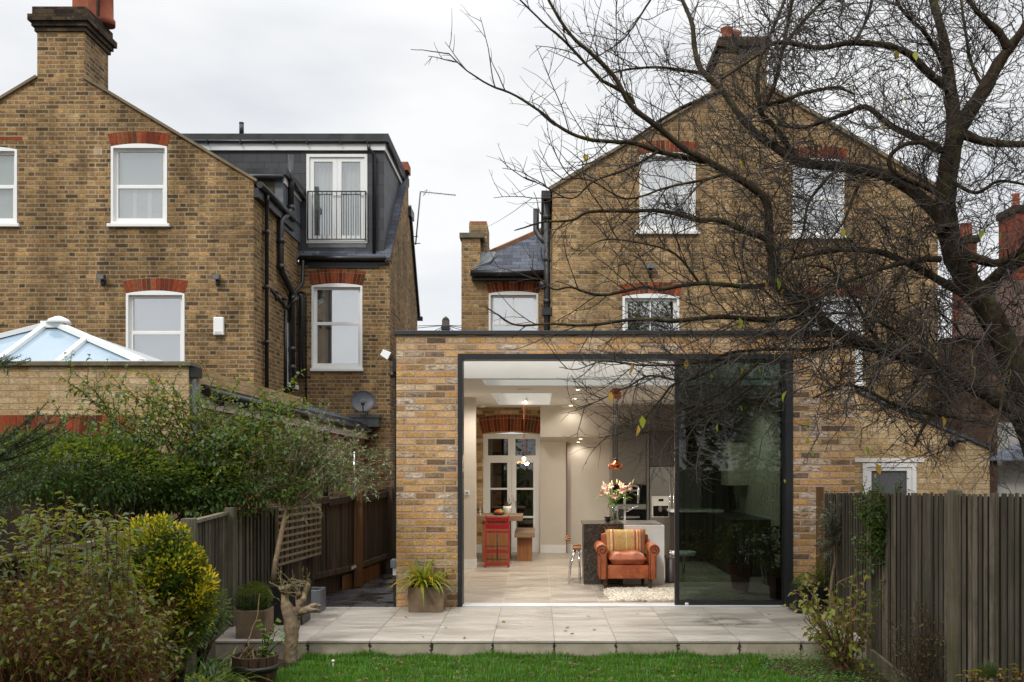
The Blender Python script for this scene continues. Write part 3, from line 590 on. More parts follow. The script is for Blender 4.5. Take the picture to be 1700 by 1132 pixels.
cx0, cx1, cd = X(1197, YF), X(1273, YF), 1.0; zt = Z(100, YF)
q = MB(); q.box(cx0, YF - .004, Z(175, YF), cx1, YF + cd, zt + .3); chim = q.build('chimney', M['old_brick2'], RH)
q = MB(); zt = Z(78, YF)
for o, h0, h1 in ((.03, -.1, 0), (.07, 0, .10), (.04, .10, .17)): ring_box(q, cx0, cx1, YF, YF + cd, zt + h0, zt + h1, o)
q.build('chimney_cap', M['soot_brick'], chim)
for i, (dx, dy) in enumerate(((.15, .25), (.32, .4), (.2, .75))): MB().lathe((cx0 + dx, YF + dy, zt + .16), [(.11, 0), (.095, .12), (.085, .2), (.11, .24), (.11, .28), (.07, .28)], 14).build('chimney_pot', M['terracotta'], chim)
# slate lean-to roof strip on the rear wall, ridge tiles, parapet stack
q = MB(); pl = lambda px, py, Y: W(px, py, Y)
tri_ = [W(786, 452, 19.0), W(925, 452, 19.0), W(925, 372, 21.1), W(812, 420, 19.85)]
q.hexa([p - Vector((0, 0, .06)) for p in tri_] + tri_); q.build('roof', M['slate'], RH)
q = MB(); A, B = W(806, 424, 19.83), W(920, 374, 21.1)
for i in range(9):
    a = A.lerp(B, i / 9); b = A.lerp(B, (i + .97) / 9); q.bar(a, b, .2, .13)
q.build('ridge_tiles', plain('ridge_tile', S(132, 96, 72), .9, .1, var=.25, vscale=8), RH)
q = MB(); q.tube([W(781, 453, 18.95), W(912, 453, 18.95)], .065, 10); q.box(X(783, 19.1), 19.08, Z(465, 19.1), XR0, 19.19, Z(456, 19.1)); q.build('gutter', M['black'], RH)
q = MB(); q.box(X(766, YB), YB - .003, 5.2, X(797, YB), YB + .3, Z(395, YB)); q.box(X(766, YB), YB + .3, 5.2, X(766, YB) + .25, 21, Z(395, YB) + .0); q.box(X(779, 19.6), 19.55, 6.0, X(809, 19.6), 20.4, Z(371, 19.6)); st = q.build('parapet_stack', M['old_brick2'], RH)
q = MB(); q.box(X(763, YB), YB - .05, Z(395, YB), X(803, YB), YB + .34, Z(387, YB)); q.build('stone_cap', M['coping_stone'], st)
MB().box(X(779, 19.6) + .01, 19.56, Z(371, 19.6), X(809, 19.6) - .01, 20.4, Z(368, 19.6)).build('tile_cap', M['terracotta'], st)
q = MB(); q.hexa([W(788, 446, 19.1), W(800, 430, 19.5), W(826, 424, 19.7), W(812, 440, 19.3)] + [p + Vector((0, 0, .03)) for p in (W(786, 446, 19.1), W(798, 420, 19.5), W(824, 420, 19.7), W(814, 436, 19.3))]); q.build('lead_flashing', M['lead'], RH)
# downpipe at corner
q = MB(); xx = X(910, 16.3) - .02; pipe(q, [(xx, 16.32, Z(318, 16.2)), (xx, 16.32, 3.1)], .055, 12); q.box(xx - .1, 16.2, Z(330, 16.2), xx + .06, 18.8, Z(316, 16.2)); q.box(xx - .09, 16.22, Z(522, 16.2), xx + .09, 16.42, Z(510, 16.2))
pipe(q, [W(890, 347, 17.2), W(890, 382, 17.2), W(897, 394, 17.0), W(906, 402, 16.5)], .055, 12); q.ball(W(902, 473, 16.3), .08); q.tube([W(905, 473, 16.3), W(908, 473, 16.3)], .05)
for py in (360, 430, 500): p = W(909, py, 16.3); q.tube([(xx, 16.32, p.z - .04), (xx, 16.32, p.z + .04)], .066, 12)
q.build('drainpipe', M['black_old'], RH)
t = thing('floodlight', 'small black floodlight above the dark reflecting sash window', 'floodlight', tuple(W(1079, 447, YF)), 'security lights on the brick walls'); q = MB(); q.box(X(1072, YF), YF - .13, Z(447, YF), X(1086, YF), YF - .05, Z(441, YF)); q.build('lamp_housing', M['lead'], t); q = MB(); q.tube([(X(1079, YF), YF - .07, Z(446, YF)), (X(1079, YF), YF - .07, Z(458, YF)), (X(1079, YF), YF, Z(459, YF))], .025); q.build('bracket', M['black'], t)
# ================================================================ EXTENSION (rear room with the wide opening)
YE = 11.0; XL, XRr = X(658, YE), XE1; OX0, OX1, OZ = X(760, YE), X(1316, YE), Z(587, YE); ZP = Z(556, YE)
EX = thing('brick_extension', 'flat roofed extension of pale reclaimed brick with a wide glazed opening onto the patio', 'extension', (0.9, YE, 0))
q = MB(); q.plate([(XL, -.12), (OX0, -.12), (OX0, OZ), (OX1, OZ), (OX1, -.12), (XRr, -.12), (XRr, ZP), (XL, ZP)], [], YE, YE + .24); q.box(XL, YE + .24, -.12, XL + .24, 19.2, 3.0); q.box(XRr - .25, YE + .24, -.12, XRr, YF, ZP)
q.build('wall', M['ext_brick'], EX)
q = MB(); q.box(XL - .03, YE - .035, ZP, XRr + .02, YE + .27, Z(549, YE)); q.build('coping', M['anthracite'], EX, bevel=.004)
IX0, IX1, ZC, IY1 = -1.42, 3.52, 2.78, 17.7
holesR = [[(-.72, 11.8), (3.2, 11.8), (3.2, 12.7), (-.72, 12.7)], [(-.72, 14.1), (.22, 14.1), (.22, 16.9), (-.72, 16.9)]]
CY0 = 11.62
q = MB(); q.plate([(IX0 - .02, CY0), (IX1 + .02, CY0), (IX1 + .02, IY1), (IX0 - .02, IY1)], [h[::-1] for h in holesR], ZC, 3.0, axis='z'); q.box(IX0, CY0 - .02, ZC, IX1, CY0 - .001, 3.06)
q.box(IX0, YE + .241, 2.96, IX1, YE + .262, 3.2)
M['shaft'] = plain('daylit_shaft_white', (.86, .86, .85, 1), .6, .3, var=.02); M['plaster'] = plain('white_plaster', (.64, .62, .59, 1), .85, .2, var=.03)  # shaft white raised and ceiling plaster lowered to paint in daylight
M['beige'] = plain('beige_wall_paint', (.56, .51, .44, 1), .8, .2, var=.03)
q.build('ceiling', M['plaster'], EX)
for h in holesR:
    x0, x1 = h[0][0], h[1][0]; y0, y1 = h[0][1], h[2][1]; q = MB(); q.box(x0, y0, ZC + .002, x1, y0 + .008, 3.16); q.box(x0, y1 - .008, ZC + .002, x1, y1, 3.16); q.box(x0, y0 + .008, ZC + .002, x0 + .008, y1 - .008, 3.16); q.box(x1 - .008, y0 + .008, ZC + .002, x1, y1 - .008, 3.16); q.build('rooflight_lining', M['shaft'], EX)  # lining added so the shafts look daylit by colour
q = MB(); q.plate([(XL + .25, CY0 - .02), (XRr - .26, CY0 - .02), (XRr - .26, YF - .002), (XR0 - .002, YF - .002), (XR0 - .002, YB - .002), (XL + .25, YB - .002)], [h[::-1] for h in holesR], 3.004, 3.06, axis='z'); q.build('roof', M['roof_felt'], EX)
for h in holesR + [[(IX0, YE + .29), (IX1, YE + .29), (IX1, CY0 - .06), (IX0, CY0 - .06)]]:
    x0, x1 = h[0][0], h[1][0]; y0, y1 = h[0][1], h[2][1]; q = MB()
    for a in ((x0 - .05, y0 - .05, x1 + .05, y0), (x0 - .05, y1, x1 + .05, y1 + .05), (x0 - .05, y0, x0, y1), (x1, y0, x1 + .05, y1)): q.box(a[0], a[1], 3.061, a[2], a[3], 3.16)
    rl = q.build('rooflight', M['anthracite'], EX); MB().box(x0 - .04, y0 - .04, 3.161, x1 + .04, y1 + .04, 3.175).build('pane', M['glass'], rl)
cl = MB().box(IX0 + .02, YE + .265, 3.005, IX1 - .02, YE + .285, 3.03).build('cove_light', None, EX); cm = MT('lit_cove'); ce = cm.n('Emission', Color=(1, .97, .92, 1), Strength=14.0); cm.t.links.new(ce.outputs[0], cm.out.inputs[0]); cl.data.materials.append(cm.m)
# interior walls
q = MB(); q.box(XL + .241, YE + .26, 0, IX0, 15.0, 2.99); q.box(XL + .241, 15.0, 0, X(790, 15), 15.12, ZC); q.box(XL + .241, 15.12, 0, IX0, IY1, ZC)
q.box(IX1, YE + .26, 0, XRr - .251, IY1, 2.99)
bx0 = X(897, 17.4)
q.box(bx0, 17.2, Z(724, 17.2), IX1, IY1, ZC); q.box(bx0, 17.62, 0, X(940, 17.62), IY1 + .02, Z(724, 17.2)); q.box(bx0 - .02, IY1 + .05, 0, X(1016, 17.9), 18.0, ZC)
q.hexa([(bx0, 17.2, 2.2), (IX1, 17.2, 2.2), (IX1, 17.9, 2.06), (bx0, 17.9, 2.06), (bx0, 17.2, 2.215), (IX1, 17.2, 2.215), (IX1, 17.9, 2.25), (bx0, 17.9, 2.25)])
q.box(X(1012, 17.3), 17.3, 0, IX1, 17.4, Z(724, 17.2)); q.build('inner_wall', M['beige'], EX)
FD = (X(802, IY1), X(897, IY1), 0.0, Z(717, IY1))
q = MB(); q.plate([(IX0, 0), (FD[0], 0), (FD[0], FD[3] - .04), ((FD[0] + FD[1]) / 2, FD[3]), (FD[1], FD[3] - .04), (FD[1], 0), (bx0 + .02, 0), (bx0 + .02, ZC), (IX0, ZC)], [], IY1, IY1 + .2); q.build('inner_brick_wall', M['inner_brick'], EX)
brick_arch(EX, FD[0] - .02, bx0 - .02, FD[3] - .03, .05, .24, IY1, n=18, headrow=True)
# small window glow: french door
q = MB(); x0, x1, z0, z1 = FD[0], FD[1], 0, FD[3] - .03; y = IY1 + .04; xm = (x0 + x1) / 2; zt_ = Z(762, IY1)
ring(q, rect(x0, x1, z0, z1), rect(x0 + .05, x1 - .05, z0 + .02, z1 - .06), y, y + .07)
q.box(x0 + .05, y + .003, zt_ - .035, x1 - .05, y + .067, zt_ + .03); q.box(xm - .03, y + .003, zt_ + .03, xm + .03, y + .067, z1 - .06)
for a, b in ((x0 + .05, xm - .03), (xm + .03, x1 - .05)): ring(q, rect(a, b, zt_ + .03, z1 - .06), rect(a + .04, b - .04, zt_ + .07, z1 - .10), y + .01, y + .05)
for a, b in ((x0 + .05, xm - .002), (xm + .002, x1 - .05)):
    zz = [Z(v, IY1) for v in (768, 810, 813, 857, 860, 887)]
    hs = [rect(a + .085, b - .085, zz[2 * i + 1], zz[2 * i]) for i in range(3)]
    q.plate(rect(a, b, .02, zt_ - .035), [h[::-1] for h in hs], y + .012, y + .055)
    q.tube([(b - .04 if a < xm - .1 and b < xm + .01 else a + .04, y - .03, .98), (b - .04 if b < xm + .01 else a + .04, y - .03, 1.12)], .01)
fd = q.build('french_door', M['paint'], EX)
MB().box(x0 + .06, y + .03, .05, x1 - .06, y + .034, z1 - .08).build('pane', M['dglass'], fd)
MB().box(x0 - .3, y + .5, 0, x1 + .3, y + .52, z1).build('dark_room', M['room_dark'], fd)
q = MB()
for k in range(26): q.box(X(856, y + .1), y + .1, Z(792, y) - k * .042, X(866, y + .1), y + .125, Z(792, y) - k * .042 + .02)
q.build('radiator', M['paint'], fd)
# skirting
q = MB(); sk = .15

q.box(IX0 + .0, 14.985, 0, X(790, 15) + .012, 15.0, sk); q.box(X(790, 15), 15.0, 0, X(790, 15) + .012, 15.12, sk); q.box(IX0, YE + .3, 0, IX0 + .012, 14.985, sk); q.build('skirting', M['paint'], EX)
MB().box(IX0, IY1 - .015, 0, FD[0] - .01, IY1, sk).build('skirting', M['paint'], EX); MB().box(bx0, 17.605, 0, X(940, 17.62), 17.62, sk).build('skirting', M['paint'], EX); MB().box(X(940, 17.62), 17.735, 0, X(1016, 17.9), 17.75, sk).build('skirting', M['paint'], EX)
q = MB(); q.box(X(940, 17.6), 17.6, 0, X(940, 17.6) + .02, 17.74, 2.15); q.build('door_edge', plain('red_brown_edge', S(110, 58, 40), .6), EX)
q = MB(); q.box(X(1013, 17.4), 17.35, 0, X(1019, 17.4), 17.6, 2.2); q.build('door_architrave', M['paint'], EX)
# floor
def tile_mat(name, c1, c2, joint, wet=.25):
    m = MT(name, .35, .4); sp = m.n('SeparateXYZ', i0=m.n('NewGeometry').outputs['Position']); x, y, z = sp.outputs
    def line(c, o, pd, w):
        f = m.math('FRACT', m.math('DIVIDE', m.math('ADD', c, 600 * pd - o), pd)); d = m.math('MULTIPLY', m.math('MINIMUM', f, m.math('SUBTRACT', 1, f)), pd); return m.math('LESS_THAN', d, w)
    j = m.math('MAXIMUM', line(x, .16, .595, .0028), line(y, 9.69, 1.2, .0022)); 
    ix = m.math('FLOOR', m.math('DIVIDE', m.math('SUBTRACT', x, .16), .595)); iy = m.math('FLOOR', m.math('DIVIDE', m.math('SUBTRACT', y, 9.69), 1.2))
    wv = m.n('TexWhiteNoise', {'noise_dimensions': '3D'}, Vector=m.n('CombineXYZ', X=ix, Y=iy, Z=0.0).outputs[0])
    off = m.n('VectorMath', {'operation': 'ADD'}, i0=m.n('NewGeometry').outputs['Position'], i1=m.n('VectorMath', {'operation': 'SCALE'}, i0=wv.outputs['Color'], Scale=7.0).outputs[0]).outputs[0]
    st = m.noise(7, 6, .65, vec=off, stretch=(.28, 1.6, 1)); st2 = m.noise(2.2, 4, .6, vec=off, stretch=(.4, 1.5, 1))
    b = m.ramp(m.math('ADD', m.math('MULTIPLY', st, .6), m.math('MULTIPLY', st2, .4)), [(.36, c2), (.5, m_avg(c1, c2)), (.62, c1)])
    k = m.n('MapRange', Value=wv.outputs['Value'], To_Min=.93, To_Max=1.05).outputs[0]; b = m.mix(1, b, m.n('CombineColor', Red=k, Green=k, Blue=k).outputs[0], 'MULTIPLY')
    b = m.mix(j, b, joint); m.set('Base Color', b); m.set('Roughness', m.n('MapRange', Value=st2, From_Min=.4, From_Max=.6, To_Min=wet, To_Max=.6).outputs[0])
    m.bump(m.math('SUBTRACT', m.math('MULTIPLY', st, .2), j), .4, .002); return m
def m_avg(a, b): return tuple((p + q_) / 2 for p, q_ in zip(a, b))
M['floor'] = tile_mat('interior_tile', S(196, 186, 172, .85), S(164, 152, 138, .85), S(214, 200, 180, .9), .3).m
MB().box(XL + .24, YE + .012, -.1, XRr - .25, 18.2, 0).build('floor', M['floor'], EX)
# frames
M['frame_dark'] = plain('near_black_metal', S(38, 39, 42), .45, .4, var=.06)
q = MB(); fw = X(768, YE) - OX0; z0_, z1_ = OZ - .0, Z(597, YE)
q.box(OX0, YE - .015, 0.004, X(767.5, YE), YE + .25, OZ); q.box(X(1304, YE), YE - .02, .004, OX1, YE + .25, OZ); q.box(X(767.5, YE), YE - .013, Z(596, YE), X(1304, YE), YE + .24, OZ - .001)
fr = q.build('door_frame', M['frame_dark'], EX, bevel=.003)
q = MB(); q.box(X(767.5, YE), YE + .002, .001, X(1304, YE), YE + .22, .012); q.build('threshold', plain('aluminium_threshold', (.7, .7, .7, 1), .35, .5), EX)
px0, px1 = 1122, 1305; q = MB(); yd = YE + .06
ring(q, rect(X(px0, YE), X(px1, YE), .014, Z(596.5, YE)), rect(X(1129, YE), X(1302, YE), Z(999, YE), Z(601, YE)), yd, yd + .07)
dr = q.build('sliding_door', M['frame_black'], EX, bevel=.003)
M['tint'] = glass_mat('green_tinted_glass', tint=(.26, .315, .28, 1), refl=.065, fmax=.6)
MB().box(X(1128, YE), yd + .03, Z(1000, YE), X(1303, YE), yd + .034, Z(600, YE)).build('pane', M['tint'], dr)
q = MB(); q.tube([(X(1138.5, YE), yd - .004, Z(1004, YE)), (X(1144, YE), yd - .004, Z(1004, YE))], .018, 12); q.build('maker_badge', plain('badge', (.6, .6, .6, 1), .3), dr)
# ================================================================ NEIGHBOUR CONSERVATORY (left)
YC = 10.9
CO = thing('conservatory', 'pale brick conservatory with white framed glass lantern roof, far side of the rose bush', 'conservatory', (X(150, YC), YC, 0))
cxr = X(313, YC)
q = MB(); q.plate([(X(-160, YC), -.1), (cxr, -.1), (cxr, Z(608, YC)), (X(-160, YC), Z(608, YC))], [rect(X(-140, YC), X(222, YC), .1, Z(722, YC))[::-1]], YC, YC + .24); q.box(cxr - .24, YC + .24, -.1, cxr, YF, Z(608, YC)); q.build('wall', M['pale_brick'], CO)
q = MB(); q.box(X(-160, YC), YC - .05, Z(608, YC), X(319, YC), YC + .3, Z(600, YC)); q.build('coping', M['coping_stone'], CO, bevel=.01)
brick_arch(CO, X(-140, YC), X(222, YC), Z(722, YC), .0, Z(689, YC) - Z(722, YC), YC, n=32)
q = MB(); q.box(X(-140, YC), YC + .1, .1, X(222, YC), YC + .14, Z(722, YC)); q.build('glazing', M['dglass'], CO)
q = MB(); q.box(cxr, YC + .02, Z(626, YC), cxr + .09, YC + .2, Z(609, YC)); q.build('hopper', M['black'], CO); q = MB(); q.box(cxr + .003, YC + .05, .2, cxr + .07, YC + .15, Z(626, YC)); q.build('drainpipe', M['lead'], CO)
zb = Z(599, YC) + .0; ya, yb_ = YC + .35, YC + 2.6; xa, xb_ = X(-170, 11.25), X(238, 11.25); ym = (ya + yb_) / 2; pk = [W(98, 543, ym), W(72, 543, ym)]
crn = [Vector((xa, ya, zb)), Vector((xb_, ya, zb)), Vector((xb_, yb_, zb)), Vector((xa, yb_, zb))]
q = MB(); q.add([crn[0], crn[1], pk[0], pk[1]], [(0, 1, 2, 3)]); q.add([crn[1], crn[2], pk[0]], [(0, 1, 2)]); q.add([crn[2], crn[3], pk[1], pk[0]], [(0, 1, 2, 3)]); gl = q.build('glass_roof', M['poly'], CO)
q = MB(); q.bar(crn[0], crn[1], .09, .08); q.bar(crn[1], crn[2], .09, .08); q.bar(crn[1] + Vector((0, 0, .03)), pk[0] + Vector((0, 0, .03)), .11, .06); q.bar(crn[2], pk[0], .11, .07); q.bar(pk[0] + Vector((.08, 0, .03)), pk[1] + Vector((0, 0, .03)), .16, .09)
def on_front(px, k):  # point on front slope at fraction k
    a = Vector((X(px, ya), ya, zb)); b = Vector((a.x, ym, pk[0].z)); return a.lerp(b, k) + Vector((0, 0, .03))
e_ = (crn[1].x - X(97, ya)) / (crn[1].x - pk[0].x)
q.bar(on_front(97, 0), on_front(97, min(1, max(0, e_))) , .07, .05)
k_ = (X(-6, ya) - crn[0].x) / (pk[1].x - crn[0].x); q.bar(on_front(-6, 0), on_front(-6, min(1, k_)), .07, .05); q.bar(crn[0] + Vector((0, 0, .03)), pk[1] + Vector((0, 0, .03)), .11, .06)
q.build('roof_bars', M['upvc'], gl)
q = MB(); c_ = pk[0] + Vector((0, 0, .05)); q.lathe(c_, [(.16, 0), (.13, .05), (.05, .09), (.01, .1)], 10); q.build('finial', M['upvc'], gl)
# ---- low side building with sloping black gutter
SB = thing('lean_to_building', 'low brick lean-to with white fascia and black gutter running back beside the side fence', 'lean-to', (-4.0, 12, 0))
A0, A1 = Vector((X(330, 11.3), 11.3, 0)), Vector((X(605, 18.9), 18.9, 0)); zt0, zt1 = 2.42, 2.30
q = MB(); q.hexa([(A0.x - .24, A0.y, -.1), (A0.x, A0.y, -.1), (A1.x, A1.y, -.1), (A1.x - .24, A1.y, -.1), (A0.x - .24, A0.y, zt0), (A0.x, A0.y, zt0), (A1.x, A1.y, zt1), (A1.x - .24, A1.y, zt1)]); q.build('wall', M['old_brick'], SB)
q = MB(); q.hexa([(A0.x + .01, A0.y, zt0 - .02), (A0.x + .03, A0.y, zt0 - .02), (A1.x + .03, A1.y, zt1 - .1), (A1.x + .01, A1.y, zt1 - .1), (A0.x + .01, A0.y, zt0 + .15), (A0.x + .03, A0.y, zt0 + .15), (A1.x + .03, A1.y, zt1 + .06), (A1.x + .01, A1.y, zt1 + .06)]); q.build('fascia', M['paint'], SB)
q = MB(); q.hexa([(A0.x - .1, A0.y, zt0 + .15), (A0.x + .1, A0.y, zt0 + .15), (A1.x + .1, A1.y, zt1 + .06), (A1.x - .1, A1.y, zt1 + .06), (A0.x - .1, A0.y, zt0 + .26), (A0.x + .08, A0.y, zt0 + .26), (A1.x + .08, A1.y, zt1 + .18), (A1.x - .1, A1.y, zt1 + .18)]); q.tube([(A0.x + .12, A0.y, zt0 + .16), (A1.x + .12, A1.y + .1, zt1 + .07)], .06, 8)
for k in range(10):
    p = A0.lerp(A1, (k + .5) / 10); q.box(p.x + .03, p.y, zt0 + .02, p.x + .15, p.y + .03, zt0 + .08)
q.build('gutter', M['black'], SB)
q = MB(); q.hexa([(A0.x - .35, A0.y, zt0 + .3), (A0.x - .05, A0.y, zt0 + .22), (A1.x - .05, YB - .3, zt1 + .2), (A1.x - 1.2, YB - .3, zt1 + .6), (A0.x - .35, A0.y, zt0 + .35), (A0.x - .05, A0.y, zt0 + .27), (A1.x - .05, YB - .3, zt1 + .25), (A1.x - 1.2, YB - .3, zt1 + .65)]); q.build('roof', M['slate'], SB)
q = MB(); q.box(X(545, 18.9), 18.9, Z(708, 18.9), X(628, 18.9), 19.19, Z(692, 18.9)); q.box(X(580, 18.9), 18.86, Z(693, 18.9), X(630, 18.9), 19.19, Z(688, 18.9)); q.build('flashing', M['lead'], SB)
q = MB(); pipe(q, [W(540, 715, 15.6), W(541, 735, 15.7), W(541, 850, 15.7)], .04, 8); q.build('drainpipe', M['black'], SB)
# ---- pale lean-to on the right
RB = thing('side_return_building', 'pale yellow brick single storey building with white framed window, beyond the tall slatted fence', 'outbuilding', (X(1530, 12.4), 12.4, 0)); YR = 12.4
ww = (1432, 1521, 769, 900)
q = MB(); q.plate([(X(1416, YR), -.1), (X(1643, YR), -.1), (X(1643, YR), Z(745, YR)), (X(1430, YR), Z(652, YR)), (X(1416, YR), Z(652, YR))], [rect(X(ww[0], YR), X(ww[1], YR), Z(ww[3], YR), Z(ww[2], YR))[::-1]], YR, YR + .24); q.box(X(1643, YR) - .24, YR + .24, -.1, X(1643, YR), YF, 1.9); q.build('wall', M['pale_brick'], RB)
q = MB(); x0, x1, z0, z1 = X(ww[0], YR), X(ww[1], YR), Z(ww[3], YR), Z(ww[2], YR); ring(q, rect(x0, x1, z0, z1), rect(x0 + .055, x1 - .055, z0 + .05, z1 - .05), YR - .01, YR + .09); ring(q, rect(x0 + .055, x1 - .055, z0 + .05, z1 - .05), rect(x0 + .12, x1 - .12, z0 + .12, z1 - .1), YR + .005, YR + .07)
wn_ = q.build('window', M['upvc'], RB); MB().box(x0 + .1, YR + .03, z0 + .1, x1 - .1, YR + .034, z1 - .08).build('pane', M['frosted'] if False else plain('grey_pane', S(92, 94, 98), .2, .5), wn_)
MB().box(X(1419, YR), YR - .015, Z(767, YR), X(1535, YR), YR + .05, Z(760.5, YR)).build('lintel', M['paint'], RB)
q = MB(); q.bar((X(1425, YR), YR - .01, Z(650, YR)), (X(1650, YR), YR - .01, Z(746, YR)), .06, .035); q.hexa([(X(1425, YR), YR, Z(650, YR)), (X(1650, YR), YR, Z(747, YR)), (X(1650, YR), YF, Z(747, YR)), (X(1425, YR), YF, Z(650, YR)), (X(1425, YR), YR, Z(648, YR)), (X(1650, YR), YR, Z(745, YR)), (X(1650, YR), YF, Z(745, YR)), (X(1425, YR), YF, Z(648, YR))]); q.build('roof', M['slate'], RB)
t = thing('security_camera', 'black security camera cluster high on the pale brick wall below its sloping roof', 'camera', tuple(W(1578, 731, YR))); q = MB(); c = W(1578, 731, YR); q.ball((c.x, YR - .08, c.z), .06); q.tube([(c.x, YR - .08, c.z), (c.x - .08, YR - .2, c.z - .05)], [.04, .05]); q.build('housing', M['black'], t); q = MB(); q.tube([(c.x + .05, YR - .05, c.z), (c.x + .14, YR - .12, c.z - .01)], .03); q.box(c.x - .02, YR - .08, c.z - .03, c.x + .1, YR, c.z + .0); q.build('bracket', M['black'], t)
# ---- further houses at right
FH = thing('far_house', 'dark brick house behind the right fence, mostly hidden by the tree', 'house', (X(1680, 17), 17, 0)); q = MB(); q.plate([(X(1598, 15), -.1), (X(1656, 15), -.1), (X(1656, 15), Z(590, 15)), (X(1598, 15), Z(590, 15))], [], 15, 18); q.build('wall', M['dark_brick'], FH)
MB().box(X(1656, 15), 15.3, -.1, X(1900, 15), 18, Z(700, 15)).build('rendered_wall', plain('grey_render', S(150, 148, 142), .9, var=.12), FH); q = MB(); q.hexa([(X(1640, 15), 14.9, Z(765, 15)), (X(1900, 15), 14.9, Z(765, 15)), (X(1900, 15), 15.2, Z(700, 15)), (X(1690, 15), 15.2, Z(745, 15)), (X(1640, 15), 14.95, Z(760, 15)), (X(1900, 15), 14.95, Z(760, 15)), (X(1900, 15), 15.25, Z(695, 15)), (X(1690, 15), 15.25, Z(740, 15))]); q.build('roof', M['slate'], FH)
ft = thing('far_terrace', 'distant dark roofed terrace glimpsed low behind the tree at the right', 'house', (X(1650, 24), 24, 0)); MB().box(X(1572, 24), 24.05, -.1, X(2000, 24), 30, Z(560, 24)).build('wall', M['dark_brick'], ft); q = MB(); q.hexa([(X(1580, 24), 23.9, Z(562, 24)), (X(2000, 24), 23.9, Z(562, 24)), (X(2000, 24), 27, Z(470, 27)), (X(1612, 27), 27, Z(470, 27)), (X(1580, 24), 23.9, Z(558, 24)), (X(2000, 24), 23.9, Z(558, 24)), (X(2000, 24), 27, Z(465, 27)), (X(1612, 27), 27, Z(465, 27))]); q.build('roof', plain('brown_tiled_roof', S(74, 58, 50), .9, .1, var=.3, vscale=2), ft)
def far_chimney(px0, px1, py0, py1, Y, label, pots):
    t = thing('chimney_stack', label, 'chimney', (X(px0, Y), Y, 0)); MB().box(X(px0, Y), Y, 0, X(px1, Y), Y + 1, Z(py1, Y)).build('stack', M['farbrick'], t); q = MB(); q.box(X(px0, Y) - .06, Y - .06, Z(py1, Y), X(px1, Y) + .06, Y + 1.06, Z(py1, Y) + .2); q.build('cap', M['soot_brick'], t)
    for k in range(pots):
        xx = X(px0, Y) + (X(px1, Y) - X(px0, Y)) * (k + .5) / pots; MB().lathe((xx, Y + .4, Z(py1, Y) + .2), [(.13, 0), (.11, .1), (.1, .4), (.12, .45), (.08, .45)], 10).build('chimney_pot', M['terracotta'], t)
M['farbrick'] = brick_mat('red_brick', pal([(120, 58, 40), (150, 72, 48), (136, 66, 46), (100, 50, 38)], 1), S(140, 110, 90, .8), weather=.25)
far_chimney(1606, 1622, 420, 402, 27.2, 'small distant red chimney seen through the tree fork', 2); far_chimney(1686, 1760, 420, 352, 27.2, 'red brick chimney at the photo edge behind the tree', 3)
# ================================================================ THINGS INSIDE THE EXTENSION
M['oak'] = wood_mat('oak', S(118, 74, 44), S(166, 116, 76), fine=22, rough=.5, axis='z'); M['oak_top'] = wood_mat('oak_top', S(134, 108, 84), S(170, 144, 116), fine=22, rough=.5, axis='x')
M['red_paint'] = plain('red_lacquer', S(150, 12, 30), .35, .5, var=.12, vscale=8)
M['red_worn'] = plain('worn_red', S(150, 60, 44), .5, .4, var=.3, vscale=20)
M['ceramic'] = plain('white_ceramic', (.7, .68, .64, 1), .3, .5, var=.03)
M['copper'] = plain('copper', S(200, 118, 80), .22, .5, metal=1, var=.08)
M['steel'] = plain('brushed_steel', (.36, .35, .33, 1), .32, .5, metal=.85, var=.08, vscale=30, stretch=(.02, 1, 1))
M['chrome'] = plain('chrome', (.75, .75, .75, 1), .08, .6, metal=1, var=.02)
M['oven_black'] = plain('black_oven_glass', (.006, .006, .007, 1), .06, .7, var=.1)
M['grey_cab'] = plain('grey_cabinet', S(96, 92, 86), .35, .4, var=.03)
M['dk_cab'] = plain('dark_cabinet', S(64, 58, 53), .4, .4, var=.04)
M['white_cab'] = plain('white_lacquer', (.74, .74, .72, 1), .25, .5, var=.02)
def emit_mat(name, col, st):
    m = MT(name); e_ = m.n('Emission', Color=col, Strength=st); m.t.links.new(e_.outputs[0], m.out.inputs[0]); return m.m
def marble():
    m = MT('dark_marble', .22, .5); w = m.noise(6, 6, .7, dist=2.2); v = m.math('ABSOLUTE', m.math('SUBTRACT', w, .5)); v2 = m.math('ABSOLUTE', m.math('SUBTRACT', m.noise(13, 5, .7, dist=1.6), .48))
    k = m.math('MAXIMUM', m.n('MapRange', Value=v, From_Min=0.0, From_Max=.012, To_Min=.8, To_Max=0.0).outputs[0], m.n('MapRange', Value=v2, From_Min=0.0, From_Max=.008, To_Min=.5, To_Max=0.0).outputs[0])
    m.set('Base Color', m.mix(k, m.ramp(m.noise(3, 5), [(.3, S(30, 26, 24)), (.7, S(58, 51, 46))]), S(150, 138, 120))); return m.m
M['marble'] = marble()
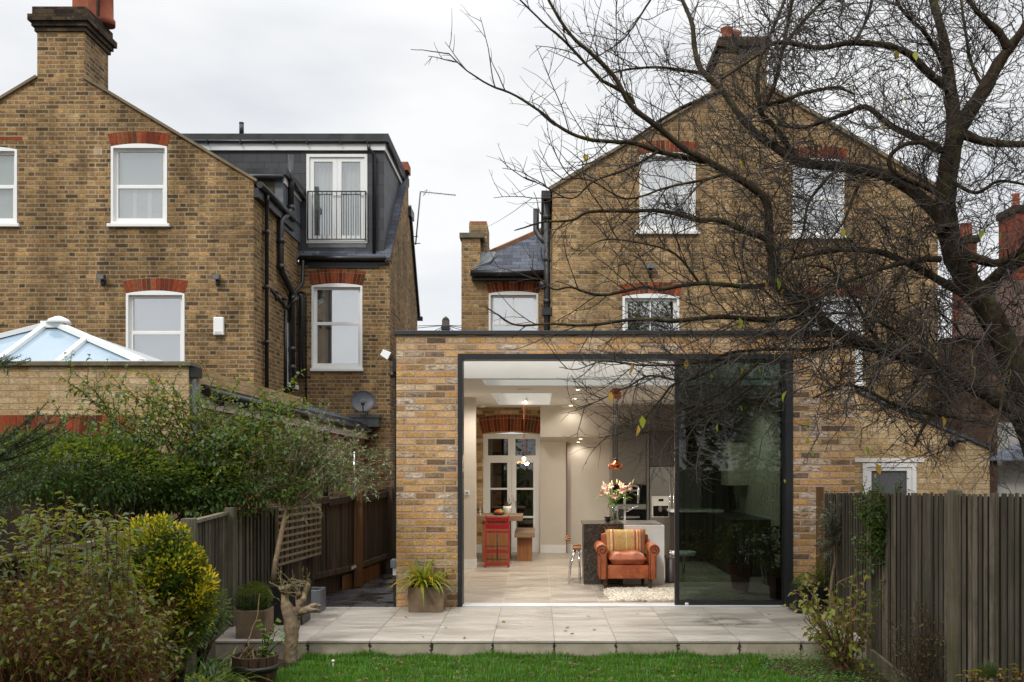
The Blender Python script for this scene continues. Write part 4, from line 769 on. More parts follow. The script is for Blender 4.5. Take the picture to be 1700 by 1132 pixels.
# table
Yt = 15.9
def xz(px, Y): return X(px, Y)
t = thing('dining_table', 'thick oak dining table running behind the white corner nib', 'table', (X(830, Yt), Yt, 0)); zt = .80
q = MB(); q.box(X(786, Yt), Yt, zt - .085, X(867, Yt), Yt + .95, zt); q.build('table_top', M['oak_top'], t, bevel=.004)
for a, b in ((800, 846),): q = MB(); q.box(X(a, Yt) , Yt + .05, 0, X(b, Yt), Yt + .22, zt - .086); q.build('leg', M['oak'], t)
q = MB(); q.box(X(806, Yt), Yt + .7, 0, X(846, Yt), Yt + .86, zt - .086); q.build('leg', M['oak'], t)
t = thing('bench', 'low oak bench with block leg right of the red chair', 'bench', (X(871, 16), 16, 0)); q = MB(); q.box(X(854, 16.0), 16.0, .42, X(888, 16.0), 17.2, .51); q.build('seat', M['oak_top'], t, bevel=.004)
for yy in (16.12, 16.95): q = MB(); q.box(X(858, 16), yy, 0, X(883, 16), yy + .12, .419); q.build('leg', M['oak'], t)
# red high chair (stepped wooden chair)
Yh = 15.15; t = thing('high_chair', 'red stepped wooden high chair pushed up to the dining table', 'high chair', (X(825, Yh), Yh, 0)); xa, xb = X(805.5, Yh), X(844, Yh)
for x in (xa, xb):
    q = MB(); s_ = 1; q.bar((x, Yh, 0.02), (x, Yh + .28, .83), .022, .05, up=(0, 1, 0)); q.build('side_rail', M['red_paint'], t); q = MB(); q.bar((x, Yh - .02, .02), (x, Yh + .42, .02), .028, .035); q.build('foot', M['red_worn'], t)
yy = lambda z: Yh + .28 * z / .83
for z0_, z1_ in ((.745, .81), (.62, .70)):
    q = MB(); q.box(xa, yy(z0_) - .02, z0_, xb, yy(z0_) + .0, z1_); q.build('backrest', M['red_paint'], t, bevel=.004)
for z_, d_ in ((.555, .25), (.235, .30)): q = MB(); q.box(xa + .012, yy(z_) - .02, z_, xb - .012, yy(z_) + d_, z_ + .02); q.build('seat' if z_ > .5 else 'foot_plate', M['red_paint'], t)
q = MB(); q.box(xa + .01, Yh - .01, .03, xb - .01, Yh + .015, .085); q.build('stretcher', M['red_worn'], t)
q = MB(); q.tube([(xa, yy(.34), .34), (xb, yy(.34), .34)], .006, 6); q.tube([((xa + xb) / 2, yy(.34), .1), ((xa + xb) / 2, yy(.5), .55)], .009, 6); q.tube([(xa, Yh + .05, .13), (xb, Yh + .05, .13)], .006, 6); q.build('rods', M['black'], t)
# fruit bowl, plant pot, mills
t = thing('fruit_bowl', 'dark bowl heaped with green and red fruit on the oak table', 'bowl', (X(828, 16.2), 16.2, zt)); c = (X(828, 16.2), 16.2, zt); q = MB(); q.lathe(c, [(.04, 0), (.09, .012), (.115, .035), (.108, .035), (.085, .016), (.03, .01)], 20, cap=False); q.build('bowl', M['dk_cab'], t)
for i, (dx, dy, dz, col, r_) in enumerate(((-.06, 0, .05, (150, 84, 40), .03), (-.02, -.03, .05, (176, 60, 40), .03), (.03, -.02, .05, (200, 120, 60), .03), (.065, .01, .055, (120, 140, 50), .03), (0, .02, .075, (176, 110, 60), .03), (.03, .03, .075, (130, 150, 60), .034), (-.035, .03, .07, (160, 90, 50), .028))):
    f = MB().ball((c[0] + dx, c[1] + dy, c[2] + dz), r_, r_, r_ * .95, 10, 7).build('fruit', plain('fruit_skin', S(*col), .4, .5), None); tag(f, ['brown skinned fruit at the left rim of the dark bowl', 'red apple at the front of the dark bowl', 'orange fruit at the front of the dark bowl', 'green fruit at the right rim of the dark bowl', 'peach coloured fruit in the middle of the heap', 'yellow green fruit on top of the heap', 'brown fruit behind the others in the bowl'][i], 'fruit', 'fruit heaped in the dark bowl')
t = thing('potted_plant', 'small spiky plant in a white ceramic pot on the oak table', 'potted plant', (X(842, 16.5), 16.5, zt)); c = (X(842, 16.5), 16.5, zt); q = MB(); q.lathe(c, [(.04, 0), (.062, .03), (.075, .1), (.075, .145), (.066, .145), (.06, .12), (.0, .11)], 20, cap=False); q.build('pot', M['ceramic'], t); q = MB()
for i in range(22): a = random.uniform(0, 6.28); r_ = random.uniform(.02, .1); q.tube([(c[0] + .02 * math.cos(a), c[1] + .02 * math.sin(a), c[2] + .12), (c[0] + r_ * math.cos(a), c[1] + r_ * math.sin(a), c[2] + random.uniform(.17, .23))], [.007, .003], 4)
q.build('leaves', plain('succulent', S(70, 76, 60), .7), t)
for px, Y_, h_, nm in ((797, 16.1, .23, 'slim steel candle holder at the left end of the oak table'), (856, 16.6, .24, 'slim steel candle holder at the right end of the oak table')):
    t = tag(MB().lathe((X(px, Y_), Y_, zt), [(.03, 0), (.03, .01), (.009, .02), (.009, h_ - .02), (.014, h_)], 10).build('candle_holder', M['steel']), nm, 'candle holder')
t = thing('thermostat', 'small white square thermostat on the wall nib', 'thermostat', (X(775, 15), 14.98, Z(818, 15))); q = MB(); q.box(X(771.5, 15), 14.975, Z(821.5, 15), X(779, 15), 15.0, Z(814.5, 15)); q.build('housing', M['upvc'], t, bevel=.004); MB().box(X(773, 15), 14.972, Z(820, 15), X(777.5, 15), 14.976, Z(816, 15)).build('screen', plain('grey_screen', S(120, 132, 140), .3), t)
# pendants
def lamp(name, loc, power, typ='POINT', size=.05, col=(1, .8, .58), spot=None):
    d = bpy.data.lights.new(name, typ); d.energy = power; d.color = col
    if typ == 'AREA': d.shape = 'DISK'; d.size = size
    else: d.shadow_soft_size = size
    if typ == 'SPOT': d.spot_size = R(spot or 110); d.spot_blend = .8
    o = bpy.data.objects.new(name, d); C.objects.link(o); o.location = loc; return o
def bulbs(px, py, Y, n):
    pass
Yp = 16.0; t = thing('pendant_lamp', 'bare bulb pendant cluster glowing in front of the french door', 'lamp', (X(870, Yp), Yp, ZC)); q = MB(); c = W(870, 757, Yp)
for dx in (-.01, .015): q.tube([(c.x + dx, Yp, ZC), (c.x + dx * .6, Yp, c.z + .03)], .004, 5)
q.build('cable', M['copper'], t); MB().lathe((c.x, Yp, c.z - .02), [(.022, 0), (.026, .02), (.02, .07), (.008, .08)], 12).build('bulb_holder', M['dk_cab'], t); M['bulb'] = emit_mat('lit_bulb', (1, .72, .42, 1), 30); MB().ball((c.x, Yp, c.z - .05), .028, .028, .038).build('bulb', M['bulb'], t); lamp('bulb_lamp', (c.x, Yp, c.z - .12), 22, 'POINT', .05, col=(1, .84, .64))
q = MB()
for i in range(7): a = i * .9; q.tube([(c.x - .07 + .05 * math.cos(a), Yp + .04 * math.sin(a), c.z - .13 + .012 * (i % 3)), (c.x - .06 + .03 * math.cos(a), Yp + .02 * math.sin(a), c.z - .09)], [.018, .006], 5)
q.build('paper_petals', emit_mat('glowing_paper', (1, .62, .3, 1), 1.2), t)
Yc = 13.4
for i, (px, py, Y_, lab) in enumerate(((1022.5, 773, 13.2, 'copper pendant lamp over the island, the largest of three'), (1019, 772, 13.55, 'copper pendant lamp partly behind the largest one'), (1025, 771, 13.9, 'copper pendant lamp at the back of the three above the island'))):
    t = thing('pendant_lamp', lab, 'lamp', (X(px, Y_), Y_, ZC), 'copper pendants over the island'); c = W(px, 779.5, Y_)
    q = MB(); q.lathe((c.x, Y_, ZC - .09), [(.055, 0), (.06, .01), (.06, .088)], 18); q.build('ceiling_rose', M['copper'], t)
    q = MB(); q.tube([(c.x, Y_, ZC - .09), (c.x, Y_, c.z + .12)], .006, 6); q.build('cable', M['black'], t); q = MB(); q.lathe((c.x, Y_, c.z), [(.064, 0), (.068, .005), (.09, .07), (.085, .075), (.035, .105), (.025, .13), (.012, .135)], 24); q.build('lamp_shade', M['copper'], t); q = MB(); q.lathe((c.x, Y_, c.z + .125), [(.018, 0), (.02, .03), (.008, .04)], 10); q.build('bulb_holder', M['black'], t); lamp('pendant_bulb_lamp', (c.x, Y_, c.z - .01), 14, 'SPOT', .04, col=(1, .85, .66), spot=150)
# downlights, speakers, smoke alarms
dl = [(960, 13.3, ZC), (953.5, 15.2, ZC), (948, 17.0, ZC), (964, 17.35, 2.175), (960, 17.6, 2.12)]
dlab = ['round recessed downlight nearest the rooflights, first in the row', 'round recessed downlight in the middle of the ceiling row', 'round recessed downlight at the far end of the ceiling row', 'brighter downlight in the low passage ceiling, nearer one', 'small downlight at the back of the low passage ceiling']
M['dl'] = emit_mat('lit_downlight', (1, .82, .6, 1), 14)
for (px, Y_, zc), lab in zip(dl, dlab):
    t = thing('downlight', lab, 'downlight', (X(px, Y_), Y_, zc), 'recessed ceiling downlights'); MB().lathe((X(px, Y_), Y_, zc - .008), [(.05, 0), (.055, .004), (.055, .0078)], 20).build('trim_ring', M['paint'], t); MB().lathe((X(px, Y_), Y_, zc - .0095), [(.032, 0), (.032, .001)], 16).build('lens', M['dl'], t)
    lamp('downlight_lamp', (X(px, Y_), Y_, zc - .03), 85 if Y_ < 15 else (60 if Y_ < 16 else (9 if zc > 2.5 else 5)), 'SPOT', .06, spot=165, col=(1, .91, .80))
for px, Y_, lab in ((872, 13.3, 'flush round ceiling speaker left of the downlights'), (1070, 13.3, 'flush round ceiling speaker right of the copper pendants')):
    q = MB().lathe((X(px, Y_), Y_, ZC - .006), [(.115, 0), (.12, .003), (.12, .0058)], 28).build('ceiling_speaker', M['beige']); tag(q, lab, 'speaker', 'round ceiling speakers')
for px, Y_, lab in ((801, 17.0, 'white smoke alarm on the ceiling above the corner nib'), (939, 17.0, 'white smoke alarm on the ceiling beside the beige bulkhead')):
    t = thing('smoke_alarm', lab, 'smoke alarm', (X(px, Y_), Y_, ZC), 'smoke alarms'); MB().lathe((X(px, Y_), Y_, ZC - .04), [(.05, 0), (.065, .012), (.065, .0398)], 20).build('body', M['paint'], t)
t = thing('spot_lamp', 'small white ceiling spot shining inside the square rooflight', 'spot lamp', (X(872, 16.95), 16.85, 2.95)); q = MB(); q.tube([(X(872, 16.85), 16.85, 2.93), (X(872, 16.85), 16.85, 2.84)], .035, 12); q.build('body', M['paint'], t); MB().ball((X(872, 16.8), 16.83, 2.83), .022).build('bulb', M['dl'], t)
# island
YI0, YI1 = 13.04, 13.9; ZI = .855
t = thing('kitchen_island', 'kitchen island with dark marble end and white cabinet behind the orange armchair', 'kitchen island', (X(1035, YI0), YI0, 0))
q = MB(); q.box(X(969, YI0), YI0, 0, X(1035, YI0), YI0 + .12, ZI - .03); q.build('marble_panel', M['marble'], t)
q = MB(); q.box(X(969, YI0), YI0, ZI - .03, X(1035, YI0) - .001, YI1, ZI); q.build('marble_worktop', M['marble'], t); q = MB(); q.box(X(1036, YI0), YI0 + .002, 0, X(1103, YI0), YI1, ZI - .02); q.build('cabinet', M['white_cab'], t, bevel=.003)
q = MB(); q.box(X(1036, YI0), YI0 + .06, ZI - .0195, X(1100, YI0), YI1, ZI - .003); q.build('worktop', M['steel'], t)
q = MB(); q.box(X(969, YI0) + .02, YI0 + .121, 0, X(1000, YI0), YI1 - .02, ZI - .031); q.build('side_panel', M['black'], t)
t = thing('mixer_tap', 'tall chrome kitchen tap with spring hose on the island', 'tap', (X(1037, 13.5), 13.5, ZI)); q = MB(); c = Vector((X(1037, 13.5), 13.5, ZI)); q.tube([c, c + Vector((0, 0, .50))], .018, 12); q.tube([c + Vector((.01, 0, .15)), c + Vector((.2, -.05, .24))], .013, 8); q.build('body', M['chrome'], t)
q = MB(); pts = [c + Vector((.0 + .10 * (1 - math.cos(a)), 0, .50 + .03 * math.sin(a * 1.0))) for a in [math.pi * i / 8 for i in range(9)]]; q.tube(pts, .012, 8); q.tube([pts[-1], c + Vector((.2, -.02, .38)), c + Vector((.19, -.03, .27))], [.012, .018, .016], 8); q.build('hose', M['steel'], t)
t = tag(MB().lathe((X(1009, 13.5), 13.5, ZI), [(.02, 0), (.05, .02), (.055, .03), (.03, .045), (.055, .06), (.05, .075), (.0, .08)], 14).build('ornament', M['oven_black']), 'small glossy black bowl shaped ornament beside the vase', 'ornament')
# lilies in vase
c = Vector((X(1021, 13.45), 13.45, ZI)); t = thing('vase_of_lilies', 'glass vase of pink and cream lilies on the marble worktop', 'vase', tuple(c)); gq = MB(); gq.lathe(c, [(.05, 0), (.052, .01), (.048, .12), (.052, .24), (.049, .24), (.045, .12), (.048, .02), (0, .015)], 20, cap=False); gq.build('vase', M['glass'], t)
q = MB(); heads = [(1004, 809, .0), (1000, 819, .04), (1008, 816, -.03), (1020, 823, -.08), (1014, 808, .03), (1030, 815, 0), (1035, 813, .05), (1043, 810, .02), (1031, 807, -.02), (1025, 812, .06), (1011, 819, .06)]
for px, py, dy in heads: p = W(px, py, 13.45 + dy); q.tube([c + Vector((random.uniform(-.02, .02), 0, .03)), c + Vector((random.uniform(-.02, .02), 0, .25)), p], .005, 5)
q.build('stems', leaf_mat('lily_stem', [S(70, 110, 40), S(90, 130, 50)]), t)
def petals(q, p, d, L, w, n=6, open_=.75):
    d = Vector(d).normalized(); a = d.orthogonal().normalized(); b = d.cross(a)
    for k in range(n):
        an = 2 * math.pi * k / n + random.uniform(-.1, .1); rd = a * math.cos(an) + b * math.sin(an); sd2 = d.cross(rd); p1 = p + d * L * .45 + rd * L * .25 * open_; p2 = p + d * L * .6 + rd * L * .8 * open_; p3 = p + d * L * .5 + rd * L * 1.1 * open_
        q.add([p, p1 - sd2 * w, p1 + sd2 * w, p2 - sd2 * w * .8, p2 + sd2 * w * .8, p3], [(0, 1, 2), (1, 3, 4, 2), (3, 5, 4)])
pm = MT('lily_petal', .6, .3); pm.set('Base Color', pm.ramp(pm.n('NewGeometry').outputs['Random Per Island'], [(0, S(226, 178, 176)), (.4, S(236, 206, 186)), (.7, S(224, 150, 140)), (1, S(242, 226, 200))])); M['petal'] = pm.m
for (px, py, dy) in heads[:3] + heads[3:6] + heads[6:9]:
    q = MB(); petals(q, W(px, py, 13.45 + dy), ((px - 1020) / 40, -.9, (815 - py) / 30 + .1), .066, .014); q.build('flower', M['petal'], t)
q = MB()
for px, py in ((1016, 802), (1028, 803), (1044, 805), (1049, 800), (1003, 804), (1024, 800)): p = W(px, py + 4, 13.45); e2 = W(px + (px - 1020) * .12, py - 5, 13.45); q.tube([p, p.lerp(e2, .5), e2], [.006, .014, .003], 6)
q.build('buds', plain('lily_bud', S(206, 196, 140), .6), t)
def np_leaves(pts, dirs, L, wd, fold=.35, bend=.25, jit=.25, seg=2):
    """leaves as small islands: 2-segment folded blades"""
    n = len(pts); pts = np.asarray(pts); d = np.asarray(dirs); d = d / (np.linalg.norm(d, axis=1, keepdims=True) + 1e-9)
    L = np.asarray(L) * np.ones(n) * (1 + rng.uniform(-jit, jit, n)); wd_ = wd * L / np.mean(L)
    up = rng.normal(0, .45, (n, 3)) + np.array([0, 0, 1.0]); s = np.cross(d, up); s /= np.linalg.norm(s, axis=1, keepdims=True) + 1e-9; nn = np.cross(s, d)
    L_ = L[:, None]; w_ = wd_[:, None] / 2; g = np.array([0, 0, -1.0])
    m1 = pts + d * L_ * .42 + g * L_ * bend * .15; tip = pts + d * L_ * (1 - bend * .25) + g * L_ * bend
    a = m1 - s * w_ + nn * w_ * fold; b = m1 + s * w_ + nn * w_ * fold; c1 = m1 * .42 + tip * .58 + nn * w_ * .1; a2 = c1 - s * w_ * .62 + nn * w_ * fold * .6; b2 = c1 + s * w_ * .62 + nn * w_ * fold * .6
    V = np.stack([pts, a, m1, b, a2, c1, b2, tip], 1).reshape(-1, 3); base = (np.arange(n) * 8)[:, None]
    tris = np.array([0, 2, 1, 0, 3, 2, 1, 2, 5, 1, 5, 4, 2, 3, 6, 2, 6, 5, 4, 5, 7, 5, 6, 7])[None, :]
    return V, (base + tris).ravel()
def leaf_obj(name, V, I, mat, parent=None): return link(name, mesh_np(name, V, 3, I), mat, parent)
pp = []; dd_ = []
for i in range(60):
    k = random.choice(heads); p = W(k[0] + random.uniform(-8, 8), k[1] + random.uniform(4, 18), 13.45 + random.uniform(-.08, .08)); pp.append(p); dd_.append((random.uniform(-1, 1), random.uniform(-1, .5), random.uniform(-.6, .6)))
V, I = np_leaves(pp, dd_, .10, .02); leaf_obj('leaves', V, I, leaf_mat('lily_leaf', [S(40, 70, 30), S(80, 110, 50)]), t)
# bar stools seen at the left side of the island
for k, (yy_, lab) in enumerate(((13.25, 'bar stool with curved wooden back tucked left of the island, nearer one'), (13.65, 'bar stool with curved wooden back tucked left of the island, farther one'))):
    x = X(966, yy_) - .09; t = thing('bar_stool', lab, 'stool', (x, yy_, 0), 'stools at the island'); q = MB(); q.tube([(x - .05 + .06 * math.cos(a) - .04, yy_ + .16 * math.sin(a), .62) for a in [math.pi * (.5 + i / 8) for i in range(9)]], .014, 8); q.build('backrest', M['oak'], t)
    q = MB(); q.box(x - .04, yy_ - .12, .48, x + .08, yy_ + .12, .51); q.build('seat', M['oak'], t)
    for s1 in (-1, 1): q = MB(); q.tube([(x, yy_ + .1 * s1, .49), (x - .08, yy_ + .14 * s1, .25), (x - .10, yy_ + .15 * s1, 0)], .012, 8); q.build('leg', M['chrome'], t); q = MB(); q.tube([(x + .04, yy_ + .1 * s1, .49), (x + .06, yy_ + .13 * s1, 0)], .012, 8); q.build('leg', M['chrome'], t)
# armchair
YA = 12.42; ax0, ax1 = X(992, YA + .0), X(1092, YA + .0); t = thing('armchair', 'worn orange leather armchair with rolled arms facing the garden', 'armchair', (X(1042, YA), YA, 0))
def leather():
    m = MT('orange_leather', .42, .45); n1 = m.noise(5, 6, .7, dist=.5); n2 = m.noise(22, 4, .6)
    m.set('Base Color', m.ramp(m.math('ADD', m.math('MULTIPLY', n1, .7), m.math('MULTIPLY', n2, .3)), [(.3, S(100, 48, 24)), (.47, S(156, 80, 46)), (.58, S(174, 98, 60)), (.72, S(206, 148, 108))])); m.bump(m.math('ADD', m.noise(14, 5, .7, dist=1), m.math('MULTIPLY', m.noise(90, 2), .2)), .5, .01); return m.m
M['leather'] = leather(); M['dark_wood'] = wood_mat('dark_wood', S(52, 34, 22), S(86, 60, 40))
aw = ax1 - ax0; cx = (ax0 + ax1) / 2; YA0 = 12.36
def soft_box(q, x0, y0, z0, x1, y1, z1): q.box(x0, y0, z0, x1, y1, z1)
def soften(o, w=.03, seg=4):
    b = o.modifiers.new('bevel', 'BEVEL'); b.width = w; b.segments = seg; b.limit_method = 'ANGLE'
    for p in o.data.polygons: p.use_smooth = True
    return o
aS = aw / .78  # scale
q = MB(); q.box(cx - .275 * aS, YA0 + .02, .16, cx + .275 * aS, YA0 + .62, .345); soften(q.build('base', M['leather'], t), .02)
q = MB()
NX = 12; vs = []; fs = []
for s_, zz in ((0, .345), (1, .475)):
    pass
n = 14
for s_ in (-1, 1):
    b_ = len(q.v)
    for j in range(n + 1):
        for i in range(n + 1):
            u, v = -1 + 2 * i / n, -1 + 2 * j / n; th = .082 * max(0, 1 - abs(u) ** 5) ** .5 * max(0, 1 - abs(v) ** 5) ** .5 * (1 + .12 * math.sin(5 * u + 2 * v)) + .018 * (1 - u * u) * (1 - v * v); q.v.append((cx + u * .245 * aS, YA0 + .26 + v * .275, .425 + s_ * th))
    for j in range(n):
        for i in range(n): q.f.append([b_ + j * (n + 1) + i, b_ + j * (n + 1) + i + 1, b_ + (j + 1) * (n + 1) + i + 1, b_ + (j + 1) * (n + 1) + i]); q.mi.append(0); q.sm.append(True)
o = q.build('seat_cushion', M['leather'], t)
# arms: extruded profile with a rolled top
for s1 in (-1, 1):
    q = MB(); prof = []; bxm = cx + s1 * .315 * aS; ro = .078; cz = .55; rx = cx + s1 * (.315 * aS + .02)
    prof = [(bxm - s1 * .045, .16), (bxm + s1 * .05, .16), (bxm + s1 * .052, cz - .075)]
    for i in range(15): a = -math.pi * .42 + (math.pi * 1.55) * i / 14; prof.append((rx + s1 * ro * math.cos(a), cz + ro * math.sin(a)))
    prof.append((bxm - s1 * .045, cz - .03))
    if s1 < 0: prof = prof[::-1]
    q.plate(prof, [], YA0 - .02, YA0 + .60); o = soften(q.build('arm', M['leather'], t), .012, 3)
    q = MB(); sp_ = []
    for i in range(26): a = i * .42; r_ = ro * .92 * (1 - i / 30); sp_.append((rx + s1 * r_ * math.cos(a - 1.2), YA0 - .025, cz + r_ * math.sin(a - 1.2)))
    q.tube(sp_, .006, 6); q.tube([(bxm + s1 * .04, YA0 - .024, cz - .08), (bxm + s1 * .042, YA0 - .024, .17)], .005, 6); q.tube([(bxm - s1 * .035, YA0 - .024, cz - .05), (bxm - s1 * .035, YA0 - .024, .17)], .005, 6)
    q.build('piping', plain('dark_piping', S(84, 36, 18), .5), o)
q = MB(); n = 14; bk = []
for i in range(n + 1): tt = i / n; x = cx + (tt - .5) * .62 * aS; bk.append((x, .76 - .03 * (2 * abs(tt - .5)) ** 3 * 1.5))
q.plate([(cx - .31 * aS, .30), (cx + .31 * aS, .30)] + bk[::-1], [], YA0 + .46, YA0 + .64); soften(q.build('backrest', M['leather'], t), .05, 4)
for dx, yy_ in ((-.29, .03), (.29, .03), (-.25, .56), (.25, .56)):
    q = MB(); x = cx + dx * aS; q.hexa([(x - .018, YA0 + yy_, 0.03 if yy_ > .3 else .03), (x + .018, YA0 + yy_, .03), (x + .018, YA0 + yy_ + .036, .03), (x - .018, YA0 + yy_ + .036, .03), (x - .028, YA0 + yy_ - .01, .165), (x + .028, YA0 + yy_ - .01, .165), (x + .028, YA0 + yy_ + .046, .165), (x - .028, YA0 + yy_ + .046, .165)]); 
    q.box(x - .012, YA0 + yy_ + .006, 0, x + .012, YA0 + yy_ + .03, .031); q.build('leg', M['dark_wood'], t)
def striped():
    m = MT('striped_fabric', .9, .1); x = m.n('SeparateXYZ', i0=m.n('NewGeometry').outputs['Position']).outputs[0]; f = m.math('DIVIDE', m.math('SUBTRACT', x, cx - .26 * aS), .52 * aS)
    f = m.math('ADD', f, m.math('MULTIPLY', m.math('SUBTRACT', m.noise(8, 2), .5), .03))
    tan, org, pur, cr_, gr = S(186, 152, 98), S(196, 104, 60), S(128, 84, 92), S(210, 184, 130), S(120, 116, 76)
    st = [(0, tan), (.08, org), (.10, cr_), (.16, pur), (.18, org), (.20, tan), (.285, tan), (.5, cr_), (.52, tan), (.70, org), (.73, pur), (.76, cr_), (.79, org), (.83, tan), (.87, pur), (.90, org), (.94, gr), (1, tan)]
    m.set('Base Color', m.mix(1, m.ramp(f, st, 'CONSTANT'), m.ramp(m.noise(40, 4), [(.3, (.75, .75, .75, 1)), (.7, (1.15, 1.15, 1.15, 1))]), 'MULTIPLY')); m.bump(m.noise(120, 2), .3, .002); return m.m
# cushion: pillow surface
q = MB(); n = 14; vs = []; cw, ch = .265 * aS, .165; cc = Vector((cx + .005, YA0 + .36, .635)); tl = Matrix.Rotation(R(-14), 3, 'X')
def pil(u, v, s_):
    th = .075 * max(0, (1 - abs(u) ** 2.6)) ** .5 * max(0, (1 - abs(v) ** 2.6)) ** .5; pin = 1 + .06 * (abs(u) * abs(v)) ** 2; cv = 1 - .05 * (1 - abs(v) ** 2) * abs(u) ** 4
    return cc + tl @ Vector((u * cw * pin * cv, s_ * th, v * ch * pin))
for s_ in (-1, 1):
    b_ = len(q.v); q.v += [tuple(pil(-1 + 2 * i / n, -1 + 2 * j / n, s_)) for j in range(n + 1) for i in range(n + 1)]
    for j in range(n):
        for i in range(n): q.f.append([b_ + j * (n + 1) + i, b_ + j * (n + 1) + i + 1, b_ + (j + 1) * (n + 1) + i + 1, b_ + (j + 1) * (n + 1) + i]); q.mi.append(0); q.sm.append(True)
o = q.build('cushion', striped()); tag(o, 'striped tan and orange cushion leaning in the leather armchair', 'cushion')
# shaggy rug
t = thing('shaggy_rug', 'cream shaggy rug on the tiled floor in front of the armchair', 'rug', (X(1110, 11.6), 11.6, 0)); M['rug'] = plain('cream_wool', S(240, 232, 218, 1.0), .95, .1, var=.1, vscale=12)
rx0, rx1, ry0, ry1 = X(1002, 12.1), X(1250, 11.5), 11.42, 12.5
MB().box(rx0 + .03, ry0 + .03, .002, rx1 - .03, ry1 - .03, .015).build('backing', M['rug'], t)
N = 14000; px_ = rng.uniform(rx0, rx1, N); py_ = rng.uniform(ry0, ry1, N); keep = (px_ - rx0) > (.16 * (1 - np.sqrt(np.clip(1 - ((py_ - (ry0 + ry1) / 2) / .56) ** 2, 0, 1)))); px_, py_ = px_[keep], py_[keep]; N = len(px_)
P0 = np.stack([px_, py_, np.full(N, .01)], 1); dr_ = np.stack([rng.normal(0, .5, N), rng.normal(0, .5, N), np.full(N, .9)], 1); V, I = np_leaves(P0, dr_, .055, .012, bend=.35); leaf_obj('pile', V, I, M['rug'], t)
# tall units, ovens, fridge
YK = 16.5
t = thing('oven_tower', 'tall grey kitchen unit with two black built-in ovens behind the lilies', 'ovens', (X(1045, YK), YK, 0)); q = MB(); q.box(X(1016, YK), YK, Z(804, YK), X(1073, YK), YK + .6, Z(724, YK) + .2); q.box(X(1016, YK), YK + .01, 0, X(1073, YK), YK + .6, Z(804, YK) - .001); q.build('cabinet', M['grey_cab'], t, bevel=.002)
for a, b in ((805, 836), (846, 885)):
    q = MB(); q.box(X(1017, YK), YK - .02, Z(b, YK), X(1072, YK), YK - .001, Z(a, YK)); o = q.build('oven', M['oven_black'], t); q = MB(); zz = Z((814 if a < 820 else 858), YK); q.bar((X(1030, YK), YK - .06, zz), (X(1061, YK), YK - .06, zz), .025, .03); q.build('handle', M['steel'], o)
q = MB(); q.box(X(1017, YK), YK - .015, Z(845, YK), X(1072, YK), YK - .001, Z(837, YK)); q.build('control_strip', M['steel'], t)
q = MB(); q.box(X(1073.3, YK), YK - .05, 0, X(1077, YK), YK + .6, Z(724, YK) + .1); q.build('end_panel', M['grey_cab'], t)
t = thing('fridge_freezer', 'tall steel double door fridge freezer with ice dispenser, half behind the dark glass', 'fridge', (X(1120, YK), YK, 0)); zf = Z(775, YK)
q = MB(); q.box(X(1078, YK), YK + .03, 0.02, X(1164, YK), YK + .68, zf); q.build('body', M['dk_cab'], t); 
q = MB(); q.box(X(1078.5, YK), YK - .02, .06, X(1113, YK), YK + .028, zf); d1 = q.build('door', M['steel'], t, bevel=.004); q = MB(); q.box(X(1114, YK), YK - .02, .06, X(1164, YK), YK + .028, zf); d2 = q.build('door', M['steel'], t, bevel=.004)
for px, d_ in ((1112, d1), (1117.5, d2)): q = MB(); q.tube([(X(px, YK), YK - .06, Z(795, YK)), (X(px, YK), YK - .06, Z(898, YK))], .012, 8); q.tube([(X(px, YK), YK - .06, Z(798, YK)), (X(px, YK), YK - .02, Z(798, YK))], .008, 6); q.tube([(X(px, YK), YK - .06, Z(896, YK)), (X(px, YK), YK - .02, Z(896, YK))], .008, 6); q.build('handle', M['chrome'], d_)
q = MB(); q.box(X(1081.5, YK), YK - .03, Z(858.5, YK), X(1110.5, YK), YK - .0201, Z(823.5, YK)); dp = q.build('ice_dispenser', plain('silver_panel', (.5, .49, .46, 1), .4, .4), d1); q = MB(); q.box(X(1084, YK), YK - .033, Z(857, YK), X(1109, YK), YK - .0305, Z(839.5, YK)); q.box(X(1093, YK), YK - .033, Z(832, YK), X(1101, YK), YK - .0305, Z(828, YK)); q.build('dispenser_recess', M['oven_black'], d1); MB().ball((X(1096, YK), YK - .034, Z(845, YK)), .035, .006, .05).build('dispenser_button', M['grey_cab'], d1)
t = thing('wall_cabinet', 'dark cabinet above the steel fridge', 'cabinet', (X(1120, YK), YK, Z(773, YK))); q = MB(); q.box(X(1078, YK), YK - .03, Z(773, YK), X(1120, YK) - .002, YK + .6, Z(724, YK) + .1); q.box(X(1120, YK) + .002, YK - .03, Z(773, YK), X(1208, YK), YK + .6, Z(724, YK) + .1); q.build('door', M['dk_cab'], t)
t = thing('tall_cabinet', 'dark full height cabinet behind the green glass beside the fridge', 'cabinet', (X(1185, YK), YK, 0)); q = MB(); q.box(X(1165, YK), YK, 0, X(1187, YK), YK + .6, Z(774, YK)); q.box(X(1188, YK), YK, 0, X(1208, YK), YK + .6, Z(774, YK)); q.build('door', M['dk_cab'], t)
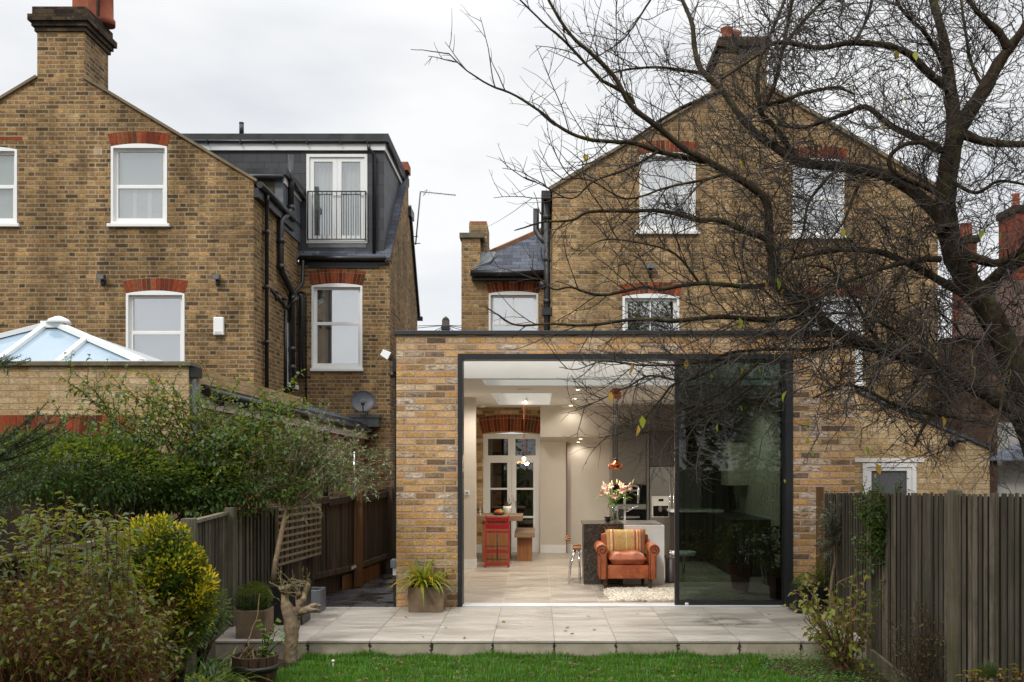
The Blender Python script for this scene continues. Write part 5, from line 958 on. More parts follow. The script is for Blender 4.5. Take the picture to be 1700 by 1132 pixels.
# kitchen run along the right wall (behind tinted glass)
t = thing('kitchen_counter', 'white topped kitchen counter behind the dark sliding glass', 'counter', (3.2, 14, 0)); zc_ = .90
q = MB(); q.box(X(1291, 13.9) - .0, 13.9, zc_ - .04, IX1 - .001, 16.4, zc_); q.box(2.3, 16.0, zc_ - .04, IX1 - .3, 16.49, zc_); q.build('worktop', M['white_cab'], t)
q = MB(); q.box(2.35, 16.05, .02, IX1 - .3, 16.49, zc_ - .041); q.box(2.92, 13.93, .02, IX1 - .001, 16.0, zc_ - .041); q.build('base_cabinet', M['dk_cab'], t)
t = thing('wall_cabinet', 'pale wall cabinet behind the dark sliding glass', 'cabinet', (3.2, 15.5, 1.5)); q = MB(); q.box(X(1209, 15.4), 15.4, Z(806, 15.4), IX1 - .002, 16.0, Z(735, 15.4)); q.build('door', M['beige'], t, bevel=.003)
t = tag(MB().box(X(1243, 16.3), 16.3, .91, X(1291, 16.3), 16.34, Z(808, 16.3)).build('wood_splashback', M['oak']), 'brown timber splashback panel behind the dark glass', 'splashback')
t = thing('bottles', 'cluster of dark bottles and utensils on the counter behind glass', 'bottles', (X(1228, 15.9), 16.2, .9))
del t
bpy.data.objects.remove(bpy.data.objects['bottles'])
for i, (px, h_, r_) in enumerate(((1219, .26, .035), (1226, .30, .03), (1232, .22, .04), (1238, .28, .03))):
    x = X(px, 16.15); tag(MB().lathe((x, 16.15, zc_), [(r_, 0), (r_, h_ * .55), (r_ * .4, h_ * .72), (r_ * .4, h_)], 12).build('bottle', M['glass'] if i % 2 else M['dk_cab']), ['dark bottle at the left end of the group on the counter', 'clear bottle second from the left on the counter', 'dark squat bottle third from the left on the counter', 'clear bottle at the right end of the group on the counter'][i], 'bottle', 'bottles on the kitchen counter')
# open newspaper draped on a chair, seen through the glass
t = thing('glass_table_chair', 'pale curved chair back behind the dark glass', 'chair', (X(1254, 13), 13.0, 0)); q = MB(); n = 10; vs = []
for j in range(5):
    for i in range(n + 1): a = i / n; px = 1229 + 49 * a; py = 896 - 9 * abs(math.sin(a * 3.0)) + j * 3 + (4 if a < .5 else -3); vs.append(W(px, py, 13.0 + .25 * math.sin(a * 3.14)))
q.add(vs, [(j * (n + 1) + i, j * (n + 1) + i + 1, (j + 1) * (n + 1) + i + 1, (j + 1) * (n + 1) + i) for j in range(4) for i in range(n)]); q.sm = [True] * len(q.f); o = q.build('backrest', M['white_cab'], t); o.modifiers.new('s', 'SOLIDIFY').thickness = .02
c = Vector((X(1254, 13.1), 13.1, 0)); MB().lathe((c.x, 13.15, .42), [(.2, 0), (.22, .02), (.2, .04)], 20).build('seat', M['white_cab'], t)
for dx, dy in ((-.16, -.12), (.16, -.12), (-.16, .14), (.16, .14)): MB().tube([(c.x + dx * .6, 13.15 + dy * .6, .42), (c.x + dx, 13.15 + dy, 0)], .012, 8).build('leg', M['chrome'], t)
t = thing('waste_bin', 'slim dark steel bin beside the white island', 'bin', (X(1115, 13.3), 13.3, 0)); MB().lathe((X(1115, 13.3), 13.3, 0), [(.10, 0), (.10, .02), (.095, .03), (.095, .35), (.07, .37)], 20).build('body', M['dk_cab'], t); MB().tube([(X(1113, 13.2), 13.2, .35), (X(1113, 13.2), 13.2, .47)], .01, 8).build('handle', M['chrome'], t)
t = thing('side_table', 'white side table edge cut by the sliding door frame', 'side table', (X(1124, 12.6), 12.6, 0)); MB().lathe((X(1135, 12.6), 12.6, .46), [(.16, 0), (.17, .01), (.17, .04), (.16, .05)], 24).build('table_top', M['white_cab'], t); MB().tube([(X(1135, 12.6), 12.6, .0), (X(1135, 12.6), 12.6, .46)], .02, 8).build('leg', M['chrome'], t)
for i, (px, Y_, r_, h_, lab) in enumerate(((1229, 12.35, .15, .36, 'terracotta pot with dark leafy plant behind the glass, left one'), (1291, 11.75, .14, .36, 'terracotta pot with dark leafy plant behind the glass, beside the door jamb'))):
    c = Vector((X(px, Y_), Y_, 0)); t = thing('potted_plant', lab, 'potted plant', tuple(c)); MB().lathe(c, [(r_ * .68, 0), (r_ * .95, h_ * .82), (r_ * 1.06, h_ * .84), (r_ * 1.06, h_), (r_ * .9, h_), (r_ * .85, h_ * .85), (0, h_ * .84)], 22, cap=False).build('pot', M['terracotta'], t)
    n = 420; th = rng.uniform(0, 6.28, n); rr_ = rng.uniform(0, .3, n); P0 = np.stack([c.x + rr_ * np.cos(th), c.y + rr_ * np.sin(th), h_ + rng.uniform(.02, .55, n)], 1); V, I = np_leaves(P0, np.stack([np.cos(th), np.sin(th), rng.uniform(-.3, .7, n)], 1), .09, .035); leaf_obj('leaves', V, I, leaf_mat('indoor_leaf', [S(36, 60, 30), S(70, 96, 44)]), t)
    q = MB()
    for k in range(9): a = random.uniform(0, 6.28); q.tube([c + Vector((0, 0, h_ * .84)), c + Vector((.2 * math.cos(a), .2 * math.sin(a), h_ + .4))], .006, 5)
    q.build('stems', M['dark_wood'], t)
# soft room fill: spot lamps added where no fitting is modelled
lamp('kitchen_fill_lamp', (2.75, 14.4, ZC - .05), 130, 'SPOT', .05, spot=160, col=(1, .92, .82))
lamp('kitchen_fill_lamp', (1.0, 14.3, ZC - .05), 80, 'SPOT', .05, spot=165, col=(1, .92, .82))
lamp('dining_fill_lamp', (-.95, 14.4, ZC - .05), 50, 'SPOT', .05, spot=165, col=(1, .92, .82))
# ================================================================ GROUND, PATIO, LAWN
def soil_mat():
    m = MT('soil', .95, .1); m.set('Base Color', m.ramp(m.noise(9, 6, .7), [(.3, S(36, 30, 24)), (.7, S(84, 68, 52))])); m.bump(m.noise(30, 5, .7), .8, .02); return m.m
M['soil'] = soil_mat()
GZ = -.17
g = MB(); g.box(-200, -200, GZ - .3, 200, 300, GZ - .01); tag(g.build('ground', M['soil']), kind='structure')
lm = MT('lawn_base', .95, .1); lm.set('Base Color', lm.ramp(lm.noise(6, 5, .7), [(.3, S(26, 44, 12)), (.7, S(44, 74, 22))])); M['lawn'] = lm.m
q = MB(); q.plate([(-2.25, 1), (2.2, 1), (2.3, 6), (2.35, 7.6), (2.15, 8.1), (2.1, 8.5), (2.35, 8.89), (-2.3, 8.89), (-2.25, 8.4), (-2.45, 7.8)], [], GZ - .008, GZ, axis='z'); tag(q.build('lawn', M['lawn']), kind='structure')
pt = tile_mat('porcelain_paving', S(196, 188, 176, .86), S(160, 150, 138, .86), S(84, 76, 66), .3); M['patio'] = pt.m
# damp stain ring and dirt
m = pt; sp = m.n('SeparateXYZ', i0=m.n('NewGeometry').outputs['Position']); dx_ = m.math('DIVIDE', m.math('SUBTRACT', sp.outputs[0], 2.02), .33); dy_ = m.math('DIVIDE', m.math('SUBTRACT', sp.outputs[1], 9.95), .28)
rr = m.math('SQRT', m.math('ADD', m.math('POWER', dx_, 2), m.math('POWER', dy_, 2))); rr = m.math('ADD', rr, m.math('MULTIPLY', m.math('SUBTRACT', m.noise(6, 5, .7), .5), 1.9)); rg = m.n('MapRange', Value=m.math('ABSOLUTE', m.math('SUBTRACT', rr, .75)), From_Min=0.0, From_Max=.45, To_Min=.8, To_Max=0.0).outputs[0]
old = m.p.inputs['Base Color'].links[0].from_socket
drt = m.n('MapRange', Value=m.noise(45, 2, .5), From_Min=.66, From_Max=.72, To_Min=0.0, To_Max=.7).outputs[0]
m.set('Base Color', m.mix(m.math('MAXIMUM', m.math('MULTIPLY', rg, m.n('MapRange', Value=m.noise(24, 4, .7), From_Min=.36, From_Max=.52).outputs[0]), drt), old, S(70, 62, 52)))
pat = MB().box(-3.26, 8.9, -.018, 3.27, 10.985, .002).build('patio', M['patio'], bevel=.002); tag(pat, kind='structure')
km = MT('kerb_face', .8, .3); x = km.n('SeparateXYZ', i0=km.n('NewGeometry').outputs['Position']).outputs[0]; f = km.math('FRACT', km.math('DIVIDE', km.math('ADD', x, 60 * .595 - .16), .595)); d = km.math('MULTIPLY', km.math('MINIMUM', f, km.math('SUBTRACT', 1, f)), .595)
dd2 = km.math('ADD', d, km.math('MULTIPLY', km.math('SUBTRACT', km.noise(40, 3), .5), .02)); km.set('Base Color', km.mix(km.n('MapRange', Value=dd2, From_Min=.002, From_Max=.008, To_Min=1.0, To_Max=0.0).outputs[0], km.ramp(km.noise(2.4, 6, .65, dist=1.2), [(.3, S(138, 128, 112)), (.7, S(178, 168, 150))]), S(36, 32, 28)))
tag(MB().box(-3.24, 8.912, GZ - .05, 3.25, 10.98, -.0185).build('patio_step', km.m), kind='structure')
q = MB()   # black mortar blobs in the step joints
for k in range(-5, 6):
    x = .16 + .595 * k; z_ = -.035
    for j in range(7): q.ball((x + random.uniform(-.012, .012), 8.905, z_ - j * random.uniform(.002, .014)), random.uniform(.005, .012), .006, n=6, m=4)
q.build('joint_dirt', M['black_old'], pat)
sm = MT('slate_paving', .3, .5); br = sm.n('TexBrick', {'offset': .5}, i0=sm.n('NewGeometry').outputs['Position'], Color1=S(38, 38, 40), Color2=S(74, 72, 72), Mortar=S(20, 20, 20), Scale=1.0, Mortar_Size=.006, Brick_Width=.45, Row_Height=.3); sm.set('Base Color', br.outputs[0]); sm.set('Roughness', sm.n('MapRange', Value=sm.noise(3, 4), From_Min=.4, From_Max=.6, To_Min=.12, To_Max=.6).outputs[0]); sm.bump(sm.noise(12, 4), .5, .006)
tag(MB().box(-3.2, 10.99, -.1, XL - .002, 19.1, -.002).build('path', sm.m), kind='structure')
# grass
def in_lawn(x, y):
    lim = 2.3 + .06 * np.sin(y * 9); 
    return (x < np.where(y > 7.9, 2.15 + .12 * np.sin(y * 5), 2.36)) & (x > -2.3 + .1 * np.sin(y * 6))
N = 78000; gx = rng.uniform(-2.5, 2.5, N); gy = 7.45 + (8.893 - 7.45) * rng.uniform(0, 1, N); k = in_lawn(gx, gy) & ((np.sin(gx * 3.1 + 1) * np.sin(gy * 8 + gx * 2) < .72) | (rng.uniform(0, 1, N) < .3)); gx, gy = gx[k], gy[k]
N2 = 5200; gx = np.concatenate([gx, rng.uniform(-2.25, 2.2, N2)]); gy = np.concatenate([gy, rng.uniform(8.84, 8.896, N2)])
n = len(gx); clump = .5 + .5 * np.sin(gx * 7.3 + np.sin(gy * 9) * 2) * np.sin(gy * 11 + gx * 3); H = rng.uniform(.022, .065, n) * (.6 + .8 * clump); H[-N2:] *= 1.3; tuft = rng.uniform(0, 1, n) < .02; H[tuft] *= 1.5
az = rng.uniform(0, 2 * np.pi, n); ln = rng.uniform(.15, .75, n) * H; wv = rng.uniform(.0016, .0032, n); wx, wy = -np.sin(az) * wv, np.cos(az) * wv
b = np.stack([gx, gy, np.full(n, GZ)], 1); z0_ = np.zeros(n); w3 = np.stack([wx, wy, z0_], 1); mid = b + np.stack([np.cos(az) * ln * .3, np.sin(az) * ln * .3, H * .6], 1); tip = b + np.stack([np.cos(az) * ln, np.sin(az) * ln, H], 1)
V = np.stack([b - w3, b + w3, mid - w3 * .8, mid + w3 * .8, tip], 1).reshape(-1, 3); I = ((np.arange(n) * 5)[:, None] + np.array([0, 1, 3, 0, 3, 2, 2, 3, 4])[None, :]).ravel()
M['grass'] = leaf_mat('grass_blade', [S(22, 66, 8), S(36, 100, 12), S(54, 124, 20), S(30, 86, 12), S(80, 136, 34), S(104, 132, 50)], trans=.3)
tag(link('grass', mesh_np('grass', V, 3, I), M['grass']), 'short lush green lawn grass in front of the patio step', 'grass', kind='stuff')
pn = 16; V, I = np_leaves(np.stack([rng.uniform(-2.2, 3.1, pn), 8.95 + 1.95 * rng.uniform(0, 1, pn) ** 1.6, np.full(pn, .008)], 1), np.stack([rng.normal(0, 1, pn), rng.normal(0, 1, pn), np.full(pn, .02)], 1), .05, .03, bend=.02)
tag(leaf_obj('fallen_leaves', V, I, leaf_mat('brown_leaf', [S(70, 50, 36), S(110, 80, 50), S(130, 110, 60)], trans=.1)), 'a few brown leaves blown onto the pale patio paving', 'fallen leaves', kind='stuff')
n = 420; lx = rng.uniform(-2.1, 2.1, n); ly = rng.uniform(7.8, 8.85, n); V, I = np_leaves(np.stack([lx, ly, np.full(n, GZ + .035)], 1), np.stack([rng.normal(0, 1, n), rng.normal(0, 1, n), rng.normal(0, .15, n)], 1), .042, .026, bend=.2)
tag(leaf_obj('fallen_leaves', V, I, leaf_mat('dead_leaf', [S(60, 44, 34), S(96, 66, 44), S(112, 92, 66)], trans=.1)), 'brown fallen leaves scattered in the lawn', 'fallen leaves', kind='stuff')
t = thing('mushroom', 'single small pale mushroom in the lawn grass', 'mushroom', tuple(W(553, 1097, 8.35))); c = W(553, 1098, 8.35); MB().tube([(c.x, c.y, GZ), (c.x, c.y, c.z)], .005, 8).build('stem', M['ceramic'], t); MB().ball((c.x, c.y, c.z + .005), .017, .017, .012).build('cap', plain('mushroom_cap', S(206, 190, 170), .8), t)
# ================================================================ FENCES
M['batten'] = wood_mat('weathered_batten', S(60, 54, 45), S(106, 97, 84), fine=30, rough=.85, moss=S(56, 56, 38))
M['batten_brown'] = wood_mat('brown_feather_board', S(50, 42, 35), S(82, 70, 58), fine=30, rough=.85)
M['backing'] = wood_mat('dark_backing_boards', S(34, 30, 25), S(58, 52, 44), fine=30, rough=.9); M['post'] = wood_mat('mossy_post', S(78, 72, 58), S(122, 114, 96), fine=24, rough=.85, moss=S(66, 72, 34)); M['post_new'] = wood_mat('amber_post', S(96, 66, 38), S(132, 96, 58), fine=24, rough=.7)
def fence_panel(parent, p0, p1, zb, zt, pitch=.05, w=.04, th=.018, mat='batten', side=1, name='slats'):
    p0 = Vector((p0[0], p0[1], 0)); p1 = Vector((p1[0], p1[1], 0)); L = (p1 - p0).length; d = (p1 - p0) / L; nrm = Vector((-d.y, d.x, 0)) * side; q = MB(); k = int(L / pitch); zb0, zb1 = zb; zt0, zt1 = zt
    for i in range(k):
        a = (i + .5) * pitch + random.uniform(-.003, .003); f = a / L; c = p0 + d * a; ww = w / 2 * random.uniform(.85, 1.05); o = nrm * random.uniform(-.003, .003); tz = zt0 + (zt1 - zt0) * f + random.uniform(-.006, .006); bz = zb0 + (zb1 - zb0) * f
        tw = nrm * random.uniform(-.006, .008); A = c - d * ww + o; B = c + d * ww + o + tw
        q.hexa([A + Vector((0, 0, bz)), B + Vector((0, 0, bz)), B + nrm * th + Vector((0, 0, bz)), A + nrm * th + Vector((0, 0, bz)), A + Vector((0, 0, tz)), B + Vector((0, 0, tz)), B + nrm * th + Vector((0, 0, tz)), A + nrm * th + Vector((0, 0, tz))])
    s_ = q.build(name, M[mat], parent)
    q = MB(); off = nrm * -.045
    for zz in (.12, .5, .88):
        q.bar(p0 + off + Vector((0, 0, zb0 + (zt0 - zb0) * zz)), p1 + off + Vector((0, 0, zb1 + (zt1 - zb1) * zz)), .035, .08)
    bo = nrm * -.022; q.hexa([p0 + bo + Vector((0, 0, zb0)), p1 + bo + Vector((0, 0, zb1)), p1 + bo * .4 + Vector((0, 0, zb1)), p0 + bo * .4 + Vector((0, 0, zb0)), p0 + bo + Vector((0, 0, zt0 - .02)), p1 + bo + Vector((0, 0, zt1 - .02)), p1 + bo * .4 + Vector((0, 0, zt1 - .02)), p0 + bo * .4 + Vector((0, 0, zt0 - .02))])
    q.build('rail', M['backing'] if mat == 'batten' else M['batten_brown'], parent)
def post(parent, x, y, zb, zt, w=.1, mat='post'): return MB().box(x - w / 2, y - w / 2, zb, x + w / 2, y + w / 2, zt).build('post', M[mat], parent, bevel=.006)
rf = thing('fence', 'tall weathered vertical slat fence along the right side of the garden', 'fence', (3.1, 8, GZ))
rx = lambda y: 3.33 - .0827 * (10.7 - y); rt = lambda y: EYE - (49 + (10.7 - y) * .4) / F * y
pts_y = [10.72, 8.62, 6.57, 4.5, 2.6]
for a, b in zip(pts_y[:-1], pts_y[1:]): fence_panel(rf, (rx(a), a - .0), (rx(b), b), (GZ - .02, GZ - .02), (rt(a), rt(b)), pitch=.094, w=.052, th=.010, side=-1)
for y_ in (8.62, 6.57, 4.5): post(rf, rx(y_) - .02, y_, GZ - .05, rt(y_) + .025, .08)
q = MB(); q.bar((rx(8.6) - .05, 8.6, GZ + .08), (rx(6.6) - .05, 6.6, GZ + .04), .03, .15); q.bar((rx(6.5) - .05, 6.5, GZ + .04), (rx(3) - .05, 3, GZ + .04), .03, .15); q.build('gravel_board', M['post'], rf)
post(rf, 3.32, 10.86, 0, Z(808, 10.86), .075, 'post_new')
lf = thing('fence', 'weathered wooden fence along the left side, running back past the trellis', 'fence', (-3.0, 10, GZ))
LP = [(-2.95, 3.0), (-2.92, 6.3), (-3.0, 7.8), (-3.28, 9.7), (-2.98, 11.2)]
for a, b, z0_, z1_ in ((0, 1, 1.2, 1.19), (1, 2, 1.19, 1.18), (2, 3, 1.18, 1.17), (3, 4, 1.17, 1.19)): fence_panel(lf, LP[a], LP[b], (GZ + .12, GZ + .12), (z0_, z1_), pitch=.08, w=.045, th=.012, side=-1)
q = MB()
for a, b in zip(LP[:-1], LP[1:]): q.bar((a[0] + .03, a[1], GZ + .1), (b[0] + .03, b[1], GZ + .1), .04, .2); q.bar((a[0], a[1], 1.2), (b[0], b[1], 1.19), .07, .03)
q.build('gravel_board', M['post'], lf)
for x, y_ in LP[1:]: post(lf, x + .05, y_, GZ, 1.25, .1)
LQ = [(-2.98, 11.2), (-2.76, 12.0), (-2.54, 12.75), (-2.36, 14.3), (-2.15, 17.5)]
for a, b, z0_, z1_ in ((0, 1, 1.22, 1.25), (1, 2, 1.25, 1.30), (2, 3, 1.30, 1.31), (3, 4, 1.31, 1.3)): fence_panel(lf, LQ[a], LQ[b], (.28, .28), (z0_, z1_), pitch=.085, w=.078, th=.014, mat='batten_brown', side=-1, name='boards')
q = MB()
for a, b in zip(LQ[:-1], LQ[1:]): q.bar((a[0] + .03, a[1], .28), (b[0] + .03, b[1], .28), .04, .07); q.bar((a[0] + .03, a[1], 1.2), (b[0] + .03, b[1], 1.24), .04, .09); q.hexa([(a[0] - .05, a[1], -.1), (b[0] - .05, b[1], -.1), (b[0] - .03, b[1], -.1), (a[0] - .03, a[1], -.1), (a[0] - .05, a[1], .27), (b[0] - .05, b[1], .27), (b[0] - .03, b[1], .27), (a[0] - .03, a[1], .27)])
q.build('gravel_board', M['batten_brown'], lf); q = MB(); q.bar((-2.62, 12.4, .1), (-2.4, 13.9, .1), .03, .2); q.build('timber_edging', M['post_new'], lf)
post(lf, -2.48, 12.75, 0, 1.34, .11, 'post_new'); post(lf, -2.3, 14.3, 0, 1.35, .1, 'batten_brown'); post(lf, -2.93, 11.25, 0, 1.3, .09, 'batten_brown')
# trellis
t = thing('trellis', 'square lattice wooden trellis panel fixed against the left fence', 'trellis', (-2.8, 11.5, 0)); T0, T1 = Vector((X(455, 10.6), 10.6, 0)), Vector((X(527, 11.7), 11.7, 0)); q = MB(); k = 9; zt0, zt1, zb0, zb1 = Z(846, 10.6), Z(838, 11.7), Z(938, 10.6), Z(918, 11.7)
for i in range(k + 1): f = i / k; p = T0.lerp(T1, f); q.bar(p + Vector((.03, 0, zb0 + (zb1 - zb0) * f)), p + Vector((.03, 0, zt0 + (zt1 - zt0) * f)), .032, .012, up=(0, 1, 0))
for j in range(9): f = j / 8; q.bar(T0 + Vector((.045, 0, zb0 + (zt0 - zb0) * f)), T1 + Vector((.045, 0, zb1 + (zt1 - zb1) * f)), .012, .028)
q.build('lattice', plain('grey_brown_lath', S(134, 118, 98), .9, .1, var=.25, vscale=14), t); q = MB(); p = T0.lerp(T1, .85); q.bar(p + Vector((-.02, 0, 0)), p + Vector((-.02, 0, 1.2)), .08, .06, up=(0, 1, 0)); q.build('post', M['batten_brown'], t)
t = thing('steel_rod', 'thin shiny rod with clips standing before the amber fence post', 'rod', (X(588, 12.7), 12.6, 0)); q = MB(); q.tube([W(588, 825, 12.6), W(588, 750, 12.6)], .012, 6); q.build('rod', M['chrome'], t); q = MB(); q.bar(W(583, 829, 12.6), W(592, 824, 12.6), .05, .04); q.bar(W(583, 944, 12.6), W(592, 939, 12.6), .05, .04); q.build('clip', M['chrome'], t)
# fittings on the extension's left corner
t = thing('floodlight', 'black floodlight with bright lens on the left corner of the pale brick extension', 'floodlight', tuple(W(655, 600, 11)), 'security lights on the brick walls'); q = MB(); c = W(650, 590, 11.15); q.hexa([c + Vector(v) for v in ((-.12, -.07, -.0), (-.02, -.09, -.07), (-.0, .05, -.07), (-.1, .06, -.0), (-.08, -.07, .07), (.02, -.09, .03), (.03, .05, .03), (-.06, .06, .07))]); q.build('lamp_housing', M['black'], t)
q = MB(); q.hexa([c + Vector(v) for v in ((-.125, -.085, .0), (-.035, -.10, -.06), (-.03, -.09, -.06), (-.12, -.075, .0), (-.085, -.085, .065), (.01, -.10, .025), (.015, -.09, .025), (-.08, -.075, .065))]); q.build('lamp_glass', plain('bright_lens', (.8, .8, .8, 1), .1, .8), t); q = MB(); q.box(XL - .06, 11.08, c.z - .2, XL - .001, 11.2, c.z - .05); q.ball((XL - .06, 11.1, c.z - .24), .04); q.build('sensor', M['black'], t)
t = thing('wall_bracket_box', 'grey box over a white fitting low on the left corner of the extension', 'utility box', (XL, 11.1, .5)); MB().box(XL - .075, 11.02, Z(943, 11), XL - .002, 11.2, Z(930, 11)).build('housing', plain('grey_box', S(112, 118, 128), .5), t, bevel=.006); MB().box(XL - .05, 11.05, Z(956, 11), XL - .003, 11.12, Z(944, 11)).build('fitting', M['upvc'], t); MB().box(XL - .04, 11.03, 0.0, XL - .004, 11.1, Z(957, 11)).build('pipe', M['black'], t)
tag(MB().box(XL - .05, 11.2, 0, XL - .003, 11.28, 2.9).build('downpipe', M['black']), 'black downpipe on the shaded side of the extension', 'downpipe')
# ================================================================ PLANTS
def tubes_np(branches, n=4):
    """branches: list of (pts (k,3), radii (k,)); one mesh of thin tubes"""
    Vs, Is, base = [], [], 0; ang = np.arange(n) * 2 * np.pi / n; ca, sa = np.cos(ang), np.sin(ang)
    for P, r_ in branches:
        P = np.asarray(P, float); k = len(P); T = np.gradient(P, axis=0); T /= np.linalg.norm(T, axis=1, keepdims=True) + 1e-9
        ref = np.array([.13, .21, .97]) if abs(T[0, 2]) < .9 else np.array([1., .1, 0]); A = np.cross(T, ref); A /= np.linalg.norm(A, axis=1, keepdims=True) + 1e-9; B = np.cross(T, A); r_ = np.asarray(r_, float)[:, None, None]
        ringv = P[:, None, :] + r_ * (A[:, None, :] * ca[None, :, None] + B[:, None, :] * sa[None, :, None]); Vs.append(ringv.reshape(-1, 3)); i = np.arange(k - 1)[:, None]; j = np.arange(n)[None, :]; j2 = (j + 1) % n
        q_ = np.stack([i * n + j, i * n + j2, (i + 1) * n + j2, (i + 1) * n + j], -1).reshape(-1) + base; Is.append(q_); base += k * n
    return np.concatenate(Vs), np.concatenate(Is)
def tubes_obj(name, branches, mat, parent=None, n=4):
    V, I = tubes_np(branches, n); return link(name, mesh_np(name, V, 4, I), mat, parent, smooth=True)
def wiggle(p0, p1, k, amp, sag=0.0):
    p0 = np.asarray(p0, float); p1 = np.asarray(p1, float); t_ = np.linspace(0, 1, k)[:, None]; P = p0 + (p1 - p0) * t_; L = np.linalg.norm(p1 - p0); w_ = np.cumsum(rng.normal(0, 1, (k, 3)), 0); w_ -= w_[0]; w_ = w_ - w_[-1] * t_; P += w_ * amp * L / math.sqrt(k); P[:, 2] += -sag * L * 4 * (t_[:, 0] * (t_[:, 0] - 1)) * -1; return P
def along(P, spacing, start=.1):
    seg = np.linalg.norm(np.diff(P, axis=0), axis=1); cum = np.concatenate([[0], np.cumsum(seg)]); L = cum[-1]; s_ = np.arange(L * start, L, spacing); 
    if len(s_) == 0: return np.zeros((0, 3)), np.zeros((0, 3))
    pts = np.stack([np.interp(s_, cum, P[:, i]) for i in range(3)], 1); idx = np.clip(np.searchsorted(cum, s_) - 1, 0, len(P) - 2); T = P[idx + 1] - P[idx]; T /= np.linalg.norm(T, axis=1, keepdims=True) + 1e-9; return pts, T
def shrub(name, label, cat, base, stems, leafL, leafW, mat, stem_mat, spacing=.05, side=0, side_len=.25, bend=.25, r0=.006, outward=.9, group=None, whorl=1, droop=0., kinds=None, start=.15):
    t = thing(name, label, cat, tuple(base), group); br = []; LPt = []; LD = []
    for P in stems:
        k = len(P); br.append((P, np.linspace(r0, r0 * .35, k))); subs = [P]
        if side:
            pts, T = along(P, side, .2)
            for p, tt in zip(pts, T):
                d = np.cross(tt, rng.normal(0, 1, 3)); d /= np.linalg.norm(d) + 1e-9; d = d * .9 + tt * .6 + np.array([0, 0, .15]); S_ = wiggle(p, p + d * side_len * rng.uniform(.4, 1.2), 5, .12, 0); br.append((S_, np.linspace(r0 * .5, r0 * .2, 5))); subs.append(S_)
        for S_ in subs:
            pts, T = along(S_, spacing, start if S_ is P else .05)
            for w_ in range(whorl):
                if len(pts): d = np.cross(T, rng.normal(0, 1, T.shape)); d /= np.linalg.norm(d, axis=1, keepdims=True) + 1e-9; LPt.append(pts); LD.append(d * outward + T * .5 + np.array([0, 0, -droop]))
    tubes_obj('stems', br, stem_mat, t, 4); Pn = np.concatenate(LPt); Dn = np.concatenate(LD); V, I = np_leaves(Pn, Dn, leafL, leafW, bend=bend); leaf_obj('leaves', V, I, mat, t); return t, Pn, Dn
def stems_between(n, b0, b1, t0, t1, k=9, amp=.05):
    out = []
    for i in range(n):
        a = rng.uniform(0, 1, 3); c = rng.uniform(0, 1, 3); p0 = np.array(b0) + (np.array(b1) - np.array(b0)) * a; p1 = np.array(t0) + (np.array(t1) - np.array(t0)) * c; out.append(wiggle(p0, p1, k, amp))
    return out
M['bark_red'] = plain('red_brown_stem', S(84, 50, 38), .8, .2, var=.3, vscale=20); M['bark_dry'] = plain('dry_twig', S(128, 104, 78), .9, .1, var=.35, vscale=20); M['bark_dark'] = plain('dark_twig', S(62, 52, 42), .9, .1, var=.3, vscale=20)
M['bark_pale'] = plain('pale_bark', S(132, 114, 92), .9, .15, var=.42, vscale=13, bump=.9, bscale=34)
# rose bush over the left fence
L_rose = leaf_mat('rose_leaf', [S(38, 62, 24), S(58, 88, 34), S(76, 108, 42), S(48, 74, 34), S(104, 122, 52)])
ga = lambda px, py, Y: np.array(W(px, py, Y))
st = []
for px, py, Y_ in ((115, 618, 9.8), (160, 650, 10), (200, 632, 10.2), (262, 622, 10.1), (285, 640, 10), (355, 628, 10.3), (400, 634, 10.4), (440, 650, 10.2), (480, 640, 10.3), (500, 660, 10.2), (530, 700, 10.2), (560, 730, 10.3), (545, 770, 10), (470, 690, 9.8), (330, 660, 9.9), (235, 660, 9.7), (380, 690, 9.7), (420, 720, 9.6), (300, 700, 9.6), (180, 700, 9.6), (90, 690, 9.5), (520, 800, 9.9), (480, 830, 9.7), (380, 830, 9.7), (320, 820, 9.5)):
    for r_ in range(3):
        b_ = ga(random.uniform(180, 420), random.uniform(820, 880), random.uniform(9.9, 10.5)); b_[1] = max(b_[1], 9.95); e_ = ga(px + random.uniform(-28, 28) * (r_ > 0), py + random.uniform(0, 50) * (r_ > 0), Y_ + random.uniform(-.2, .4)); mid = (b_ + e_) / 2 + np.array([0, 0, .25]); P = np.concatenate([wiggle(b_, mid, 6, .07), wiggle(mid, e_, 7, .09)[1:]]); st.append(P)
t, Pn, Dn = shrub('rose_bush', 'large loose rose bush with red hips leaning over the left fence', 'rose bush', (-4.0, 10.3, GZ), st, .055, .034, L_rose, M['bark_dark'], spacing=.03, side=.12, side_len=.26, bend=.3, r0=.008)
q = MB(); idx = rng.choice(len(Pn), 85)
q.ball((0, 0, 0), .011, .011, .014, 6, 5); h0 = q.build('hip', plain('rose_hip', S(150, 30, 22), .4, .4), t, local=True)
for j, i in enumerate(idx):
    h = h0 if j == 0 else h0.copy()
    if j: C.objects.link(h)
    h.location = Vector((Pn[i][0], Pn[i][1] - .03, Pn[i][2] - .02)) - WL[t.name]
q = MB(); q.tube([W(300, 900, 10.3), (X(300, 10.3), 10.3, GZ)], .03, 8); q.build('trunk', M['bark_dark'], t)
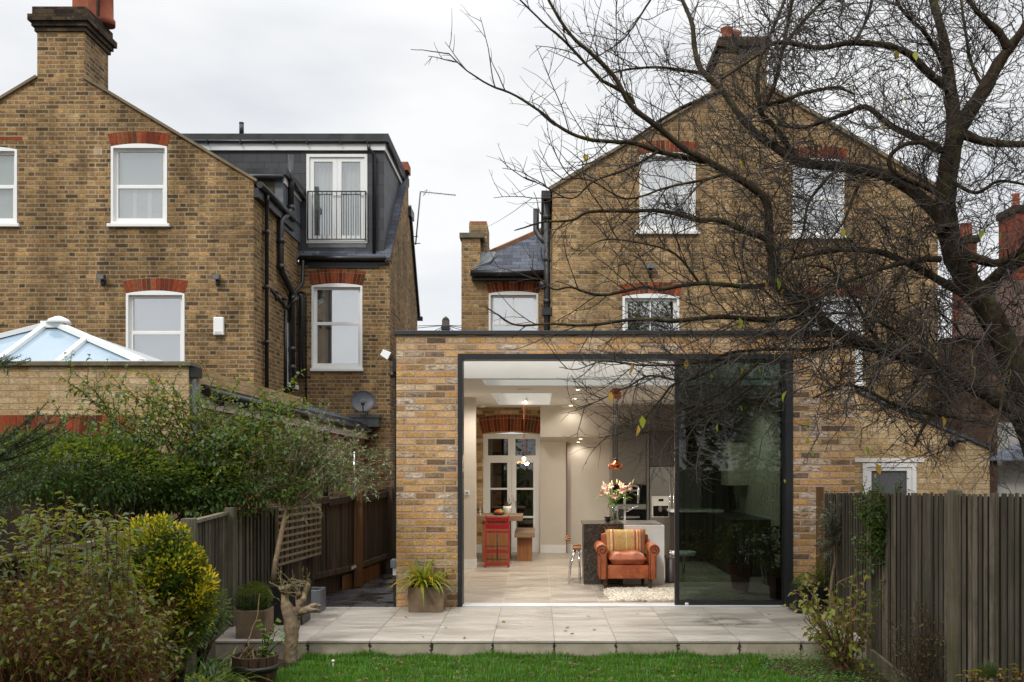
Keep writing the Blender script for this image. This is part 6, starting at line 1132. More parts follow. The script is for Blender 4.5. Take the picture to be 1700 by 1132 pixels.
# dense dark evergreen shrub behind
def cloud(n, ells):
    pts, dirs = [], []
    for (c, r_), k in ells:
        d = rng.normal(0, 1, (k, 3)); d /= np.linalg.norm(d, axis=1, keepdims=True); rad = rng.uniform(.35, 1.0, k) ** .5; pts.append(np.array(c) + d * np.array(r_) * rad[:, None]); dirs.append(d + np.array([0, 0, .2]))
    return np.concatenate(pts), np.concatenate(dirs)
def E(px, py, Y, rpx, rpy, ry, k): return ((ga(px, py, Y), (rpx * Y / F, ry, rpy * Y / F)), k)
P_, D_ = cloud(0, [E(150, 785, 9.6, 150, 60, .5, 4200), E(60, 775, 9.4, 110, 60, .5, 3000), E(260, 800, 9.8, 90, 50, .4, 2400), E(330, 805, 9.9, 90, 50, .35, 1600), E(420, 790, 10, 80, 60, .3, 900), E(120, 750, 9.6, 90, 34, .4, 700), E(200, 760, 9.7, 40, 40, .4, 300), E(40, 745, 9.5, 60, 34, .4, 400)])
k = P_[:, 1] > 9.0; P_, D_ = P_[k], D_[k]
t = thing('evergreen_shrub', 'dense dark green evergreen shrub filling the corner behind the left fence', 'shrub', (-4.6, 9.7, GZ)); V, I = np_leaves(P_, D_, .062, .026, bend=.25); leaf_obj('leaves', V, I, leaf_mat('evergreen_leaf', [S(26, 46, 18), S(44, 72, 30), S(70, 102, 44), S(38, 64, 32), S(88, 112, 60)]), t)
tubes_obj('stems', [(wiggle((-4.6 + random.uniform(-.3, .3), 9.7, GZ), ga(random.uniform(30, 380), random.uniform(720, 820), 9.7), 9, .05), np.linspace(.02, .004, 9)) for _ in range(40)], M['bark_dark'], t)
# olive tree in black planter
M['olive'] = leaf_mat('olive_leaf', [S(66, 80, 52), S(96, 112, 80), S(128, 138, 110), S(84, 106, 60)], trans=.15)
tk = [ga(452, 972, 9.9), ga(458, 930, 9.9), ga(466, 890, 9.95), ga(476, 848, 10.0), ga(484, 812, 10)]
t = thing('olive_tree', 'slender olive tree with leaning pale trunk beside the trellis', 'tree', tuple(tk[0])); q = MB(); q.tube([Vector(p) for p in tk], [.034, .028, .026, .024, .018], 10); q.build('trunk', M['bark_pale'], t); st = []
for px, py in ((455, 740), (475, 715), (500, 700), (520, 725), (545, 735), (570, 720), (590, 745), (610, 760), (600, 720), (560, 790), (590, 800), (620, 800), (530, 840), (500, 830), (460, 800), (440, 770), (545, 690), (510, 690), (640, 775), (440, 820)):
    for r_ in range(2): st.append(np.concatenate([wiggle(tk[4] if r_ else tk[3], ga((484 + px) / 2, (812 + py) / 2 - 5, 10 + random.uniform(-.2, .2)), 5, .06), wiggle(ga((484 + px) / 2, (812 + py) / 2 - 5, 10), ga(px + random.uniform(-12, 12), py + random.uniform(-12, 12), 10 + random.uniform(-.3, .3)), 6, .08)[1:]]))
br = [(P, np.linspace(.008, .002, len(P))) for P in st]; PL, DL = [], []
for P in list(st):
    pts, T = along(P, .09, .3)
    for p, tt in zip(pts, T):
        for _ in range(1 + (rng.uniform() < .25)): d = np.cross(tt, rng.normal(0, 1, 3)); d = d / (np.linalg.norm(d) + 1e-9) * .8 + tt * .7; S_ = wiggle(p, p + d * rng.uniform(.08, .24), 4, .1); br.append((S_, [.002, .0018, .0014, .001])); a_, b_ = along(S_, .0125, .05); PL.append(a_); DL.append(np.cross(b_, rng.normal(0, 1, b_.shape)) + b_ * .8)
tubes_obj('branches', br, M['bark_pale'], t); V, I = np_leaves(np.concatenate(PL), np.concatenate(DL), .046, .011, bend=.1); leaf_obj('leaves', V, I, M['olive'], t)
def tub(name, label, x0, x1, y0, y1, z0, z1, mat, cat='planter', flare=.0, wall=.03):
    t = thing(name, label, cat, ((x0 + x1) / 2, (y0 + y1) / 2, z0)); q = MB(); f = flare
    o = [(x0, y0, z0), (x1, y0, z0), (x1, y1, z0), (x0, y1, z0), (x0 - f, y0 - f, z1), (x1 + f, y0 - f, z1), (x1 + f, y1 + f, z1), (x0 - f, y1 + f, z1), (x0 - f + wall, y0 - f + wall, z1), (x1 + f - wall, y0 - f + wall, z1), (x1 + f - wall, y1 + f - wall, z1), (x0 - f + wall, y1 + f - wall, z1), (x0 + wall, y0 + wall, z1 - .06), (x1 - wall, y0 + wall, z1 - .06), (x1 - wall, y1 - wall, z1 - .06), (x0 + wall, y1 - wall, z1 - .06)]
    q.add(o, [(0, 3, 2, 1), (0, 1, 5, 4), (1, 2, 6, 5), (2, 3, 7, 6), (3, 0, 4, 7), (4, 5, 9, 8), (5, 6, 10, 9), (6, 7, 11, 10), (7, 4, 8, 11), (8, 9, 13, 12), (9, 10, 14, 13), (10, 11, 15, 14), (11, 8, 12, 15)]); q.build('body', mat, t, bevel=.006); MB().add([(x0 + wall, y0 + wall, z1 - .055), (x1 - wall, y0 + wall, z1 - .055), (x1 - wall, y1 - wall, z1 - .055), (x0 + wall, y1 - wall, z1 - .055)], [(0, 1, 2, 3)]).build('compost', M['soil'], t); return t
M['concrete'] = plain('stained_concrete', S(112, 96, 78), .9, .15, var=.45, vscale=4, bump=.4)
tub('planter', 'black square planter holding the leaning olive tree', X(446, 9.75), X(502, 9.75), 9.75, 10.1, .004, .42, M['black'], flare=.01)
tub('planter', 'cube concrete planter with a small clipped box bush', X(391, 9.0), X(440, 9.0), 9.0, 9.3, .004, Z(1014, 9.0), M['concrete'])
c = ga(420, 992, 9.15); P_, D_ = cloud(0, [((c, (.185, .17, .15)), 2600), ((c + np.array([.05, 0, .03]), (.13, .12, .13)), 700)]); t = thing('box_bush', 'rounded dark green box bush growing in the cube planter', 'shrub', (c[0], c[1], .2)); V, I = np_leaves(P_, D_, .022, .012); leaf_obj('leaves', V, I, leaf_mat('box_leaf', [S(20, 38, 12), S(36, 62, 20), S(62, 92, 34)]), t); tubes_obj('stems', [(wiggle((c[0], c[1], .21), c + rng.normal(0, .07, 3), 5, .06), np.linspace(.008, .003, 5)) for _ in range(14)], M['bark_dark'], t)
tub('planter', 'small galvanised trough planter at the edge of the side path', X(497, 10.6), X(533, 10.6), 10.55, 10.85, .004, Z(979, 10.6), M['lead'])
# half barrel with plants
c = Vector((X(421, 7.7), 7.75, GZ)); t = thing('half_barrel', 'dark wooden half barrel planter in the bottom left of the garden', 'planter', tuple(c)); q = MB(); n = 16
for i in range(n):
    a0, a1 = 2 * math.pi * (i + .04) / n, 2 * math.pi * (i + .96) / n
    for (z0_, r0_), (z1_, r1_) in (((0, .15), (.14, .18)), ((.14, .18), (.28, .192))):
        p = [c + Vector((r * math.cos(a), r * math.sin(a), z)) for z, ri, ro in ((z0_, r0_ - .02, r0_), (z1_, r1_ - .02, r1_)) for r, a in ((ri, a0), (ro, a0), (ro, a1), (ri, a1))]; q.hexa(p)
q.build('staves', wood_mat('barrel_oak', S(50, 38, 30), S(84, 64, 50), fine=26), t); q = MB(); q.lathe(c + Vector((0, 0, .15)), [(.178, 0), (.1845, .0), (.189, .05), (.18, .05)], 32, cap=False); q.build('hoop', M['black_old'], t); MB().lathe(c, [(.172, .25), (.0, .26)], 20, cap=False).build('compost', M['soil'], t)
st = [wiggle(c + Vector((.07, -.03, .24)), c + Vector((.07 + random.uniform(-.08, .16), random.uniform(-.05, .1), random.uniform(.36, .56))), 6, .08) for _ in range(9)]; shrub('leafy_plant', 'pale green lobed plant growing in the half barrel', 'plant', tuple(c + Vector((.05, 0, .26))), st, .055, .05, leaf_mat('mallow_leaf', [S(62, 100, 44), S(84, 126, 58), S(112, 146, 78)]), M['bark_dark'], spacing=.04, bend=.3)
t = thing('pruned_stems', 'cut dry stalks and one tall dark cane in the half barrel', 'plant', tuple(c + Vector((-.05, 0, .26)))); br = [(wiggle(c + Vector((random.uniform(-.13, .02), random.uniform(-.1, .1), .24)), c + Vector((random.uniform(-.15, .02), random.uniform(-.1, .1), random.uniform(.3, .37))), 4, .03), [.006] * 4) for _ in range(14)]; br.append((wiggle(c + Vector((-.06, 0, .24)), ga(432, 985, 8.0), 12, .08), np.linspace(.008, .003, 12))); tubes_obj('stalks', br, M['bark_dry'], t)
# pollarded stump tree
B0 = ga(482, 1104, 8.62); t = thing('pollarded_tree', 'pale stubby pollarded trunk with knuckled cut arms by the patio corner', 'tree', tuple(B0))
vg = {0: (482, 1108, .034), 1: (481, 1095, .056), 2: (484, 1072, .052), 3: (484, 1050, .05), 4: (484, 1030, .056), 5: (480, 1012, .06), 6: (472, 1000, .042), 7: (475, 985, .036), 8: (466, 975, .03), 9: (478, 970, .026), 10: (492, 1018, .05), 11: (500, 1004, .036), 12: (505, 988, .028), 13: (513, 968, .022), 14: (508, 1012, .032), 15: (521, 1004, .022), 16: (533, 1006, .016), 17: (518, 1013, .02), 18: (531, 1013, .014), 19: (494, 995, .03), 20: (497, 984, .024)}
ed = [(0, 1), (1, 2), (2, 3), (3, 4), (4, 5), (5, 6), (6, 7), (7, 8), (7, 9), (4, 10), (10, 11), (11, 12), (12, 13), (10, 14), (14, 15), (15, 16), (14, 17), (17, 18), (11, 19), (19, 20)]
me = bpy.data.meshes.new('trunk'); vv = []
for i in range(21): px, py, r_ = vg[i]; p = ga(px, py, 8.6 + (.06 * math.sin(i * 2.1) if i > 5 else 0)); vv.append(tuple(p))
me.from_pydata(vv, ed, []); o = link('trunk', me, None, t); sk = o.modifiers.new('skin', 'SKIN'); o.modifiers.new('sub', 'SUBSURF').levels = 2; o.modifiers['sub'].render_levels = 2; me.materials.append(M['bark_pale'])
for i in range(21): me.skin_vertices[0].data[i].radius = (vg[i][2] * (1.28 if i < 6 else .95),) * 2
me.skin_vertices[0].data[0].use_root = True; tx = bpy.data.textures.new('bark_lumps', 'CLOUDS'); tx.noise_scale = .05; dm_ = o.modifiers.new('d', 'DISPLACE'); dm_.texture = tx; dm_.strength = .02; dm_.texture_coords = 'LOCAL'
br = []
for _ in range(34):
    k = random.choice([7, 8, 9, 13, 12, 20, 5]); p = np.array(vv[k]); e_ = ga(random.uniform(430, 520), random.uniform(925, 990), 8.6 + random.uniform(-.15, .15)); e_ = p + (e_ - p) * random.uniform(.4, 1); br.append((wiggle(p, e_, 6, .08), np.linspace(.004, .0015, 6)))
tubes_obj('shoots', br, M['bark_dry'], t); Pn = np.concatenate([along(P, .05, .3)[0] for P, _ in br]); V, I = np_leaves(Pn, rng.normal(0, 1, Pn.shape), .03, .016); leaf_obj('leaves', V[: len(V)], I, leaf_mat('fresh_leaf', [S(60, 84, 40), S(96, 120, 60)]), t)
# golden euonymus
GY = 6.3; t = thing('golden_euonymus', 'rounded bush with bright yellow and green variegated leaves', 'shrub', (X(285, GY), GY, GZ)); c = ga(272, 950, GY)
P_, D_ = cloud(0, [((ga(250, 905, GY), (.17, .22, .17)), 2300), ((ga(288, 945, GY), (.21, .25, .20)), 3600), ((ga(250, 985, GY - .05), (.26, .26, .28)), 4200), ((ga(325, 992, GY), (.12, .2, .12)), 1300), ((ga(236, 880, GY), (.08, .1, .09)), 300), ((ga(268, 878, GY), (.07, .1, .10)), 260), ((ga(298, 892, GY), (.06, .1, .09)), 300), ((ga(322, 928, GY), (.06, .1, .10)), 340), ((ga(345, 965, GY), (.05, .1, .09)), 240), ((ga(336, 1020, GY), (.08, .12, .09)), 400), ((ga(288, 1030, GY), (.22, .26, .22)), 3000), ((ga(250, 1070, GY - .1), (.28, .26, .25)), 3400)])
P_[:, 0] = np.maximum(P_[:, 0], -2.88)
rad = np.linalg.norm((P_ - c) / np.array([.36, .34, .48]), axis=1); out_ = (rad + rng.normal(0, .12, len(rad)) > .70) & (P_[:, 2] > c[2] - .30 + rng.normal(0, .16, len(rad))) & (np.sin(P_[:, 0] * 31 + P_[:, 2] * 17) * np.sin(P_[:, 2] * 37 - P_[:, 1] * 21) + rng.normal(0, .5, len(rad)) > -.45)
V, I = np_leaves(P_[out_], D_[out_] + np.array([0, -.2, .6]), .038, .016, bend=.15); leaf_obj('yellow_leaves', V, I, leaf_mat('golden_leaf', [S(220, 178, 20), S(244, 212, 50), S(176, 170, 40), S(84, 112, 32), S(232, 194, 34)]), t)
V, I = np_leaves(P_[~out_], D_[~out_], .036, .016, bend=.15); leaf_obj('green_leaves', V, I, leaf_mat('euonymus_green', [S(26, 46, 18), S(48, 74, 26), S(80, 96, 28)]), t); tubes_obj('stems', [(wiggle((X(285, GY), GY, GZ), P_[rng.integers(len(P_))], 7, .04), np.linspace(.01, .003, 7)) for _ in range(60)], M['bark_dark'], t)
# tall stemmed foreground shrub + dry twiggy base
L_tall = leaf_mat('philadelphus_leaf', [S(50, 68, 20), S(78, 94, 28), S(42, 60, 26), S(112, 100, 38), S(62, 70, 36)])
st = []
for i in range(125):
    bx = random.uniform(-60, 225); tx_ = bx + random.uniform(-25, 35); top = 808 + abs(tx_ - 110) * .22 + random.uniform(0, 130) + (50 if i % 3 == 0 else 0); Y_ = random.uniform(4.6, 5.5); st.append(wiggle((X(bx + 5, Y_), Y_ + .05, GZ), W(tx_, top, Y_), 11, .022))
shrub('tall_stemmed_shrub', 'tall upright shrub with red brown stems and arching pointed leaves at lower left', 'shrub', (X(110, 5), 5.1, GZ), st, .064, .021, L_tall, M['bark_red'], spacing=.03, bend=.35, r0=.0045, whorl=1, outward=1.0, start=.34, side=.2, side_len=.12)
st = []
for i in range(760):
    px = random.uniform(-30, 262); Y_ = random.uniform(4.3, 5.0); a = W(px, random.uniform(1080, 1200), Y_); b_ = W(px + random.uniform(-60, 70), random.uniform(950, 1080) + max(0, px - 160) * .5, Y_ + random.uniform(-.1, .2)); st.append(wiggle(a, b_, 8, .08))
st += [wiggle((X(px, 4.6), 4.7, GZ), W(px + random.uniform(-30, 30), 1100, 4.6), 6, .04) for px in range(-20, 260, 7)]
shrub('twiggy_shrub', 'low tangle of dry brown twigs with a few green leaves in the bottom left corner', 'shrub', (X(100, 4.6), 4.6, GZ), st, .042, .02, L_tall, plain('rusty_twig', S(92, 58, 38), .85, .2, var=.35, vscale=20), spacing=.2, bend=.3, r0=.0022, side=.09, side_len=.10)
# strap leaved clump
def blades(name, label, c, n, L, w, spread, mat, cat='plant', up=.5, segs=7, parent=None, rise=.0, thick_top=None):
    Vs, Is, b = [], [], 0
    for i in range(n):
        a = rng.uniform(0, 2 * math.pi); l = L * rng.uniform(.55, 1.1); d = np.array([math.cos(a), math.sin(a), 0]); s_ = np.array([-math.sin(a), math.cos(a), 0]); p = np.array(c) + d * rng.uniform(0, spread) + s_ * rng.uniform(-spread, spread); el = up * rng.uniform(.5, 1.2); cv = rng.uniform(1.2, 2.6); pts = [p.copy()]
        for k in range(segs): el_ = el * math.pi / 2 * 1.4 - cv * (k / segs); p = p + (d * math.cos(el_) + np.array([0, 0, math.sin(el_)])) * l / segs; p[2] = max(p[2], c[2] + .01 if rise == 0 else -9); pts.append(p.copy())
        for k, p in enumerate(pts): ww = w * (1 - (k / segs) ** 2.2) * rng.uniform(.9, 1.1) * .5 + .0008; Vs += [p - s_ * ww + np.array([0, 0, ww * .5]), p + s_ * ww + np.array([0, 0, ww * .5])]
        for k in range(segs): Is += [b + 2 * k, b + 2 * k + 1, b + 2 * k + 3, b + 2 * k + 2]
        b += 2 * (segs + 1)
    return link('leaves', mesh_np('leaves', Vs, 4, Is), mat, parent)
M['strap'] = leaf_mat('strap_leaf', [S(38, 66, 26), S(60, 92, 38), S(96, 124, 60), S(150, 140, 60)])
t = thing('daylily_clump', 'low clump of narrow strap leaves spilling beside the half barrel', 'plant', (X(320, 7.8), 7.8, GZ)); blades('', '', (X(318, 7.5), 7.55, GZ), 520, .5, .016, .26, M['strap'], parent=t)
t = thing('daylily_clump', 'drooping strap leaf clump at the very bottom edge left of the barrel', 'plant', (X(300, 7.4), 7.4, GZ)); blades('', '', (X(300, 7.0), 7.05, GZ), 380, .42, .015, .24, M['strap'], parent=t)
P_, D_ = cloud(0, [((ga(345, 1010, 8.2), (.2, .2, .25)), 800), ((ga(300, 1040, 7.9), (.3, .2, .2)), 900)]); t = thing('low_shrub', 'small dull green shrub at the foot of the golden bush', 'shrub', (X(330, 8.1), 8.1, GZ)); V, I = np_leaves(P_, D_, .045, .016); leaf_obj('leaves', V, I, L_rose, t); tubes_obj('stems', [(wiggle((X(330, 8.1), 8.1, GZ), P_[rng.integers(len(P_))], 6, .05), np.linspace(.006, .002, 6)) for _ in range(30)], M['bark_dark'], t)
# spiky potted plant by the extension pillar
YPp = 10.4; t = thing('planter', 'brown square stone planter with yellow green strappy plant in front of the brick pillar', 'planter', (X(705, YPp), YPp, 0)); bpy.data.objects.remove(t)
YPp = 10.58; tub('planter', 'brown square stone planter standing in front of the brick pillar', X(678, YPp), X(735, YPp), YPp, YPp + .3, .004, Z(975, YPp), M['concrete'], flare=.004)
t = thing('strappy_plant', 'yellow green strappy plant with dead flower stalks in front of the brick pillar', 'plant', (X(706, 10.7), 10.7, .27)); blades('', '', (X(706, 10.7), YPp + .12, Z(980, YPp)), 120, .52, .032, .09, leaf_mat('agapanthus_leaf', [S(120, 134, 30), S(148, 156, 48), S(92, 118, 30), S(190, 140, 40)]), up=.62, parent=t, rise=1)
tubes_obj('dead_stalks', [(wiggle((X(px0, 10.7), 10.7, .26), W(px1, py1, 10.65), 5, .02), np.linspace(.005, .003, 5)) for px0, px1, py1 in ((700, 690, 930), (700, 697, 936), (703, 703, 940), (706, 708, 938), (712, 727, 922), (712, 721, 935), (697, 682, 945), (700, 714, 948), (716, 733, 942))], plain('straw', S(176, 146, 110), .9), t)
# ---- right side
tub('planter', 'black square planter of herbs beside the door jamb', X(1322, 10.5), X(1368, 10.5), 10.5, 10.8, .004, Z(975, 10.5), M['black'], flare=.01)
P_, D_ = cloud(0, [((ga(1345, 966, 10.6), (.2, .14, .10)), 900), ((ga(1380, 945, 10.5), (.2, .14, .16)), 700)]); t = thing('herb_plant', 'low green herbs growing from the black planter at the door jamb', 'plant', (X(1345, 10.6), 10.6, .3)); V, I = np_leaves(P_, D_, .028, .014); leaf_obj('leaves', V, I, leaf_mat('herb_leaf', [S(34, 56, 22), S(60, 90, 36), S(84, 116, 50)]), t); tubes_obj('stems', [(wiggle((X(1345, 10.65), 10.65, .26), P_[rng.integers(len(P_))], 5, .06), np.linspace(.004, .002, 5)) for _ in range(24)], M['bark_dark'], t)
tb = [ga(1379, 985, 10.0), ga(1382, 958, 10.0), ga(1387, 930, 10.0), ga(1384, 905, 10.0)]; t = thing('olive_tree', 'small grey leaved standard olive against the right slat fence', 'tree', tuple(tb[0])); q = MB(); q.tube([Vector((tb[0][0], 10.0, 0))] + [Vector(p) for p in tb], [.02, .018, .018, .016, .012], 8); q.build('trunk', M['bark_pale'], t); st = []
for _ in range(64): st.append(wiggle(tb[3], ga(random.uniform(1350, 1414), random.uniform(832, 925), 10 + random.uniform(-.15, .15)), 6, .08))
br = [(P, np.linspace(.006, .002, 6)) for P in st]; PL, DL = [], []
for P in st:
    a_, b_ = along(P, .012, .25); PL.append(a_); DL.append(np.cross(b_, rng.normal(0, 1, b_.shape)) + b_ * .6)
tubes_obj('branches', br, M['bark_pale'], t); V, I = np_leaves(np.concatenate(PL), np.concatenate(DL), .048, .014, bend=.1); leaf_obj('leaves', V, I, leaf_mat('olive_grey', [S(66, 78, 66), S(98, 110, 100), S(136, 144, 120)], trans=.1), t)
st = []
for _ in range(34):
    p = ga(1402 + random.uniform(-14, 14), 1112, 8.15); e_ = ga(random.uniform(1322, 1452), random.uniform(958, 1050), 8.15 + random.uniform(-.3, .3)); st.append(wiggle(p, e_, 9, .07))
shrub('hydrangea_bush', 'half bare bush with pale brown stems and yellow green leaves at the patio corner', 'shrub', (X(1402, 8.15), 8.15, GZ), st, .062, .036, leaf_mat('hydrangea_leaf', [S(98, 112, 36), S(128, 134, 46), S(72, 94, 36), S(146, 132, 56)]), plain('brown_cane', S(120, 92, 66), .85, var=.3, vscale=20), spacing=.055, side=.16, side_len=.18, r0=.009, start=.68)
st = [wiggle(ga(1478, 1090, 8.3), ga(1484, 935, 8.35), 9, .03)] + [wiggle(ga(1484, random.uniform(830, 960), 8.35), ga(random.uniform(1412, 1502), random.uniform(792, 950), 8.3), 7, .1) for _ in range(58)] + [wiggle(ga(1484, 935, 8.35), ga(1450, 1005, 8.2), 6, .05)]
shrub('climbing_plant', 'green climber scrambling up the right slat fence above its top edge', 'climber', (X(1480, 8.3), 8.3, GZ), st, .036, .024, leaf_mat('climber_leaf', [S(32, 62, 20), S(52, 92, 30), S(74, 116, 40)]), M['bark_dark'], spacing=.03, side=.1, side_len=.12, r0=.006, start=.2)
st = []
for _ in range(150):
    px = random.uniform(1470, 1620); Y_ = random.uniform(6.7, 7.4); st.append(wiggle(W(1540 + random.uniform(-35, 35), 1165, Y_), W(px, random.uniform(985, 1090) + abs(px - 1550) * .3, Y_), 9, .08))
shrub('bare_shrub', 'leafless dark twiggy shrub in front of the mossy fence post', 'shrub', (X(1545, 7), 7, GZ), st, .03, .016, leaf_mat('small_dull_leaf', [S(60, 64, 36), S(92, 88, 50)]), M['bark_dark'], spacing=.35, side=.12, side_len=.13, r0=.0035)
n = 6500; gx = rng.uniform(X(1285, 8.1), X(1560, 8.4), n); gy = rng.uniform(7.5, 8.88, n); k = gx > 2.15 + .12 * np.sin(gy * 5); gx, gy = gx[k], gy[k]; n = len(gx); dens = (gx < 2.75) | (rng.uniform(0, 1, n) < .35); gx, gy = gx[dens], gy[dens]; n = len(gx)
hh = .10 * np.clip(np.sin((gx - 2.0) * 2.6) + .3, .1, 1); V, I = np_leaves(np.stack([gx, gy, GZ + rng.uniform(0, 1, n) * hh], 1), np.stack([rng.normal(0, 1, n), rng.normal(0, 1, n), rng.uniform(.1, .9, n)], 1), .026, .012); tag(leaf_obj('ground_cover', V, I, leaf_mat('ground_cover_leaf', [S(50, 84, 34), S(78, 116, 50), S(96, 134, 66)])), 'low bright green ground cover at the foot of the half bare bush', 'ground cover', kind='stuff')
st = [wiggle(W(px, 1175, 5.4), W(px + random.uniform(-14, 14), random.uniform(1100, 1128), 5.4), 6, .05) for px in np.linspace(1608, 1705, 16)]; shrub('azalea_plant', 'small plant with orange tinged green leaves in the bottom right corner', 'shrub', (X(1655, 5.4), 5.4, GZ), st, .05, .026, leaf_mat('azalea_leaf', [S(150, 96, 50), S(110, 110, 44), S(132, 84, 46), S(90, 104, 44)]), M['bark_red'], spacing=.025, r0=.004, start=.4, outward=1.1)
t = thing('dwarf_conifer', 'tiny dark conifer tuft among the orange leaves', 'conifer', (X(1640, 5.6), 5.6, GZ)); Vn = []; c = ga(1641, 1122, 5.6); n = 900; d = rng.normal(0, 1, (n, 3)); d[:, 2] = np.abs(d[:, 2]); V, I = np_leaves(c + d * .018 + rng.normal(0, .012, (n, 3)), d, .045, .003, bend=0); leaf_obj('needles', V, I, leaf_mat('conifer_needle', [S(40, 60, 40), S(66, 92, 60)]), t); MB().tube([(c[0], c[1], GZ), Vector(c)], .008, 6).build('trunk', M['bark_dark'], t)
# spruce boughs at the left edge
t = thing('spruce', 'dark spruce reaching in from the left edge of the garden', 'conifer', (X(-90, 6.9), 6.9, GZ)); br = []; PL, DL = [], []
MB().tube([(X(-90, 6.9), 6.9, GZ), (X(-85, 6.9), 6.9, 3.1)], [.05, .02], 10).build('trunk', M['bark_dark'], t)
for px, py, x0_, y0_ in ((66, 684, -60, 780), (78, 702, -40, 800), (16, 602, -80, 640), (14, 610, -90, 600), (30, 720, -80, 760), (90, 735, -60, 790), (60, 770, -80, 800), (-5, 545, -80, 570), (40, 745, -70, 740), (100, 712, -30, 770), (20, 790, -80, 830), (70, 800, -60, 850), (40, 830, -80, 860)):
    P = wiggle(W(x0_, y0_, 6.9), W(px, py, 6.7), 10, .02); br.append((P, np.linspace(.012, .004, 10))); subs = [P]; pts, T = along(P, .07, .2)
    for p, tt in zip(pts, T):
        for s1 in (-1, 1): d = np.cross(tt, np.array([0, -.6, .8])) * s1 * .8 + tt * .7; S_ = wiggle(p, p + d * rng.uniform(.08, .2), 4, .04); br.append((S_, [.003] * 4)); subs.append(S_)
    for S_ in subs: a_, b_ = along(S_, .003, .0); PL.append(a_); DL.append(np.cross(b_, rng.normal(0, 1, b_.shape)) + b_ * .9)
for i in range(34):
    a = random.uniform(.55 * math.pi, 1.4 * math.pi); z_ = .5 + 2.5 * i / 34; l_ = .25 + .75 * (1 - i / 34); p0 = np.array([X(-90, 6.9), 6.9, z_]); P = wiggle(p0, p0 + np.array([math.cos(a) * l_, math.sin(a) * l_, -.1]), 9, .03); br.append((P, np.linspace(.012, .004, 9))); pts, T = along(P, .06, .2); subs = [P]
    for p, tt in zip(pts, T):
        for s1 in (-1, 1): d = np.cross(tt, np.array([0, 0, 1.0])) * s1 * .8 + tt * .7; S_ = wiggle(p, p + d * rng.uniform(.1, .24), 4, .04); br.append((S_, [.003] * 4)); subs.append(S_)
    for S_ in subs: a_, b_ = along(S_, .006, .0); PL.append(a_); DL.append(np.cross(b_, rng.normal(0, 1, b_.shape)) + b_ * .9)
tubes_obj('branches', br, M['bark_dark'], t); V, I = np_leaves(np.concatenate(PL), np.concatenate(DL), .026, .0042, bend=0, fold=0); leaf_obj('needles', V, I, leaf_mat('spruce_needle', [S(24, 46, 20), S(44, 74, 34), S(62, 94, 42)], trans=.05), t)
# unseen hedge added to shade and darken the glass; tree mirrors in the windows
ells = []
for i in range(16): ells.append((((-11 + i * 1.5 + random.uniform(-.3, .3), -4.5 + random.uniform(-.5, .5), 2.6), (1.3, 1.0, 3.0 + random.uniform(-.4, .6))), 900))
P_, D_ = cloud(0, ells); V, I = np_leaves(P_, D_, .26, .15); tag(leaf_obj('hedge', V, I, L_rose), 'tall unseen leafy hedge added to shade the garden and darken the glass', 'hedge', kind='stuff')
t = thing('garden_tree', 'tall leafy tree at the end of the garden', 'tree', (4.6, -5, GZ)); P_, D_ = cloud(0, [(((4.6, -5, 7.2), (2.0, 1.6, 2.6)), 3500), (((3.6, -5, 6.2), (1.2, 1.2, 1.6)), 1200)]); V, I = np_leaves(P_, D_, .22, .12); leaf_obj('crown', V, I, L_rose, t); MB().tube([(4.6, -5, GZ), (4.5, -5, 3), (4.6, -5, 8)], [.2, .15, .05], 10).build('trunk', M['bark_dark'], t)
